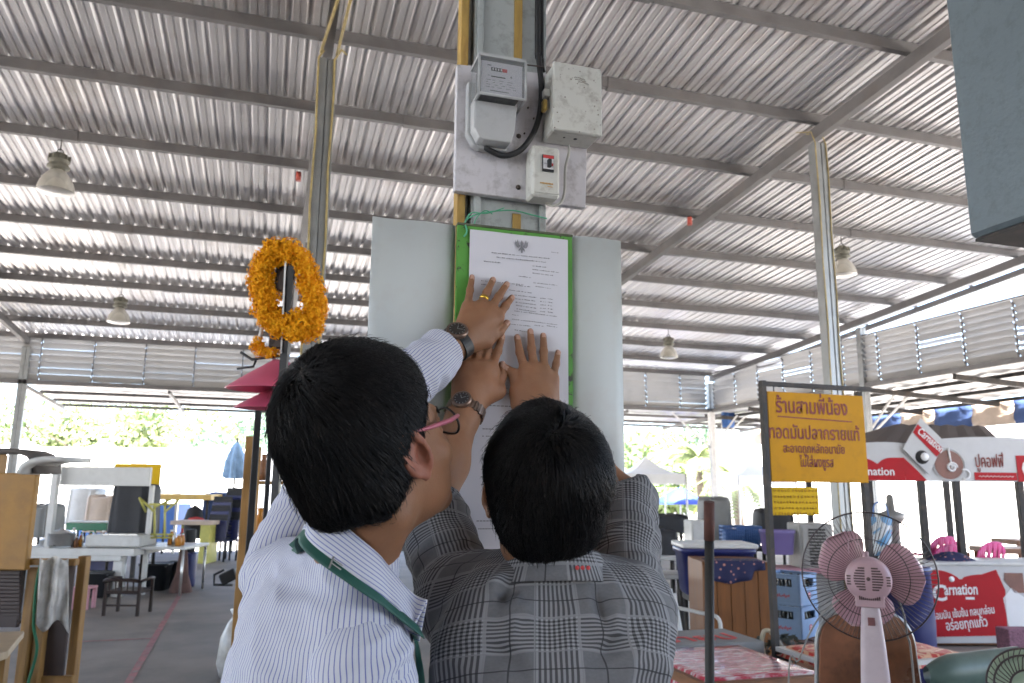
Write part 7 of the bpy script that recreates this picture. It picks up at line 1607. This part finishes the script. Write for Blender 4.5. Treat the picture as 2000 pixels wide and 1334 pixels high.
def tent(x0, x1, y0, d, label, mt, pyr=True):
    a, b = at(x0, y0, d), at(x1, y0, d); w_ = (x1-x0)*d/FPX; c_ = at((x0+x1)/2, y0, d); t = thing('market_tent', label, 'tent', (c_.x, c_.y, GZ)); ez = max(1.9, c_.z-.55); m = MB(); o = V(c_.x, c_.y, 0); pk_ = V(c_.x, c_.y, max(c_.z, ez+.5))
    cr = [o+VR*w_/2*sx+VD*1.4*sy+VZ*ez for sx, sy in ((-1, -1), (1, -1), (1, 1), (-1, 1))]
    for i in range(4):
        A0, B0 = cr[i], cr[(i+1) % 4]; n_ = 8
        m.grid([[A0.lerp(B0, k/n_).lerp(pk_, s_)-VZ*(.18*math.sin(math.pi*s_)*.6) for s_ in (0, .2, .4, .6, .8, 1)] for k in range(n_+1)]); m.grid([[A0.lerp(B0, k/n_), A0.lerp(B0, k/n_)-VZ*(.22+.04*(k % 2))] for k in range(n_+1)])
    m.build('canopy', mt, t)
    for q in cr: m = MB(); m.tube([V(q.x, q.y, GZ), q], .025, 6); m.build('pole', M['whitepost'], t)
    return t
for x0, x1, y0, d, lb in ((-60, 150, 858, 24, 'white market tent farthest left beyond the floor'), (110, 300, 862, 25, 'white market tent behind the blank fascia board'), (270, 440, 864, 26, 'white market tent left of folded umbrella'), (1205, 1318, 938, 21, 'white market tent left of the blue umbrella'), (1415, 1520, 940, 22, 'white market tent behind the sign post')): tent(x0, x1, y0, d, lb, M['tentwhite'])
p = at(1328, 952, 24); t = thing('blue_umbrella', 'open blue market umbrella beyond the floor', 'umbrella', (p.x, p.y, GZ)); m = MB(); m.grid([[V(p.x, p.y, 0)+V(math.cos(a), math.sin(a), 0)*rr*(1 if k % 4 else .93)+VZ*(p.z-z) for rr, z in ((0, 0), (.3, .12), (.6, .34), (.78, .5))] for k, a in enumerate([2*math.pi*k/32 for k in range(33)])]); m.build('canopy', mat('bright_blue_canvas', (.03, .07, .42), .7), t, solid=.006); m = MB(); m.tube([V(p.x, p.y, GZ), V(p.x, p.y, p.z)], .025, 8); m.build('pole', M['whitepost'], t)
# white buildings in the sun, beyond the stalls
def building(x0, x1, y0, d, label, roofm, n):
    a = at(x0, y0, d); w_ = (x1-x0)*d/FPX; c_ = at((x0+x1)/2, y0, d); t = thing('white_building', label, 'building', (c_.x, c_.y, GZ)); zt = c_.z; o = V(c_.x, c_.y, 0)+VD*3
    m = MB(); m.bbox(o+VZ*(zt+GZ)/2, VR*w_/2, VD*3, VZ*(zt-GZ)/2, .02); m.build('wall', M['whitewall'], t)
    m = MB(); m.bbox(o+VZ*(zt+.06), VR*(w_/2+.25), VD*3.25, VZ*.055, .02); m.build('roof', roofm, t)
    for k in range(n):
        q = o-VD*3.01+VR*(-w_/2+w_*(k+.5)/n); m = MB(); m.bbox(q+VZ*(zt*.55), VR*min(.5, w_/n*.3), VD*.02, VZ*zt*.16, .01); f = m.build('window', M['icewhite'], t); m = MB(); m.bbox(q+VZ*(zt*.55)-VD*.022, VR*min(.44, w_/n*.26), VD*.004, VZ*zt*.14, .004); m.build('pane', mat('pale_pane', (.55, .58, .58), .15), f)
building(1480, 2250, 790, 26, 'long low white building behind the coffee kiosk', M['tentwhite'], 8)
building(-150, 480, 880, 34, 'long low white building behind the left tents', M['tentwhite'], 9)
# --- trees
def leafmat(name, c):
    m, n, b = _new(name); tc = nd(n, 'ShaderNodeTexCoord').outputs['Object']; z = nd(n, 'ShaderNodeTexNoise', {'Vector': tc, 'Scale': .9, 'Detail': 4.}).outputs[0]
    n.links.new(ramp(n, z, [(.32, tuple(q*.55 for q in c)), (.55, c), (.75, (c[0]*1.5, c[1]*1.25, c[2]*.9))]), b.inputs['Base Color']); b.inputs['Roughness'].default_value = .6
    b.inputs['Transmission Weight'].default_value = 0.; return m
M['leaf_a'] = leafmat('mid_green_leaves', (.19, .27, .11)); M['leaf_b'] = leafmat('yellow_green_leaves', (.26, .31, .14)); M['leaf_c'] = leafmat('blue_green_leaves', (.16, .25, .17)); M['bark'] = mat('grey_bark', (.14, .11, .08), .9, var=.3)
def crown_mesh(c, rx, rz_, n, s_, seed):
    g = np.random.default_rng(seed); m = MB(); nb = 14; cen = g.normal(0, 1, (nb, 3)); cen /= np.linalg.norm(cen, axis=1)[:, None]; cen *= g.uniform(.35, .85, (nb, 1)); rad = g.uniform(.25, .5, nb)
    k = g.integers(0, nb, n); d = g.normal(0, 1, (n, 3)); d /= np.linalg.norm(d, axis=1)[:, None]; p = cen[k]+d*(rad[k]*g.uniform(.5, 1.05, n)**.5)[:, None]
    p = p*A_((rx, rx, rz_))+A_(c); a = g.normal(0, 1, (n, 3)); a /= np.linalg.norm(a, axis=1)[:, None]; b = np.cross(a, d); b /= np.maximum(np.linalg.norm(b, axis=1), 1e-6)[:, None]; s1 = s_*g.uniform(.6, 1.2, (n, 1))
    vs = np.stack([p-a*s1, p+b*s1*.5, p+a*s1, p-b*s1*.5], 1).reshape(-1, 3); m.add(vs.tolist(), [(4*i, 4*i+1, 4*i+2, 4*i+3) for i in range(n)]); return m
def tree(x, ytop, d, rx, label, mt, seed, n=2600, s_=.2):
    p = at(x, ytop, d); h = p.z; rz_ = min(rx*1.15, h*.46); t = thing('leafy_tree', label, 'tree', (p.x, p.y, GZ), 'trees beyond the market'); c_ = V(p.x, p.y, h-rz_*.95); g = random.Random(seed)
    m = MB(); base = V(p.x, p.y, GZ); m.tube(smooth([base, base.lerp(c_, .4)+V(g.uniform(-.2, .2), 0, 0), c_]), [.22-.012*k for k in range(13)], 8)
    for k in range(6): e = c_+V(g.uniform(-1, 1)*rx*.8, g.uniform(-1, 1)*rx*.8, g.uniform(-.3, .8)*rz_); m.tube(smooth([base.lerp(c_, g.uniform(.45, .8)), c_.lerp(e, .5)-V(0, 0, .3), e], 3), [.10, .09, .08, .06, .05, .04, .025], 6)
    m.build('trunk', M['bark'], t); crown_mesh(c_, rx*1.15, rz_*1.1, n, s_, seed).build('crown', mt, t)
TL = [(15, 772, 44, 4.2, 'pale leafy tree at far left above the white tents', 'leaf_b'), (110, 768, 46, 4.5, 'second leafy tree from far left above white tents', 'leaf_a'), (205, 776, 43, 4.0, 'leafy tree above the blank fascia board', 'leaf_b'), (290, 770, 47, 4.4, 'leafy tree between white tents and ochre board', 'leaf_a'), (385, 782, 45, 3.8, 'leafy tree left of the blue umbrella pole', 'leaf_b'), (470, 806, 40, 2.8, 'blue green tree above the folded umbrella', 'leaf_c'),
      (1225, 838, 36, 3.4, 'leafy tree just right of the notice boards', 'leaf_a'), (1300, 826, 42, 4.2, 'tall leafy tree left of the white corner post', 'leaf_b'), (1385, 842, 46, 4.2, 'pale leafy tree behind the white corner post', 'leaf_c'), (1455, 822, 50, 5.0, 'big blue green tree behind the blue flag', 'leaf_c'), (1265, 905, 30, 1.8, 'bushy low tree above the white tent', 'leaf_a'), (1480, 880, 40, 3.0, 'low leafy tree left of the yellow sign', 'leaf_a')]
for i, (x, y, d, rx, lb, mt_) in enumerate(TL): tree(x, y, d, rx, lb, M[mt_], 40+i)
def palm(x, ytop, d, label, seed, L_=2.2, nf=16):
    p = at(x, ytop, d); g = random.Random(seed); t = thing('palm_tree', label, 'palm', (p.x, p.y, GZ), 'palms beyond the floor'); top = V(p.x, p.y, p.z-.6); m = MB(); m.tube(smooth([V(p.x+.2, p.y, GZ), V(p.x+.05, p.y, p.z*.5), top]), [.16-.005*k for k in range(13)], 8); m.build('trunk', M['bark'], t)
    m = MB()
    for k in range(nf):
        az = 2*math.pi*k/nf+g.uniform(-.2, .2); el = g.uniform(.1, 1.2); d_ = V(math.cos(az), math.sin(az), 0); pts = []
        for j in range(9): s_ = j/8; pts.append(top+d_*(L_*s_*math.cos(el*(1-.3*s_)))+VZ*(L_*s_*math.sin(el)-1.5*L_*.55*s_*s_))
        m.tube(pts, [.03, .028, .025, .02, .018, .015, .012, .01, .006], 4); sd_ = d_.cross(VZ)
        for j in range(1, 9):
            for q in range(3):
                b_ = pts[j-1].lerp(pts[j], q/3)
                for sg in (-1, 1): ln_ = .55*L_*.42*(1.15-.1*j); e = b_+sd_*sg*ln_*.8+d_*ln_*.5-VZ*ln_*.45; wv = (pts[j]-pts[j-1]).normalized()*.045; m.add([b_-wv, b_+wv, e], [(0, 1, 2)])
    m.build('crown', M['leaf_b'], t)
palm(1362, 862, 27, 'feathery palm left of the white corner post', 5); palm(1432, 895, 25, 'low feathery palm right of the white corner post', 7, 1.9); palm(1318, 880, 31, 'feathery palm above the blue umbrella', 9, 2.4)
